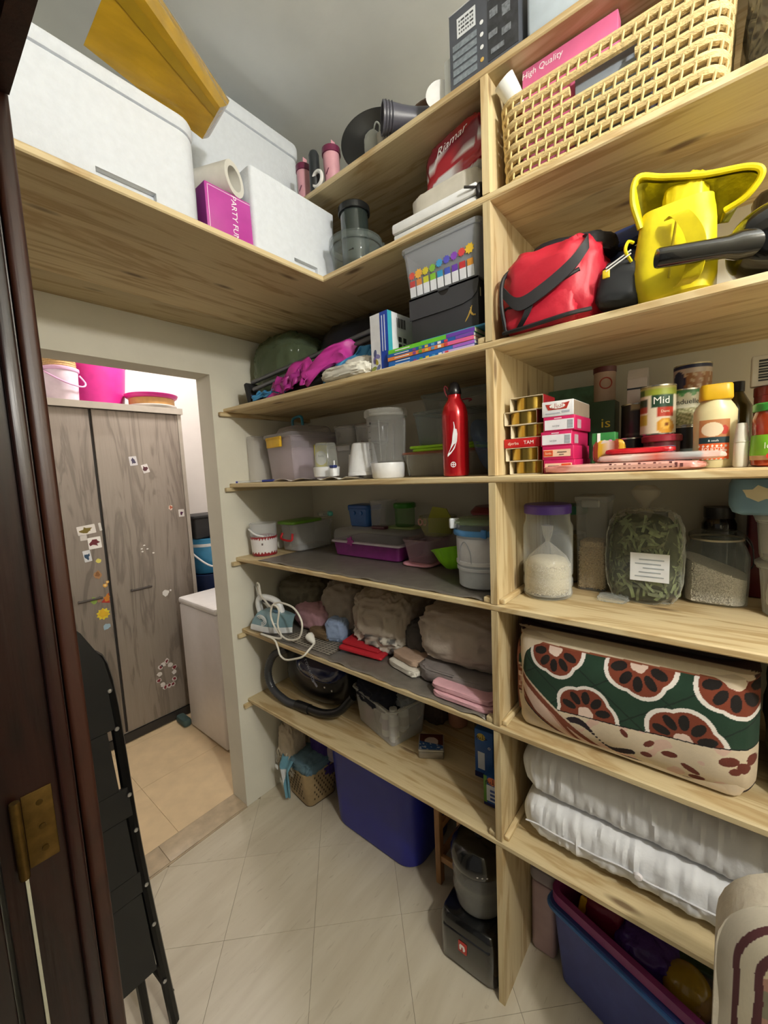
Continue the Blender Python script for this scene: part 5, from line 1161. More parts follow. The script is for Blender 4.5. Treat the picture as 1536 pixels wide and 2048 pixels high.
    j = thing('green_jar', 'round green plastic jar with dark green lid on the carrier box', 'jar', (1.302, .972, ct+.0080)); obj('jar_body', MB().lathe([(.036, 0), (.039, .003), (.041, .078), (.0001, .078)], 36), clear('5fa04a', .6, .25), j); obj('lid', MB().lathe([(.043, .074), (.0445, .076), (.0445, .09), (.04, .094), (.0001, .094)], 36), mat('3a8a22', .35), j)
    single('clear_beaker', MB().tub(.08, .08, .11, .002, .012, 1.05, .003), CL, 'empty clear beaker beside the green jar', 'beaker', (1.305, 1.085, ct+.0005))
    # pink lid, container, bowl, chopping board
    single('pink_lid', MB().rbox(.15, .125, .008, .03), mat('e6a4b4', .35), 'pale pink lid lying under the clear container', 'lid', (1.225, .828, z0))  # a loose lid lying under the container
    t = thing('pink_container', 'clear pinkish food container on the pink lid', 'container', (1.235, .822, z0+.0085)); obj('container_body', MB().tub(.125, .098, .085, .002, .014, 1.2, .005), clear('d6b4c4', .45, .2), t)
    t = thing('clear_bowl', 'clear yellowish bowl with pink loops stacked on the pink container', 'bowl', (1.265, .795, z0+.0945)); obj('bowl_body', MB().lathe([(.035, 0), (.05, .006), (.066, .04), (.070, .075), (.067, .075), (.062, .04), (.047, .009), (.0001, .006)], 40), clear('c9c78c', .5, .2), t)
    for k in range(2): obj('loop', MB().tube([(-.062+.002*k, .035-.018*k+.008*math.cos(a), .058+.011*math.sin(a)) for a in [2*PI*q/16 for q in range(16)]], .003, 6, closed=True), mat('d8a49a', .4), t)
    single('lime_board', MB().prism([(-.05, 0), (.05, 0), (.052, .055), (.03, .092), (-.028, .098), (-.048, .055)], .004, m=Matrix(((0, 0, 1, 0), (-1, 0, 0, 0), (0, 1, 0, 0), (0, 0, 0, 1)))), mat('b5b824', .45), 'yellow-green cutting sheet standing in the clear bowl', 'board', (1.275, .795, z0+.1035))
    # pink stack
    st = thing('pink_tub_stack', 'stack of dusty pink plastic bowls at the back right', 'bowls', (1.315, .60, z0))
    for k in range(4): obj('bowl', MB().lathe([(.05, 0), (.06, .01), (.074, .06), (.077, .06), (.078, .066), (.072, .066), (.055, .008), (.0001, .006)], 40, m=T(z=.04*k)), mat(['c98a94', 'b87088', 'c07a78', 'a8525c'][k], .35), st)
    obj('lid', MB().lathe([(.076, .184), (.078, .188), (.062, .205), (.0001, .209)], 40), mat('9a4a48', .35), st)
    # lime bowl
    g = thing('lime_bowl', 'bright lime green scalloped bowl tipped beside the white bucket', 'bowl', (1.150, .655, z0+.002)); L = []
    for z, r in ((0, .022), (.006, .036), (.03, .052), (.062, .066), (.070, .074), (.072, .072), (.064, .063), (.03, .049), (.008, .033), (.006, .0005)):
        L.append([(r*(1+.035*math.cos(12*a)*(z > .01))*math.cos(a), r*(1+.035*math.cos(12*a)*(z > .01))*math.sin(a), z) for a in [2*PI*q/72 for q in range(72)]])
    obj('bowl_body', MB().loft(L, m=T(0, 0, .012, rx=-.22, ry=.12)), mat('8fdc1f', .3), g)
    # white bucket
    w = thing('white_bucket', 'white plastic bucket with blue rim and green lid against the divider', 'bucket', (1.075, .527, z0))
    obj('bucket_body', MB().lathe([(.064, 0), (.068, .004), (.073, .150), (.0001, .150)], 48), mat('d3dbe2', .35), w)
    obj('label_sleeve', MB().lathe([(.0713, .070), (.0722, .072), (.0742, .142), (.0735, .143)], 48, c0=False, c1=False), mat('eef0f6', .4), w)
    obj('band', MB().lathe([(.071, .066), (.0748, .067), (.0752, .076), (.072, .078)], 48, c0=False, c1=False), mat('f2f4f8', .35), w); obj('band', MB().lathe([(.0705, .05), (.0735, .051), (.074, .058), (.071, .06)], 48, c0=False, c1=False), mat('e6eaf0', .35), w)
    obj('rim', MB().lathe([(.074, .150), (.081, .151), (.082, .160), (.079, .166), (.072, .166)], 48, c0=False, c1=False), mat('5a9fe0', .35), w)
    obj('neck', MB().lathe([(.074, .164), (.074, .184), (.0001, .184)], 48), clear('c4d4dc', .5, .2), w)
    obj('lid', MB().lathe([(.078, .182), (.0795, .183), (.0795, .189), (.07, .195), (.0001, .197)], 48), clear('a8c89a', .7, .25), w)
    obj('clasp', MB().rbox(.012, .03, .03, .004, m=T(-.050, .062, .168, rz=.9)), mat('eef4f8', .3), w); obj('handle_lug', MB().rbox(.01, .02, .024, .004, m=T(-.072, -.04, .148, rz=-.5)), mat('4a8fd4', .35), w)
    arch = lambda y: crom([(-.0745, y+.022, .075), (-.0755, y+.018, .11), (-.0755, y, .135), (-.0755, y-.018, .11), (-.0745, y-.022, .075)], 5)
    obj('handle_outline', MB().tube([(-math.sqrt(max(.0001, .0752**2-p.y**2)), p.y, p.z) for p in arch(.02)], .001, 5), mat('b4bccb', .4), w)
build_e_left()
def build_e_right():
    jr = clear('dfe6e8', .12, .05); rice = mat('e2d8bc', .7, var=.12, sc=300, bump=.6, bsc=500)
    t = thing('rice_jar', 'big plastic jar with purple lid holding a tied bag of rice', 'jar', (1.078, .344, ZE+.0005))
    obj('jar_body', MB().lathe([(.052, 0), (.058, .004), (.0605, .012), (.0565, .026), (.0605, .032), (.0605, .048), (.0565, .056), (.0605, .063), (.0605, .185), (.054, .2), (.0545, .222), (.052, .222), (.0515, .2), (.058, .184), (.058, .01), (.0001, .004)], 48), jr, t)
    obj('lid', MB().lathe([(.055, .218), (.0575, .219), (.0575, .238), (.054, .242), (.0001, .243)], 48), mat('5a3f9c', .35), t)
    obj('rice_bag', MB().lathe([(.05, .006), (.056, .01), (.057, .05), (.056, .085), (.046, .105), (.022, .128), (.006, .142), (.006, .148), (.012, .165), (.014, .185), (.0001, .187)], 40, m=T()), clear('e6e2d6', .45, .2), t)
    obj('rice_fill', MB().blob(.108, .108, .098, 4, .03, 2, .5, .95, m=T(z=.006)), rice, t)
    grains(lambda r: (lambda a, q: Vector((.0545*math.cos(a), .0545*math.sin(a), q)))(r.uniform(PI*.6, PI*1.6), r.uniform(.012, .088)), mat('eee6d0', .6), 'loose_rice', t, 1100, .0011)
    t = thing('grain_jar', 'dark jar with a green lid behind the rice jar', 'jar', (1.265, .345, ZE)); obj('jar_body', MB().lathe([(.045, 0), (.05, .004), (.05, .2), (.0001, .2)], 40), clear('8f8a70', .55, .15), t); obj('lid', MB().lathe([(.052, .198), (.053, .2), (.053, .222), (.0001, .224)], 40), mat('1f6a50', .4), t); obj('grain_fill', MB().lathe([(.046, .004), (.047, .14), (.0001, .142)], 36), mat('8a7a4a', .8, sc=200, var=.3), t)
    t = thing('cereal_dispenser', 'tall clear dispenser half full of pale grain', 'dispenser', (1.205, .260, ZE)); obj('body', MB().loft([[(x, y, z) for x, y in rrect(a, b, .01, 4)] for z, a, b in ((0, .072, .066), (.003, .076, .07), (.24, .084, .078), (.24, .08, .074), (.004, .072, .066), (.003, .07, .064))]), clear('d2d6d6', .22, .08), t)
    obj('lid', MB().rbox(.09, .084, .016, .01, m=T(z=.239)), clear('c9cccc', .7, .3), t); obj('pour_tab', MB().rbox(.01, .045, .02, .005, m=T(-.046, 0, .226)), clear('c4c8c8', .7, .3), t)
    gf = obj('grain_fill', MB().rbox(.069, .063, .115, .008, m=T(z=.005)).blob(.068, .062, .02, 2, .1, 3, m=T(z=.115)), mat('cdb588', .8, var=.45, sc=260, bump=.8, bsc=260), t)
    grains(lambda r: Vector((-.0352, r.uniform(-.031, .031), r.uniform(.006, .122))) if r.random() < .55 else Vector((r.uniform(-.034, .034), -.0322, r.uniform(.006, .122))), mat('dcc79c', .7), 'loose_grain', t, 1500, .0011)
    # bag of dried leaves
    t = thing('leaf_bag', 'knotted plastic bag of dried green leaves with a white label', 'bag', (1.155, .138, ZE))
    obj('leaf_core', MB().blob(.085, .135, .205, 4, .06, 2.4, .6, .6, m=T(z=.006)), mat('3a4028', .8, var=.4, sc=60), t)
    rnd = random.Random(8); mb = MB(); mb2 = MB()
    for k in range(330):
        a = rnd.uniform(PI*.45, PI*1.55) if rnd.random() < .8 else rnd.uniform(0, 2*PI); z = rnd.uniform(.028, .20); s = (1-((z-.1)/.125)**4)
        if s <= .05: continue
        s = s**.4
        c = Vector((.045*s*math.cos(a), .071*s*math.sin(a), z)); n = Vector((math.cos(a), math.sin(a), .15)).normalized()
        d = n.orthogonal().normalized(); d.rotate(Matrix.Rotation(rnd.uniform(0, 6.28), 3, n)); L = rnd.uniform(.012, .024)
        pts = crom([c-d*L+n*.001, c+n*.004+n.cross(d)*rnd.uniform(-.008, .008), c+d*L+n*.001], 3)
        (mb if rnd.random() < .6 else mb2).strap(pts, rnd.uniform(.004, .008), .0006, n.cross(d)+n*.25)
    for q, h in ((mb, '6f7a52'), (mb2, '54593a')):
        o = obj('dried_leaves', q, mat(h, .7, var=.3, sc=80), t, angle=60); o['kind'] = 'stuff'
    obj('bag_film', MB().blob(.105, .156, .222, 5, .07, 3, .55, .5, 64, 40), clear('e6ece6', .07, .05), t)
    obj('bag_neck', MB().lathe([(.03, .20), (.012, .225), (.008, .232), (.014, .242), (.028, .258), (.03, .272), (.018, .283), (.0001, .284)], 20), clear('c9c4b6', .4, .15), t)
    obj('bag_corner', MB().blob(.05, .06, .012, 9, .2, 3, m=T(-.04, .06, 0)), clear('e6ece6', .2, .05), t)
    obj('label', MB().box(-.0565, -.0558, -.055, .022, .062, .128), mat('dfe2e6', .5), t)
    lp = MB()
    for k in range(5): lp.box(-.0572, -.0566, -.045+.006*(k % 2), .012-.008*(k % 3), .072+k*.010, .0745+k*.010)
    obj('label_print', lp, mat('9aa2a8', .5), t)
    # clip jar with rice
    t = thing('clip_jar', 'clip-top glass jar part filled with white rice', 'jar', (1.238, .004, ZE)); t.scale = (.94, .94, 1)
    obj('glass', MB().loft([[(x, y, z) for x, y in rrect(2*r, 2*r, r*.55, 8)] for z, r in ((0, .055), (.006, .064), (.05, .066), (.115, .066), (.135, .058), (.142, .052), (.15, .052), (.15, .049), (.137, .054), (.115, .0625), (.008, .0605), (.004, .05))]), clear('aab2b0', .16, .04), t)
    obj('lid', MB().lathe([(.054, .152), (.057, .154), (.057, .162), (.048, .168), (.0001, .17)], 40), clear('6a7270', .4, .06), t); obj('seal', MB().lathe([(.052, .148), (.055, .149), (.055, .153), (.052, .153)], 40, c0=False, c1=False), mat('b4aa92', .5), t)
    wr = mat('55565a', .3, .9); obj('wire_clip', MB().tube(crom([(.0, -.058, .158), (-.01, -.068, .14), (-.012, -.072, .10), (-.006, -.068, .085)], 5), .0016, 6).tube(crom([(.012, -.058, .15), (.01, -.07, .13), (-.004, -.071, .12)], 5), .0016, 6), wr, t)
    obj('rice_fill', MB().loft([[(x, y, z+(.022*(y/.06) if z > .05 else 0)) for x, y in rrect(2*r, 2*r, r*.55, 8)] for z, r in ((.005, .058), (.01, .0598), (.085, .0615))]), mat('d8d4c8', .75, var=.2, sc=350, bump=.9, bsc=380), t)
    grains(lambda r: (lambda y: Vector((-.0618, y, r.uniform(.008, .084+.3*y))))(r.uniform(-.035, .045)), mat('eeeae0', .6), 'loose_rice', t, 1300, .0010)
    # dark jars behind
    for k, (x, y, r, h, lb) in enumerate(((1.335, .14, .038, .2, 'dark lidded jar in shadow behind the leaf bag'), (1.345, .0, .036, .215, 'dark glass jar behind the clip-top jar'))):
        t = thing('dark_jar', lb, 'jar', (x, y, ZE), group='dark jars at the back'); obj('jar_body', MB().lathe([(r*.9, 0), (r, .004), (r, h*.8), (r*.8, h*.88), (.0001, h*.88)], 32), mat('2a2620', .15, coat=.5), t); obj('lid', MB().lathe([(r*.85, h*.87), (r*.88, h*.88), (r*.88, h), (.0001, h)], 32), mat('2b2b2c' if k == 0 else '3a3a38', .35), t)
    single('red_lid_tin', MB().rbox(.09, .12, .268, .006), mat('5a1018', .4), 'dark red tin behind the clip-top jar', 'tin', (1.34, -.115, ZE))
    # tubs at right edge
    t = thing('round_tub', 'round clear tub with white and yellow contents at the right edge', 'tub', (1.185, -.128, ZE)); obj('tub_body', MB().lathe([(.045, 0), (.05, .004), (.058, .10), (.063, .102), (.063, .108), (.056, .108), (.048, .005), (.0001, .004)], 44), clear('e2e4e0', .34, .12), t); obj('lid', MB().lathe([(.064, .106), (.066, .108), (.066, .114), (.058, .12), (.0001, .12)], 44), clear('d8dcda', .5, .2), t)
    obj('contents', MB().blob(.085, .085, .07, 3, .08, 2.5, .6, .9, m=T(z=.006)), mat('eeeae4', .7), t); obj('yellow_slice', MB().blob(.012, .045, .02, 7, .15, 3, m=T(-.05, .0, .022)), mat('dfb02c', .5), t)
    t = thing('square_tub', 'frosted square tub with a clip lid in the middle of the right stack', 'tub', (1.19, -.118, ZE+.1205)); obj('tub_body', MB().tub(.085, .095, .088, .002, .018, 1.12, .004), clear('d6d8d2', .5, .25), t); obj('lid', MB().rbox(.108, .12, .013, .018, m=T(z=.086)), clear('dfe2de', .7, .3), t); obj('clip', MB().rbox(.006, .03, .034, .003, m=T(-.056, -.02, .062)), clear('eef0ee', .8, .3), t)
    t = thing('blue_tub', 'blue-grey tub with a worn white patch at the top of the right stack', 'tub', (1.165, -.115, ZE+.2205)); obj('tub_body', MB().rbox(.12, .20, .080, .02), mat('6f93ac', .45), t); obj('worn_patch', MB().prism([(.028*(1+.2*math.sin(q*2.3))*math.cos(q*.4488), .014*(1+.25*math.cos(q*3.1))*math.sin(q*.4488)) for q in range(14)], .0008, m=T(-.0601, .05, .046) @ FRONT), mat('cfc6a8', .6), t)
build_e_right()
# ================================================================== F and G shelves
def cloth(name, label, loc, s, hexc, seed, amp=.12, fr=3., e=(.5, .5), st=(1, 1, 1), rz=0, rough=.9, bump=.3, group=None, cat_='cloth', nu=72, nv=36, col=None, rx=0, ry=0):
    m = vcol(.9, .3, 120) if col else mat(hexc, rough, var=.08, sc=30, bump=bump, bsc=120)
    return single(name, MB().blob(s[0], s[1], s[2], seed, amp, fr, e[0], e[1], nu, nv, st), m, label, cat_, loc, rz, group, col=col, rx=rx, ry=ry, angle=80)
def build_f_left():
    z = ZF+.0035; G = 'clothes piled on the ironing shelf'
    # iron
    t = thing('steam_iron', 'white and teal steam iron at the left end of the shelf', 'iron', (1.005, 1.475, z), rz=.12)
    def outline(k, w=.052):   # k 0 heel .. 1 tip ; along -y
        return w*(1-max(0, (k-.35)/.65)**2.0)
    def sect(scale, z, back=.0):
        P = []; n = 16
        for i in range(n+1):
            k = i/n; P.append((-outline(k)*scale, .10-back-.20*k*(1-back*2)))
        for i in range(n-1, -1, -1):
            k = i/n; P.append((outline(k)*scale, .10-back-.20*k*(1-back*2)))
        return [(x, y, z) for x, y in P]
    obj('soleplate', MB().loft([sect(.98, 0), sect(1, .002), sect(1, .006)]), mat('b9bcc0', .25, .9), t)
    obj('skirt', MB().loft([sect(1.02, .006), sect(1.03, .012), sect(.98, .030, .004)]), mat('e9ecee', .3), t)
    obj('body_shell', MB().loft([sect(.97, .030, .004), sect(.88, .05, .012), sect(.66, .078, .03), sect(.45, .088, .045)]), mat('7fa0aa', .25, coat=.4), t)
    obj('nose_tank', MB().loft([[(x*.9, y*.6-.03, zz) for x, y, _ in sect(s, 0)] for s, zz in ((.9, .045), (.8, .062), (.45, .085))]), mat('cfdde4', .2, coat=.4), t)
    obj('handle', MB().tube(crom([(0, .085, .055), (0, .098, .10), (0, .085, .132), (0, .03, .138), (0, -.02, .128), (0, -.04, .10), (0, -.045, .08)], 6), [.016]*7+[.0145]*30 if False else .0145, 12), mat('eff1f2', .3), t)
    obj('grip', MB().tube(crom([(0, .06, .1275), (0, .02, .128), (0, -.015, .12)], 5), .0135, 10), mat('3a3438', .5), t)
    obj('dial', MB().lathe([(.024, 0), (.024, .008), (.016, .012), (.0001, .012)], 24, m=T(0, -.03, .083)), mat('5a7f9a', .3), t)
    for k in range(3): obj('swirl', MB().tube([(-.050+.10*(.0) , .03+(.030-.008*k)*math.cos(a), .055+(.022-.006*k)*math.sin(a)) for a in [.6+q*.32 for q in range(14)]], .0024-.0004*k, 6, m=T(ry=-.0)), mat('eef2f4', .3), t)
    # cord
    wc = mat('e6e2d6', .4)
    cd = thing('iron_cord', 'cream power cord of the iron looping over the shelf edge to its plug', 'cord', (.94, 1.36, z))
    i = Matrix.Translation((-.94, -1.36, -z))
    c1 = [(1.005, 1.565, .95), (1.0, 1.585, 1.02), (.985, 1.545, 1.028), (.98, 1.53, .985), (.965, 1.475, .972), (.95, 1.42, .962), (.945, 1.38, .985), (.945, 1.33, .995), (.945, 1.255, .985), (.945, 1.215, .935), (.945, 1.24, .872), (.94, 1.31, .852), (.94, 1.375, .875), (.938, 1.405, .93), (.938, 1.385, .978), (.94, 1.35, .965), (.94, 1.365, .90), (.938, 1.345, .850), (.932, 1.42, .842), (.928, 1.47, .842), (.926, 1.38, .840), (.9235, 1.352, .815), (.9235, 1.34, .785), (.924, 1.305, .775), (.926, 1.25, .792), (.928, 1.20, .815), (.95, 1.185, .84), (.985, 1.20, .844)]
    obj('cord', MB().tube(crom(c1, 6), .0038, 8, m=i), wc, cd)
    obj('plug', MB().lathe([(.006, 0), (.012, .015), (.017, .03), (.017, .042), (.0001, .043)], 20, m=i @ T(.985, 1.20, .846, rx=-1.1, rz=-.2)), mat('eceae2', .35), cd)
    for k in (-.006, .006): obj('plug_pin', MB().tube([(k, 0, .042), (k, 0, .058)], .002, 6, m=i @ T(.985, 1.20, .846, rx=-1.1, rz=-.2)), mat('b9b9b4', .3, .9), cd)
    def plaid(co):
        a, b_ = (co.x*70) % 1, (co.y*55) % 1
        if a < .12 or b_ < .12: return lin('b9b2a4')
        if a < .45 or b_ < .4: return lin('6f695f')
        return lin('565149')
    single('place_mat', MB().grid(lambda u, v: (-.06+.12*u, -.14+.28*v, .0005+.0008*math.sin(v*9)), 110, 220), vcol(.7), 'grey plaid place mat under the iron plug', 'mat', (1.025, 1.235, z), col=plaid).modifiers.new('s', 'SOLIDIFY').thickness = .0006
    # clothes
    cloth('dark_jacket', 'dark olive grey bundle of clothes at the back left', (1.24, 1.475, z), (.27, .27, .19), '6a6555', 3, .16, 3.2, (.6, .6), group=G)
    cloth('pink_garment', 'dusty pink garment behind the iron', (1.15, 1.345, z), (.16, .20, .11), 'b98f98', 8, .14, 3.4, (.6, .6), group=G)
    cloth('brown_strap', 'brown rolled fabric strip beside the plug', (1.075, 1.24, z), (.07, .12, .038), '6e5a40', 11, .14, 3, group=G)
    cloth('blue_garment', 'light blue folded garment between the brown strip and red cloth', (1.10, 1.175, z), (.10, .085, .085), '93a6c6', 13, .14, 3, (.5, .5), rz=.3, group=G)
    cloth('grey_garment', 'taupe crumpled garment in the middle of the pile', (1.235, 1.195, z), (.25, .22, .215), '9b9184', 17, .16, 3.4, (.6, .6), group=G)
    def leafy(co):
        v = co.z
        if v < .075:
            q = noise.noise(Vector((co.y*38, co.z*38, co.x*20+3)))
            return lin('6a6866') if q > .12 else lin('cfc9bd')
        return lin('b3a797')
    cloth('beige_sheet', 'large beige bedsheet with a grey leaf print near the red cloth', (1.205, .965, z), (.28, .24, .218), None, 22, .14, 3.2, (.55, .55), group=G, col=leafy, nu=120, nv=70)
    r_ = thing('red_cloth', 'bright red folded cloth at the front of the pile', 'cloth', (1.065, 1.0, z), rz=.18); obj('fold', MB().rbox(.10, .185, .012, .008, .004, m=T(rx=.06, z=.008)), mat('b81e2c', .7, bump=.2), r_); obj('fold', MB().rbox(.085, .16, .010, .008, .004, m=T(.012, .01, .022, rx=.08)), mat('b01a28', .7, bump=.2), r_)
    cloth('dark_grey_garment', 'charcoal garment wedged between the beige bundles', (1.20, .80, z), (.2, .10, .13), '55514e', 26, .14, 3, group=G)
    for k, (x, y, sx, sy, h) in enumerate(((1.075, .79, .12, .14, 'd9d4c8'), (1.085, .795, .10, .12, 'b49a86'))):
        cloth('folded_linen', ['white folded linen at the front of the pile', 'tan folded linen on the white linen'][k], (x, y, z+.0225*k), (sx, sy, .022), h, 30+k, .08, 2.5, (.3, .35), rz=-.25, group=G)
    cloth('big_bundle', 'largest cream fabric bundle near the divider', (1.205, .615, z+.05), (.32, .30, .165), 'bdb0a2', 37, .12, 2.8, (.5, .5), st=(1, .6, 1.6), group=G)
    cloth('grey_fold', 'grey folded fabric under the cream bundle', (1.17, .60, z), (.32, .28, .050), '857d7a', 41, .06, 2.6, (.3, .35), st=(1, 1, 3), group=G)
    for k in range(2): cloth('pink_fold', ['lower pale pink folded fabric by the divider', 'upper pale pink folded fabric by the divider'][k], (1.005, .548, z) if k == 0 else (1.02, .556, z+.0165), (.10, .185, .016) if k == 0 else (.11, .19, .017), 'dba9b2', 45+k, .06, 2.2, (.3, .3), group=G)
build_f_left()
def build_g_left():
    z = ZG+.0005
    nv_ = mat('1c2750', .18, coat=.6); bk = mat('17181a', .35); bk2 = mat('0d0e10', .3)
    t = thing('canister_vacuum', 'navy and black canister vacuum cleaner with a coiled hose', 'vacuum', (1.17, 1.355, z))
    obj('body', MB().blob(.25, .40, .27, 2, .03, 2, .7, .75, ridge=False), bk2, t)
    obj('top_shell', MB().blob(.20, .27, .10, 3, .02, 2, .7, .7, m=T(-.035, -.06, .15, ry=-.35), ridge=False), nv_, t)
    hp = [(1.03, 1.44, .745), (1.005, 1.505, .71), (.995, 1.545, .63), (.995, 1.52, .556), (1.0, 1.43, .522), (1.01, 1.36, .522)]
    i = Matrix.Translation((-1.17, -1.355, -z)); pts = crom(hp, 14)
    obj('hose', MB().tube(pts, [.0155+.0016*(k % 2) for k in range(len(pts))], 12, m=i), mat('3a3c40', .35), t)
    obj('hose_cuff', MB().tube([(1.01, 1.37, .522), (1.012, 1.29, .528)], .020, 14, m=i), bk, t)
    obj('wand', MB().tube(crom([(1.012, 1.30, .528), (1.02, 1.21, .535), (1.04, 1.14, .56), (1.07, 1.09, .62)], 8), .0165, 12, m=i), bk2, t)
    text('rowenta', .030, (-.160, -.085, .205), t, '9aa4b8', FRONT @ Matrix.Rotation(-.35, 4, 'X'), -.75)
    obj('badge', MB().rbox(.03, .010, .002, .002, m=T(-.160, -.115, .155) @ FRONT @ T(rz=-.75)), mat('8a90a4', .3, .5), t)
    for k, (y, zz) in enumerate(((.0, .20), (-.14, .135), (-.17, .125))): obj('chrome_button', MB().lathe([(.005, 0), (.004, .003), (.0001, .004)], 12, m=T(-.143+.01*k, y, zz, ry=-PI/2)), mat('d8dce6', .1, .95), t)
    # clear bin with bottles
    i = Matrix.Rotation(-.26, 4, 'Z')
    t = thing('toiletries_bin', 'clear plastic bin of white bottles with dark cloth hanging over it', 'storage bin', (1.155, .975, z), rz=-.26)
    obj('bin_body', MB().tub(.15, .225, .145, .002, .014, 1.12, .005), CL, t); obj('bin_rim', MB().tube([(x, y, .142) for x, y in rrect(.18, .265, .02, 5)], .004, 6, closed=True), clear('d8dcda', .6, .2), t)
    for k, (x, y, r, h, rx) in enumerate(((-.045, -.085, .019, .125, 0), (-.048, -.04, .018, .14, .04), (-.02, .03, .012, .11, .45), (.02, -.06, .02, .12, 0))):
        b = thing('toiletry_bottle', ['white bottle at the right end of the clear bin', 'second white bottle from the right in the clear bin', 'white tube leaning in the middle of the clear bin', 'white bottle at the back of the clear bin'][k], 'bottle', tuple(Vector((1.155, .975, z+.004))+i @ Vector((x, y, .004*(k == 2)))), -.26, 'toiletries in the clear bin', rx=rx)
        obj('bottle_body', MB().lathe([(r*.9, 0), (r, .003), (r, h*.7), (r*.7, h*.76), (.0001, h*.76)], 22), mat('dfe2e2', .35), b); obj('cap', MB().lathe([(r*.75, h*.75), (r*.75, h), (.0001, h)], 20), mat('cfd4d4', .35), b)
        obj('label', MB().lathe([(r*1.01, h*.2), (r*1.02, h*.21), (r*1.02, h*.5), (r*1.01, h*.51)], 22, c0=False, c1=False), mat(['c9ccd2', 'b4b0c4', 'd8dcdc', 'c9c9c4'][k], .5), b)
    b = thing('pink_comb', 'pink hair accessory at the left of the clear bin', 'comb', tuple(Vector((1.155, .975, z+.004))+i @ Vector((-.045, .082, 0))), -.26); obj('comb_body', MB().blob(.02, .04, .05, 5, .2, 3), mat('c47a8a', .5), b)
    cloth('navy_cloth', 'dark navy cloth draped over the clear bin', (1.165, 1.005, z+.095), (.17, .20, .085), '171c2c', 51, .18, 3, (.6, .6), rz=-.26, cat_='cloth')
    cloth('grey_socks', 'grey fabric at the right end of the clear bin', (1.18, .90, z+.12), (.12, .11, .045), '7d848a', 53, .18, 3, rz=-.26)
    cloth('brown_bag', 'brown crumpled bag behind the clear bin', (1.31, .86, z), (.13, .12, .15), '4a3c34', 57, .14, 3, cat_='bag')
    # square tin
    t = thing('cheese_tin', 'flat square tin with a brown and blue printed top', 'tin', (1.125, .765, z), rz=.55); obj('tin_body', MB().rbox(.088, .088, .026, .006), mat('9a9488', .35, .5), t); obj('tin_lid', MB().rbox(.09, .09, .008, .006, m=T(z=.0262)), mat('b4b0a6', .35, .5), t)
    def tp(co):
        x, y = co.x, co.y; k = -x*.8+.2*y
        if k > .006 : return lin('2f5fa0') if noise.noise(Vector((x*120, y*120, 0))) < .25 else lin('c9d2dc')
        if (x*x+y*y) < .0006: return lin('d8c8bc')
        return lin('5a2418')
    obj('printed_top', MB().grid(lambda u, v: (-.041+.082*u, -.041+.082*v, .0346), 40, 40), vcol(.35, coat=.3), t, col=tp)
    # blue packs
    def pack(label, loc, h, w, d, green=False, k=0):
        t = thing('tissue_pack', label, 'packet', loc, rz=.05, group='blue milk packs by the divider'); obj('pack_body', MB().rbox(d, w, h, .003), mat('2a62ae', .35), t)
        obj('base_band', MB().box(-d/2-.0006, -d/2, -w/2, w/2, .002, h*.12), mat('1a2258', .4), t)
        if green: obj('green_edge', MB().box(-d/2-.0006, -d/2, w/2-.010, w/2, h*.12, h), mat('5f9a3a', .4), t)
        obj('white_print', MB().box(-d/2-.0012, -d/2-.0006, -w*.05 if not green else -w/2+.004, w*.32, h*.2, h*.55 if not green else h*.72), mat('dfe6f0', .4), t)
        if green:
            for q in range(3): obj('blue_stripe', MB().box(-d/2-.0018, -d/2-.0012, -w/2+.008, w*.1, h*(.26+.13*q), h*(.33+.13*q)), mat('3a5aa0', .4), t)
        obj('yellow_disc', MB().prism([(.014*math.cos(q*.4), .012*math.sin(q*.4)) for q in range(16)], .0006, m=T(-d/2, .008*(not green), h*.86) @ FRONT), mat('d8c04a' if not green else 'e07a4a', .4), t)
        text('\uFEE2\uFEF4\uFEE0\uFEA3', .022, (-d/2-.0014, .006*(not green), h*.86), t, '14182c')
        obj('ring_mark', MB().tube([(-d/2-.0008, -w*.3+.0035*math.cos(a), h*.68+.0035*math.sin(a)) for a in [2*PI*q/14 for q in range(14)]], .0009, 5, closed=True), mat('e6ecf4', .4), t)
    pack('tall blue milk pack with dark lettering beside the divider', (1.135, .557, z), .165, .062, .05)
    pack('lower blue milk pack with a green edge, nearest the front', (1.045, .490, z), .095, .05, .045, True, 1)
    single('water_bottle', MB().lathe([(.03, 0), (.033, .004), (.031, .05), (.033, .055), (.031, .1), (.033, .12), (.014, .16), (.013, .18), (.0001, .18)], 32), clear('2a3038', .6, .08), 'dark plastic water bottle behind the tall blue pack', 'bottle', (1.25, .625, z))
    single('beige_pot', MB().lathe([(.03, 0), (.036, .006), (.038, .075), (.034, .085), (.0001, .086)], 36), mat('b98468', .5), 'salmon beige lidded pot at the back of the shelf', 'pot', (1.315, .765, z))
build_g_left()
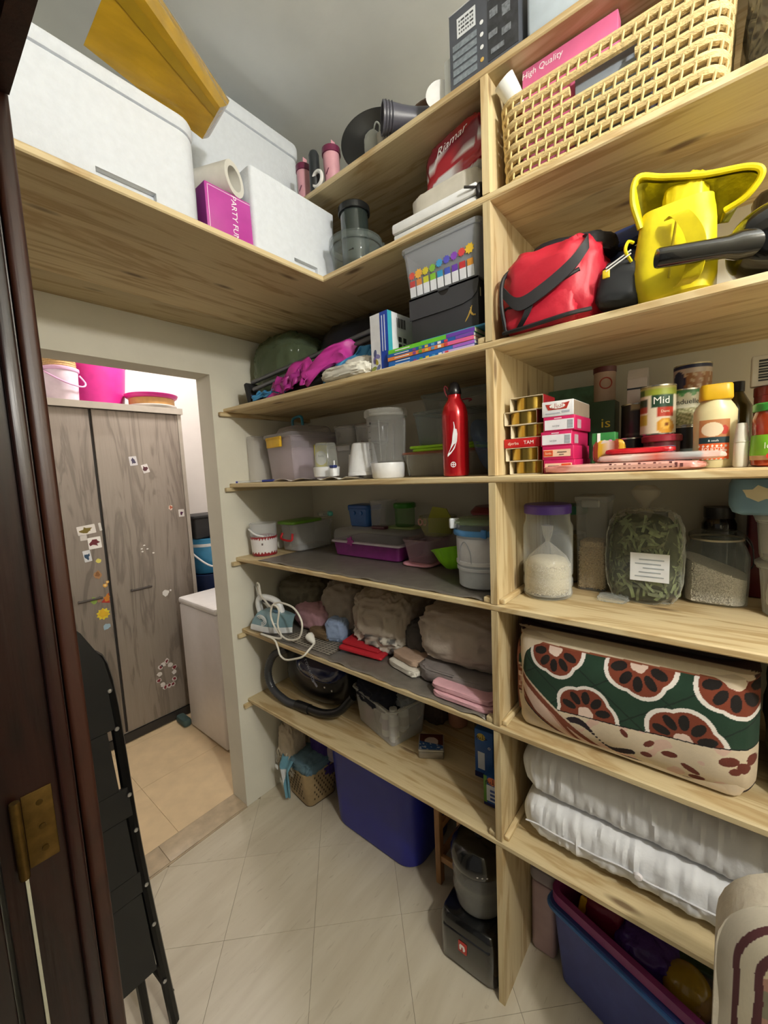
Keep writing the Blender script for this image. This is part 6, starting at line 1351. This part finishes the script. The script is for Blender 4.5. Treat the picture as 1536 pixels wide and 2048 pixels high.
# ================================================================== blankets, duvet, floor
def flower(y, z, cy, cz, R, up):
    """returns colour code of a scalloped half flower centred on its flat side"""
    dy, dz = y-cy, (z-cz)*(1 if up else -1)
    r = math.hypot(dy, dz); a = math.atan2(dz, dy)
    if dz < -.012: return None
    sc = 1+.09*abs(math.cos(a*2.5+PI/2))*1.4-.06
    k = r/(R*sc)
    if k > 1.0: return None
    if k > .88: return 'f1e9e2'
    if k < .24: return 'e8cfc0'
    for q in range(5):
        t = PI*(.5+q)/5; py, pz = .58*R*math.cos(t), .58*R*math.sin(t)
        e = (dy-py)*math.cos(t)+(dz-pz)*math.sin(t); f = -(dy-py)*math.sin(t)+(dz-pz)*math.cos(t)
        if (e/(.24*R))**2+(f/(.135*R))**2 < 1: return '16100f'
    return '7d3a24'
def build_right_textiles():
    # patterned blanket
    t = thing('patterned_blanket', 'thick folded blanket with green field, rust flowers and cream border', 'blanket', (1.135, .17, ZF+.0005))
    Y0, Y1, Z1 = .388, -.072, .252
    def surf(u, v):
        y = Y0+(Y1-Y0)*u
        if v < .82:
            k = v/.82; z = Z1*k+.002; x = .955-.5*0+.016*(2*k-1)**4*2.2+.012*(2*u-1)**6*3-.006*math.sin(k*PI)
            x += .004*noise.noise(Vector((u*5, k*3, 1)))
        else:
            k = (v-.82)/.18; z = Z1+.004*math.sin(k*PI)-.004*k+.002; x = .988+.30*k
        y = y+(.010 if u < .02 else 0)
        if u < .06: x += .02*(1-u/.06)**2
        if u > .95: x += .03*((u-.95)/.05)**2
        return (x-1.135, y-.17, z)
    FL = [(.292, 1.058, .062, 0), (.122, 1.066, .066, 0), (-.035, 1.070, .066, 0), (.222, .928, .064, 1), (.042, .934, .068, 1)]
    def col(co):
        y, z = co.y+.17, co.z+ZF
        if co.x > -.14 and z > ZF+Z1-.012: return lin('3a1d18') if co.x > -.12 else lin('e0cdb2')  # top coloured dark behind the front edge, as the shaded gap
        zt = 1.060+.02*(.38-y)*.9
        diag = .833+(y-.171)*.72
        if y > .171 and z < diag:
            d2 = diag-z
            if d2 < .006: return lin('d8c2ac')
            if d2 > .075: return lin('d9c8ac')
            s = (y*1.0-z*.8)*16
            if .022 < d2 < .062 and (s % 1) > .18: return lin('dfc2b0') if (s % 1) > .3 else lin('c99a88')
            if d2 > .07: return lin('2a1418')
            return lin('7f3f28')
        if z > zt:
            if z < zt+.003: return lin('8a4a30')
            if z > zt+.034: return lin('6a3428') if z < zt+.039 else lin('c9b4a0')
            return lin('dfd0b4')
        bl = .911+(.307-y)*.088
        if z > bl:
            if z < bl+.0025: return lin('0e0a0c')
            for cy, cz, R, up in FL:
                c = flower(y, z, cy, cz, R, up)
                if c: return lin(c)
            for s in (1, -1):
                q = ((y*s*.78+z)*9.5) % 1
                if q < .035: return lin('12241a')
            return lin('1d3a29')
        # cream border with vines and leaves
        for (ly, lz, a, b, rot) in ((.10, .905, .012, .006, .8), (.065, .895, .014, .007, .2), (.105, .875, .011, .007, .1), (.03, .875, .017, .007, -.5), (.02, .856, .014, .007, .1), (-.02, .845, .012, .005, .1), (.145, .912, .010, .006, -.9), (-.028, .915, .016, .010, .3), (-.05, .905, .01, .012, .2), (-.062, .92, .008, .012, .2), (-.038, .895, .010, .008, .6)):
            e = (y-ly)*math.cos(rot)-(z-lz)*math.sin(rot); f = (y-ly)*math.sin(rot)+(z-lz)*math.cos(rot)
            if (e/a)**2+(f/b)**2 < 1: return lin('6a2f22')
        for k in range(22):
            q = k/21; vy = .262-.13*q; vz = .897-.02*q+.014*math.sin(q*7)-.018*q
            if (y-vy)**2+(z-vz)**2 < (.0055+.003*math.sin(q*9))**2: return lin('231420')
        if z < ZF+.014+.004*math.sin(y*60): return lin('2a1418')
        n = noise.noise(Vector((y*30, z*30, 2)))
        return lin('dbb9a8') if n > .28 else lin('dccbb0')
    o = obj('blanket_face', MB().grid(surf, 330, 260), vcol(.95, .5, 500), t, col=col, angle=80)
    obj('blanket_body', MB().rbox(.345, .445, .249, .03, .02, m=T(.012, -.004, .001)), mat('d2c2aa', .95, bump=.3), t)
    obj('side_fold', MB().blob(.30, .024, .24, 5, .06, 2.5, .5, .6, m=T(.01, .220, .004)), mat('8a5340', .95, bump=.3), t)
    cloth('dark_blanket', 'dark brown blanket squeezed on top of the patterned one', (1.185, .17, ZF+.2580), (.33, .44, .042), '1a0f0e', 61, .06, 2, (.3, .3), cat_='blanket')  # blanket colour deepened to carry the dark gap under the shelf
    cloth('green_bundle', 'dark mustard fabric in shadow right of the patterned blanket', (1.15, -.215, ZF), (.3, .24, .22), '4a4320', 63, .08, 2, cat_='cloth')
    # duvet: two puffy white layers
    def puff(sx, sy, sz, seed):
        mb = MB(); nu, nv = 150, 44; L = []
        for j in range(nu+1):
            u = j/nu; y = (u-.5)*sy; row = []
            end = max(0, 1-abs(2*u-1)**14)**.5
            pk = 1+.02*math.sin(u*14+seed)+.012*noise.noise(Vector((u*9, seed, 0)))
            for k in range(nv):
                a = 2*PI*k/nv; ca, sa = math.cos(a), math.sin(a)
                x = math.copysign(abs(ca)**.35, ca)*sx/2*(.75+.25*end); z = math.copysign(abs(sa)**.6, sa)*sz/2*end*pk
                w_ = .0035*noise.noise(Vector((u*70, z*18, seed)))*(1-abs(sa)**3)+.004*noise.noise(Vector((u*22, z*12, seed+4)))
                row.append((x-w_*2.0*(1 if ca < 0 else 0), y, z+sz/2+w_*.5))
            L.append(row)
        return mb.loft(L)
    wh = mat('e6e7ea', .85, var=.03, sc=20, bump=.35, bsc=70, sheen=.3)
    d = thing('white_duvet', 'puffy white duvet folded in two thick layers', 'duvet', (1.16, .042, ZG+.0055))
    obj('lower_layer', MB().loft([]) if False else puff(.36, .70, .125, 2.0), wh, d); obj('upper_layer', puff(.35, .70, .150, 5.0).__class__() if False else (lambda m: (m.v.__setitem__(slice(None), [(x+.012, y+.006, z+.112) for x, y, z in m.v]), m)[1])(puff(.36, .70, .150, 5.0)), wh, d)
    sm = [(-.1838+.0015*math.sin(k*.7), .33-.66*k/60, .058+.002*math.sin(k*.4)) for k in range(61)]
    obj('seam', MB().tube(sm, .0022, 6), mat('d9d9dd', .8), d)
    obj('button', MB().lathe([(.0095, 0), (.007, .005), (.0001, .006)], 14, m=T(-.187, .075, .062, ry=-PI/2)), mat('e8e2e4', .6), d)
    # foreground blanket bundle
    f = thing('bedspread_bundle', 'folded beige and pink bedspread with maroon stripes in the near right corner', 'bedspread', (.78, -.23, 0))
    hw, hh, R = .215, .865, .13
    def dist(y, z):   # distance inside the rounded outline
        dy, dz = hw-abs(y), hh-z
        if dy < R and dz < R: return R-math.hypot(R-dy, R-dz)
        return min(dy, dz)
    def fcol(co):
        d_ = dist(co.y, co.z)+.004*noise.noise(co*14)
        if d_ < .020: return lin('d9d0bd')
        if d_ < .028: return lin('5f3338')
        if d_ < .044: return lin('dcd2ba')
        if d_ < .054: return lin('5f3338')
        n = noise.noise(Vector((co.y*11, co.z*11, 4)))+.4*noise.noise(Vector((co.y*25, co.z*25, 9)))
        if n > .22: return lin('e2d6b4')
        if n < -.22: return lin('8f8a74')
        return lin('bd8f7c')
    def face(u, v):
        # rows follow the rounded outline so the stripes stay clean
        z0 = .25; z = z0+(hh-z0)*v
        lim = hw if z < hh-R else hw-R+math.sqrt(max(0, R*R-(z-hh+R)**2))
        y = lim*(1-u)+(-.05)*u; dd = max(0, dist(y, z))
        return (-.028-.03*(1-math.exp(-dd*25))+.006*noise.noise(Vector((y*9, z*9, 1))), y, z)
    def face2(u, v):
        z = .25+(hh-.25)*v; lim = hw if z < hh-R else hw-R+math.sqrt(max(0, R*R-(z-hh+R)**2)); y = -.05*(1-u)-lim*u; dd = max(0, dist(y, z))
        return (-.028-.03*(1-math.exp(-dd*25))+.006*noise.noise(Vector((y*9, z*9, 1))), y, z)
    obj('bedspread_face', MB().grid(face2, 80, 160), vcol(.95, .4, 400), f, col=fcol, angle=80)
    obj('bedspread_face', MB().grid(face, 240, 330), vcol(.95, .4, 400), f, col=fcol, angle=80)
    poly = [(hw, 0)]+[(hw-R+R*math.cos(a), hh-R+R*math.sin(a)) for a in [q*PI/16 for q in range(9)]]+[(-hw+R-R*math.sin(a), hh-R+R*math.cos(a)) for a in [q*PI/16 for q in range(9)]]+[(-hw, 0)]
    obj('bedspread_body', MB().loft([[(x, y, z) for y, z in poly] for x in (-.031, .03)]), mat('d9d0bd', .95, bump=.4), f)
build_right_textiles()
def build_floor():
    # laundry basket
    t = thing('laundry_basket', 'small tan perforated plastic basket in the corner by the doorway', 'basket', (1.135, 1.462, 0), rz=-.12)
    tan = mat('a8916a', .5, sc=60)
    L = []
    def lp(sx, sy, z, r, dip): return [(x, y, z-dip*(abs(x) < sx*.22)*(1 if abs(y) > sy*.3 else 0)-dip*.0) for x, y in rrect(sx, sy, r, 5)]
    obj('basket_body', MB().loft([lp(.15, .17, 0, .03, 0), lp(.156, .176, .004, .03, 0), lp(.185, .205, .165, .035, 0), lp(.195, .215, .165, .036, 0), lp(.195, .215, .172, .036, 0), lp(.179, .199, .172, .034, 0), lp(.15, .17, .006, .03, 0)]), tan, t)
    hl = MB()
    for r in range(7):
        z = .03+r*.018; k = 1+.19*z/.165
        for q in range(6):
            u = -.05+q*.02+.01*(r % 2)
            hl.rbox(.005, .002, .010, .0012, m=T(u, -.088*k-.0008, z, rx=.09)); hl.rbox(.002, .005, .010, .0012, m=T(-.078*k-.0008, u, z, ry=-.09))
    o = obj('hole_shade', hl, mat('3f3222', .8), t); o['kind'] = 'stuff'  # dark brown bits painted as the shade in the basket holes
    obj('foot_rim', MB().tube([(x, y, .004) for x, y in rrect(.152, .172, .03, 5)], .0035, 6, closed=True), mat('4a3a28', .6), t)
    r = thing('fringed_rug', 'rolled cream rug with fringe sticking out of the tan basket', 'rug', (1.16, 1.50, .008), rx=.18, ry=.10)
    obj('roll', MB().lathe([(.004, 0), (.036, .0), (.038, .01), (.038, .33), (.03, .335), (.0001, .33)], 28, m=T(0, .02, 0)), mat('b9ae98', .95, bump=.5, bsc=160), r)
    cloth('cream_towel', 'cream fringed towel hanging over the basket edge', (1.085, 1.53, .10), (.09, .11, .24), 'b7ab97', 71, .14, 3, (.6, .5), cat_='towel')
    fr = MB(); rnd = random.Random(5)
    for k in range(46):
        y = .062-.124*rnd.random(); x = -.048+.012*rnd.random()
        z0 = .05+.09*rnd.random(); fr.tube([(x+.01, y, z0), (x-.008, y+.006*rnd.uniform(-1, 1), z0-.018), (x-.004, y+.012*rnd.uniform(-1, 1), z0-.042)], .0015, 5)
    o = obj('fringe', fr, mat('c9bfa9', .9), bpy.data.objects['cream_towel']); o['kind'] = 'stuff'
    cloth('purple_cloth', 'purple cloth in the tan basket', (1.185, 1.405, .10), (.12, .10, .22), '39266e', 73, .16, 3, cat_='cloth')
    cloth('lilac_cloth', 'pale lilac cloth at the right of the tan basket', (1.20, 1.352, .18), (.10, .075, .12), '9a8f98', 75, .16, 3, cat_='cloth')
    d = thing('blue_towel', 'light blue towel with a white centre hanging over the basket front', 'towel', (1.022, 1.475, .02))
    def tw(u, v):
        y = (.055-.085*u)*(1-.75*(1-v)**1.2)+.01; z = .015+.175*v
        return (.012*math.sin(u*9+v*3)*.6-.018+.05*max(0, v-.8)*3, y, z)
    o = obj('towel_sheet', MB().grid(tw, 40, 40), vcol(.95, .4, 300), d, col=lambda co: lin('dfe2e6') if abs(co.y-.028) < .020*max(0, (co.z-.03)/.14) and co.z < .15 else lin('6fa3b8'), angle=80); o.modifiers.new('s', 'SOLIDIFY').thickness = .006
    obj('tag', MB().rbox(.004, .02, .022, .002, m=T(-.02, .072, .13)), mat('dfe6e8', .6), d)
    cloth('teal_cloth', 'grey-blue cloth on top of the tan basket', (1.115, 1.425, .165), (.16, .14, .06), '5f7d8c', 77, .18, 3, cat_='cloth')
    # blue bin
    b = thing('blue_bin', 'large royal blue plastic tub on the floor under the shelves', 'tub', (1.225, 1.048, 0))
    obj('tub_body', MB().loft([[(x, y, z) for x, y in rrect(a, c, .075, 8)] for z, a, c in ((0, .26, .41), (.006, .285, .432), (.02, .29, .438), (.40, .315, .47), (.40, .305, .46), (.02, .28, .43), (.012, .26, .41))]), mat('1c2590', .4, var=.1, sc=8), b)
    obj('rim', MB().tube([(x, y, .402) for x, y in rrect(.325, .48, .08, 6)], .008, 8, closed=True), mat('1f2a9c', .4), b)
    obj('paper_tab', MB().prism([(-.03, .03), (.03, .03), (.03, -.02), (.0, -.03), (-.022, -.02)], .0012, m=T(-.1665, -.02, .435) @ FRONT), mat('d9cfbd', .6), b)
    # wooden stool
    w = thing('wooden_stool', 'small wooden slatted stool behind the black appliance', 'stool', (1.25, .715, 0)); wd = wood('z', 'b98a5a', '94683c', '5a3c20')
    for x in (-.125, .11):
        for y in (-.06, .032): obj('leg', MB().rbox(.026, .022, .30, .003, m=T(x, y, 0)), wd, w)
    for z in (.085, .20): obj('rail', MB().rbox(.21, .016, .026, .003, m=T(-.008, .032, z)), wd, w)
    for k in range(4): obj('seat_slat', MB().rbox(.05, .125, .014, .003, m=T(-.105+.066*k, -.014, .30)), wd, w)
    obj('rail', MB().rbox(.016, .08, .024, .003, m=T(-.125, -.014, .09)), wd, w)
    # black appliance with clear jar
    a = thing('popcorn_machine', 'black appliance with a stacked clear bowl and black lid beside the divider', 'appliance', (1.035, .545, 0), rz=.04)
    bk = mat('0f1012', .22, coat=.5)
    def sec(z, s, cut_=0): return [(x, y, z) for x, y in rrect(.20*s, .185*s, .03, 5)]
    base = MB().loft([[(x, y, z+(.018*(1-abs(y)/.09) if (z < .02 and x < -.05) else 0)) for x, y, z in sec(zz, s)] for zz, s in ((0, .96), (.008, 1), (.10, 1), (.128, .99), (.150, .93), (.155, .88))])
    obj('base_housing', base, bk, a)
    obj('control_panel', MB().rbox(.05, .15, .012, .006, m=T(-.078, 0, .128, ry=-.85)), mat('1a1b1e', .15, coat=.6), a)
    obj('badge', MB().rbox(.028, .036, .0015, .003, m=T(-.1005, .01, .082) @ FRONT @ T(rz=-.05)), mat('b8342a', .4), a)
    obj('badge_mark', MB().prism([(-.009, -.008), (-.004, -.008), (-.003, .002), (.001, .002), (.002, -.009), (.006, -.009), (.009, -.003), (.006, .007), (-.006, .010), (-.01, .005)], .0008, m=T(-.1022, .01, .082) @ FRONT), mat('f0e8e4', .4), a)
    obj('maker_mark', MB().box(-.070, -.062, .05, .068, .1415, .1425, m=T()), mat('b4a45a', .4), a)
    jc = clear('b9b9b4', .22, .06)
    L = [(.066, .157), (.076, .165), (.082, .2), (.084, .206), (.082, .212), (.083, .25), (.085, .256), (.083, .262), (.083, .305), (.081, .305), (.080, .21), (.074, .168), (.0001, .160)]
    obj('clear_bowl', MB().lathe(L, 48, m=T(.01, 0, 0)), jc, a)
    obj('inner_bowl', MB().lathe([(.05, .162), (.07, .18), (.074, .24), (.072, .24), (.066, .182), (.0001, .166)], 40, m=T(.01, 0, 0)), clear('6a6a66', .35, .1), a)
    obj('lid', MB().lathe([(.087, .298), (.089, .302), (.089, .322), (.085, .33), (.08, .345), (.06, .362), (.0001, .37)], 48, m=T(.01, 0, 0)), bk, a)
    obj('lid_knob', MB().lathe([(.014, .366), (.012, .378), (.0001, .38)], 20, m=T(.01, 0, 0)), mat('26272a', .3), a)
    for k in range(3): obj('lid_stud', MB().lathe([(.0028, 0), (.0001, .0018)], 10, m=T(.01, 0, .312) @ T(rz=PI+.35+.16*k) @ T(.089, 0, 0, ry=PI/2)), mat('e6e6ea', .1, .9), a)
    # pale box by the divider
    p = thing('pale_pink_bin', 'tall pale mauve plastic bin next to the divider on the floor', 'bin', (1.225, .379, 0)); obj('bin_body', MB().rbox(.21, .072, .235, .014), mat('b39aa0', .45), p); obj('bin_lid', MB().rbox(.216, .078, .045, .014, m=T(z=.236)), clear('d6ced8', .7, .3), p)
    # toy crates
    c = thing('toy_crate', 'blue plastic crate of toys on the floor at the near right', 'crate', (1.139, .088, 0), rz=-.289)
    obj('crate_body', MB().tub(.22, .42, .245, .004, .02, 1.10, .010, rimh=.022), mat('47529c', .45, var=.08), c)
    obj('rim_band', MB().tube([(x, y, .236) for x, y in rrect(.267, .485, .03, 5)], .006, 6, closed=True), mat('4a7ac0', .4), c)
    m = thing('magenta_crate', 'magenta plastic crate nested inside the blue one', 'crate', (1.139, .088, .006), rz=-.289); obj('crate_body', MB().tub(.20, .40, .272, .004, .02, 1.13, .012, rimh=.026), mat('8c3578', .4), m)
    i = Matrix.Rotation(-.289, 4, 'Z'); C = Vector((1.139, .088, .012))
    def at(x, y, z): return tuple(C+i @ Vector((x, y, z)))
    single('toy_ball', MB().blob(.105, .105, .105, 1, 0, 1, 1, 1), mat('a8881c', .15, coat=.5, var=.15), 'shiny mustard yellow ball in the toy crate', 'ball', at(-.035, -.075, .165))
    cloth('toy_bag', 'crumpled purple plastic bag of toys in the crate', at(-.01, .02, .09), (.15, .14, .17), '4a2f86', 83, .14, 2.6, cat_='bag', rough=.25)
    cloth('red_toy', 'dark red toy piece at the left end of the crate', at(.0, .13, .10), (.15, .10, .18), '7a1a3a', 85, .08, 2, cat_='toy', rough=.35)
    single('yellow_toy', MB().rbox(.012, .02, .09, .005), mat('d8a828', .4), 'small yellow plastic stick at the crate corner', 'toy', at(-.07, .175, .175), rx=.15)
    cloth('green_toy', 'dark green toy bundle at the back of the crate', at(.03, -.09, .10), (.07, .15, .15), '1f3a22', 87, .1, 2, cat_='toy', rough=.4)
    single('clear_toy_bag', MB().blob(.11, .10, .08, 4, .2, 3), clear('c9a8bc', .35, .08), 'clear plastic bag at the near end of the crate', 'bag', at(-.02, -.135, .165))
    filler = cloth('toy_heap', 'dark heap of small toys filling the crate', at(0, 0, .002), (.11, .28, .085), '2a2030', 89, .1, 3, cat_='toys')
build_floor()
# ------------------------------------------------------------------ pieces that belong to a part go one level deeper
SUB = {'label': ('label_print', 'label_disc', 'barcode_block', 'brand_patch', 'tomato_print'), 'cap': ('cap_loop', 'carabiner'), 'plug': ('plug_pin',), 'lid': ('pour_tab', 'lid_knob', 'lid_stud', 'wire_clip'),
       'bowl_lid': ('clip',), 'barrel': ('rib', 'stud'), 'plate_body': ('rubber_foot',), 'logo_field': ('logo_oval',), 'badge': ('badge_mark',), 'photo_panel': ('photo_tile',), 'box_lid': ('lid_dome',),
       'jug': ('jug_rib', 'gauge_mark', 'measure_dot'), 'lower_layer': ('seam', 'button'), 'pouch_body': ('buckle', 'cord'), 'pocket': ('edging',), 'white_print': ('blue_stripe',), 'top_shell': ('badge', 'chrome_button'),
       'side_rail': ('rivet',), 'leaf': ('screw', 'print_lines'), 'bin_body': ('print_bar', 'print_tip', 'print_sun', 'bin_rim'), 'cover': ('carry_grip', 'spine_band', 'spine_patch', 'spine_title'), 'base_tray': ('latch',), 'lid_flap': ('rim_roll', 'lining')}
def base(n): return n.split('.')[0]
for root in [o for o in COL.objects if o.parent is None and o.type == 'EMPTY' and 'label' in o.keys()]:
    kids = list(root.children); first = {}
    for k in kids: first.setdefault(base(k.name), k)
    for k in kids:
        for p, subs in SUB.items():
            if base(k.name) in subs and p in first and first[p] is not k: k.parent = first[p]
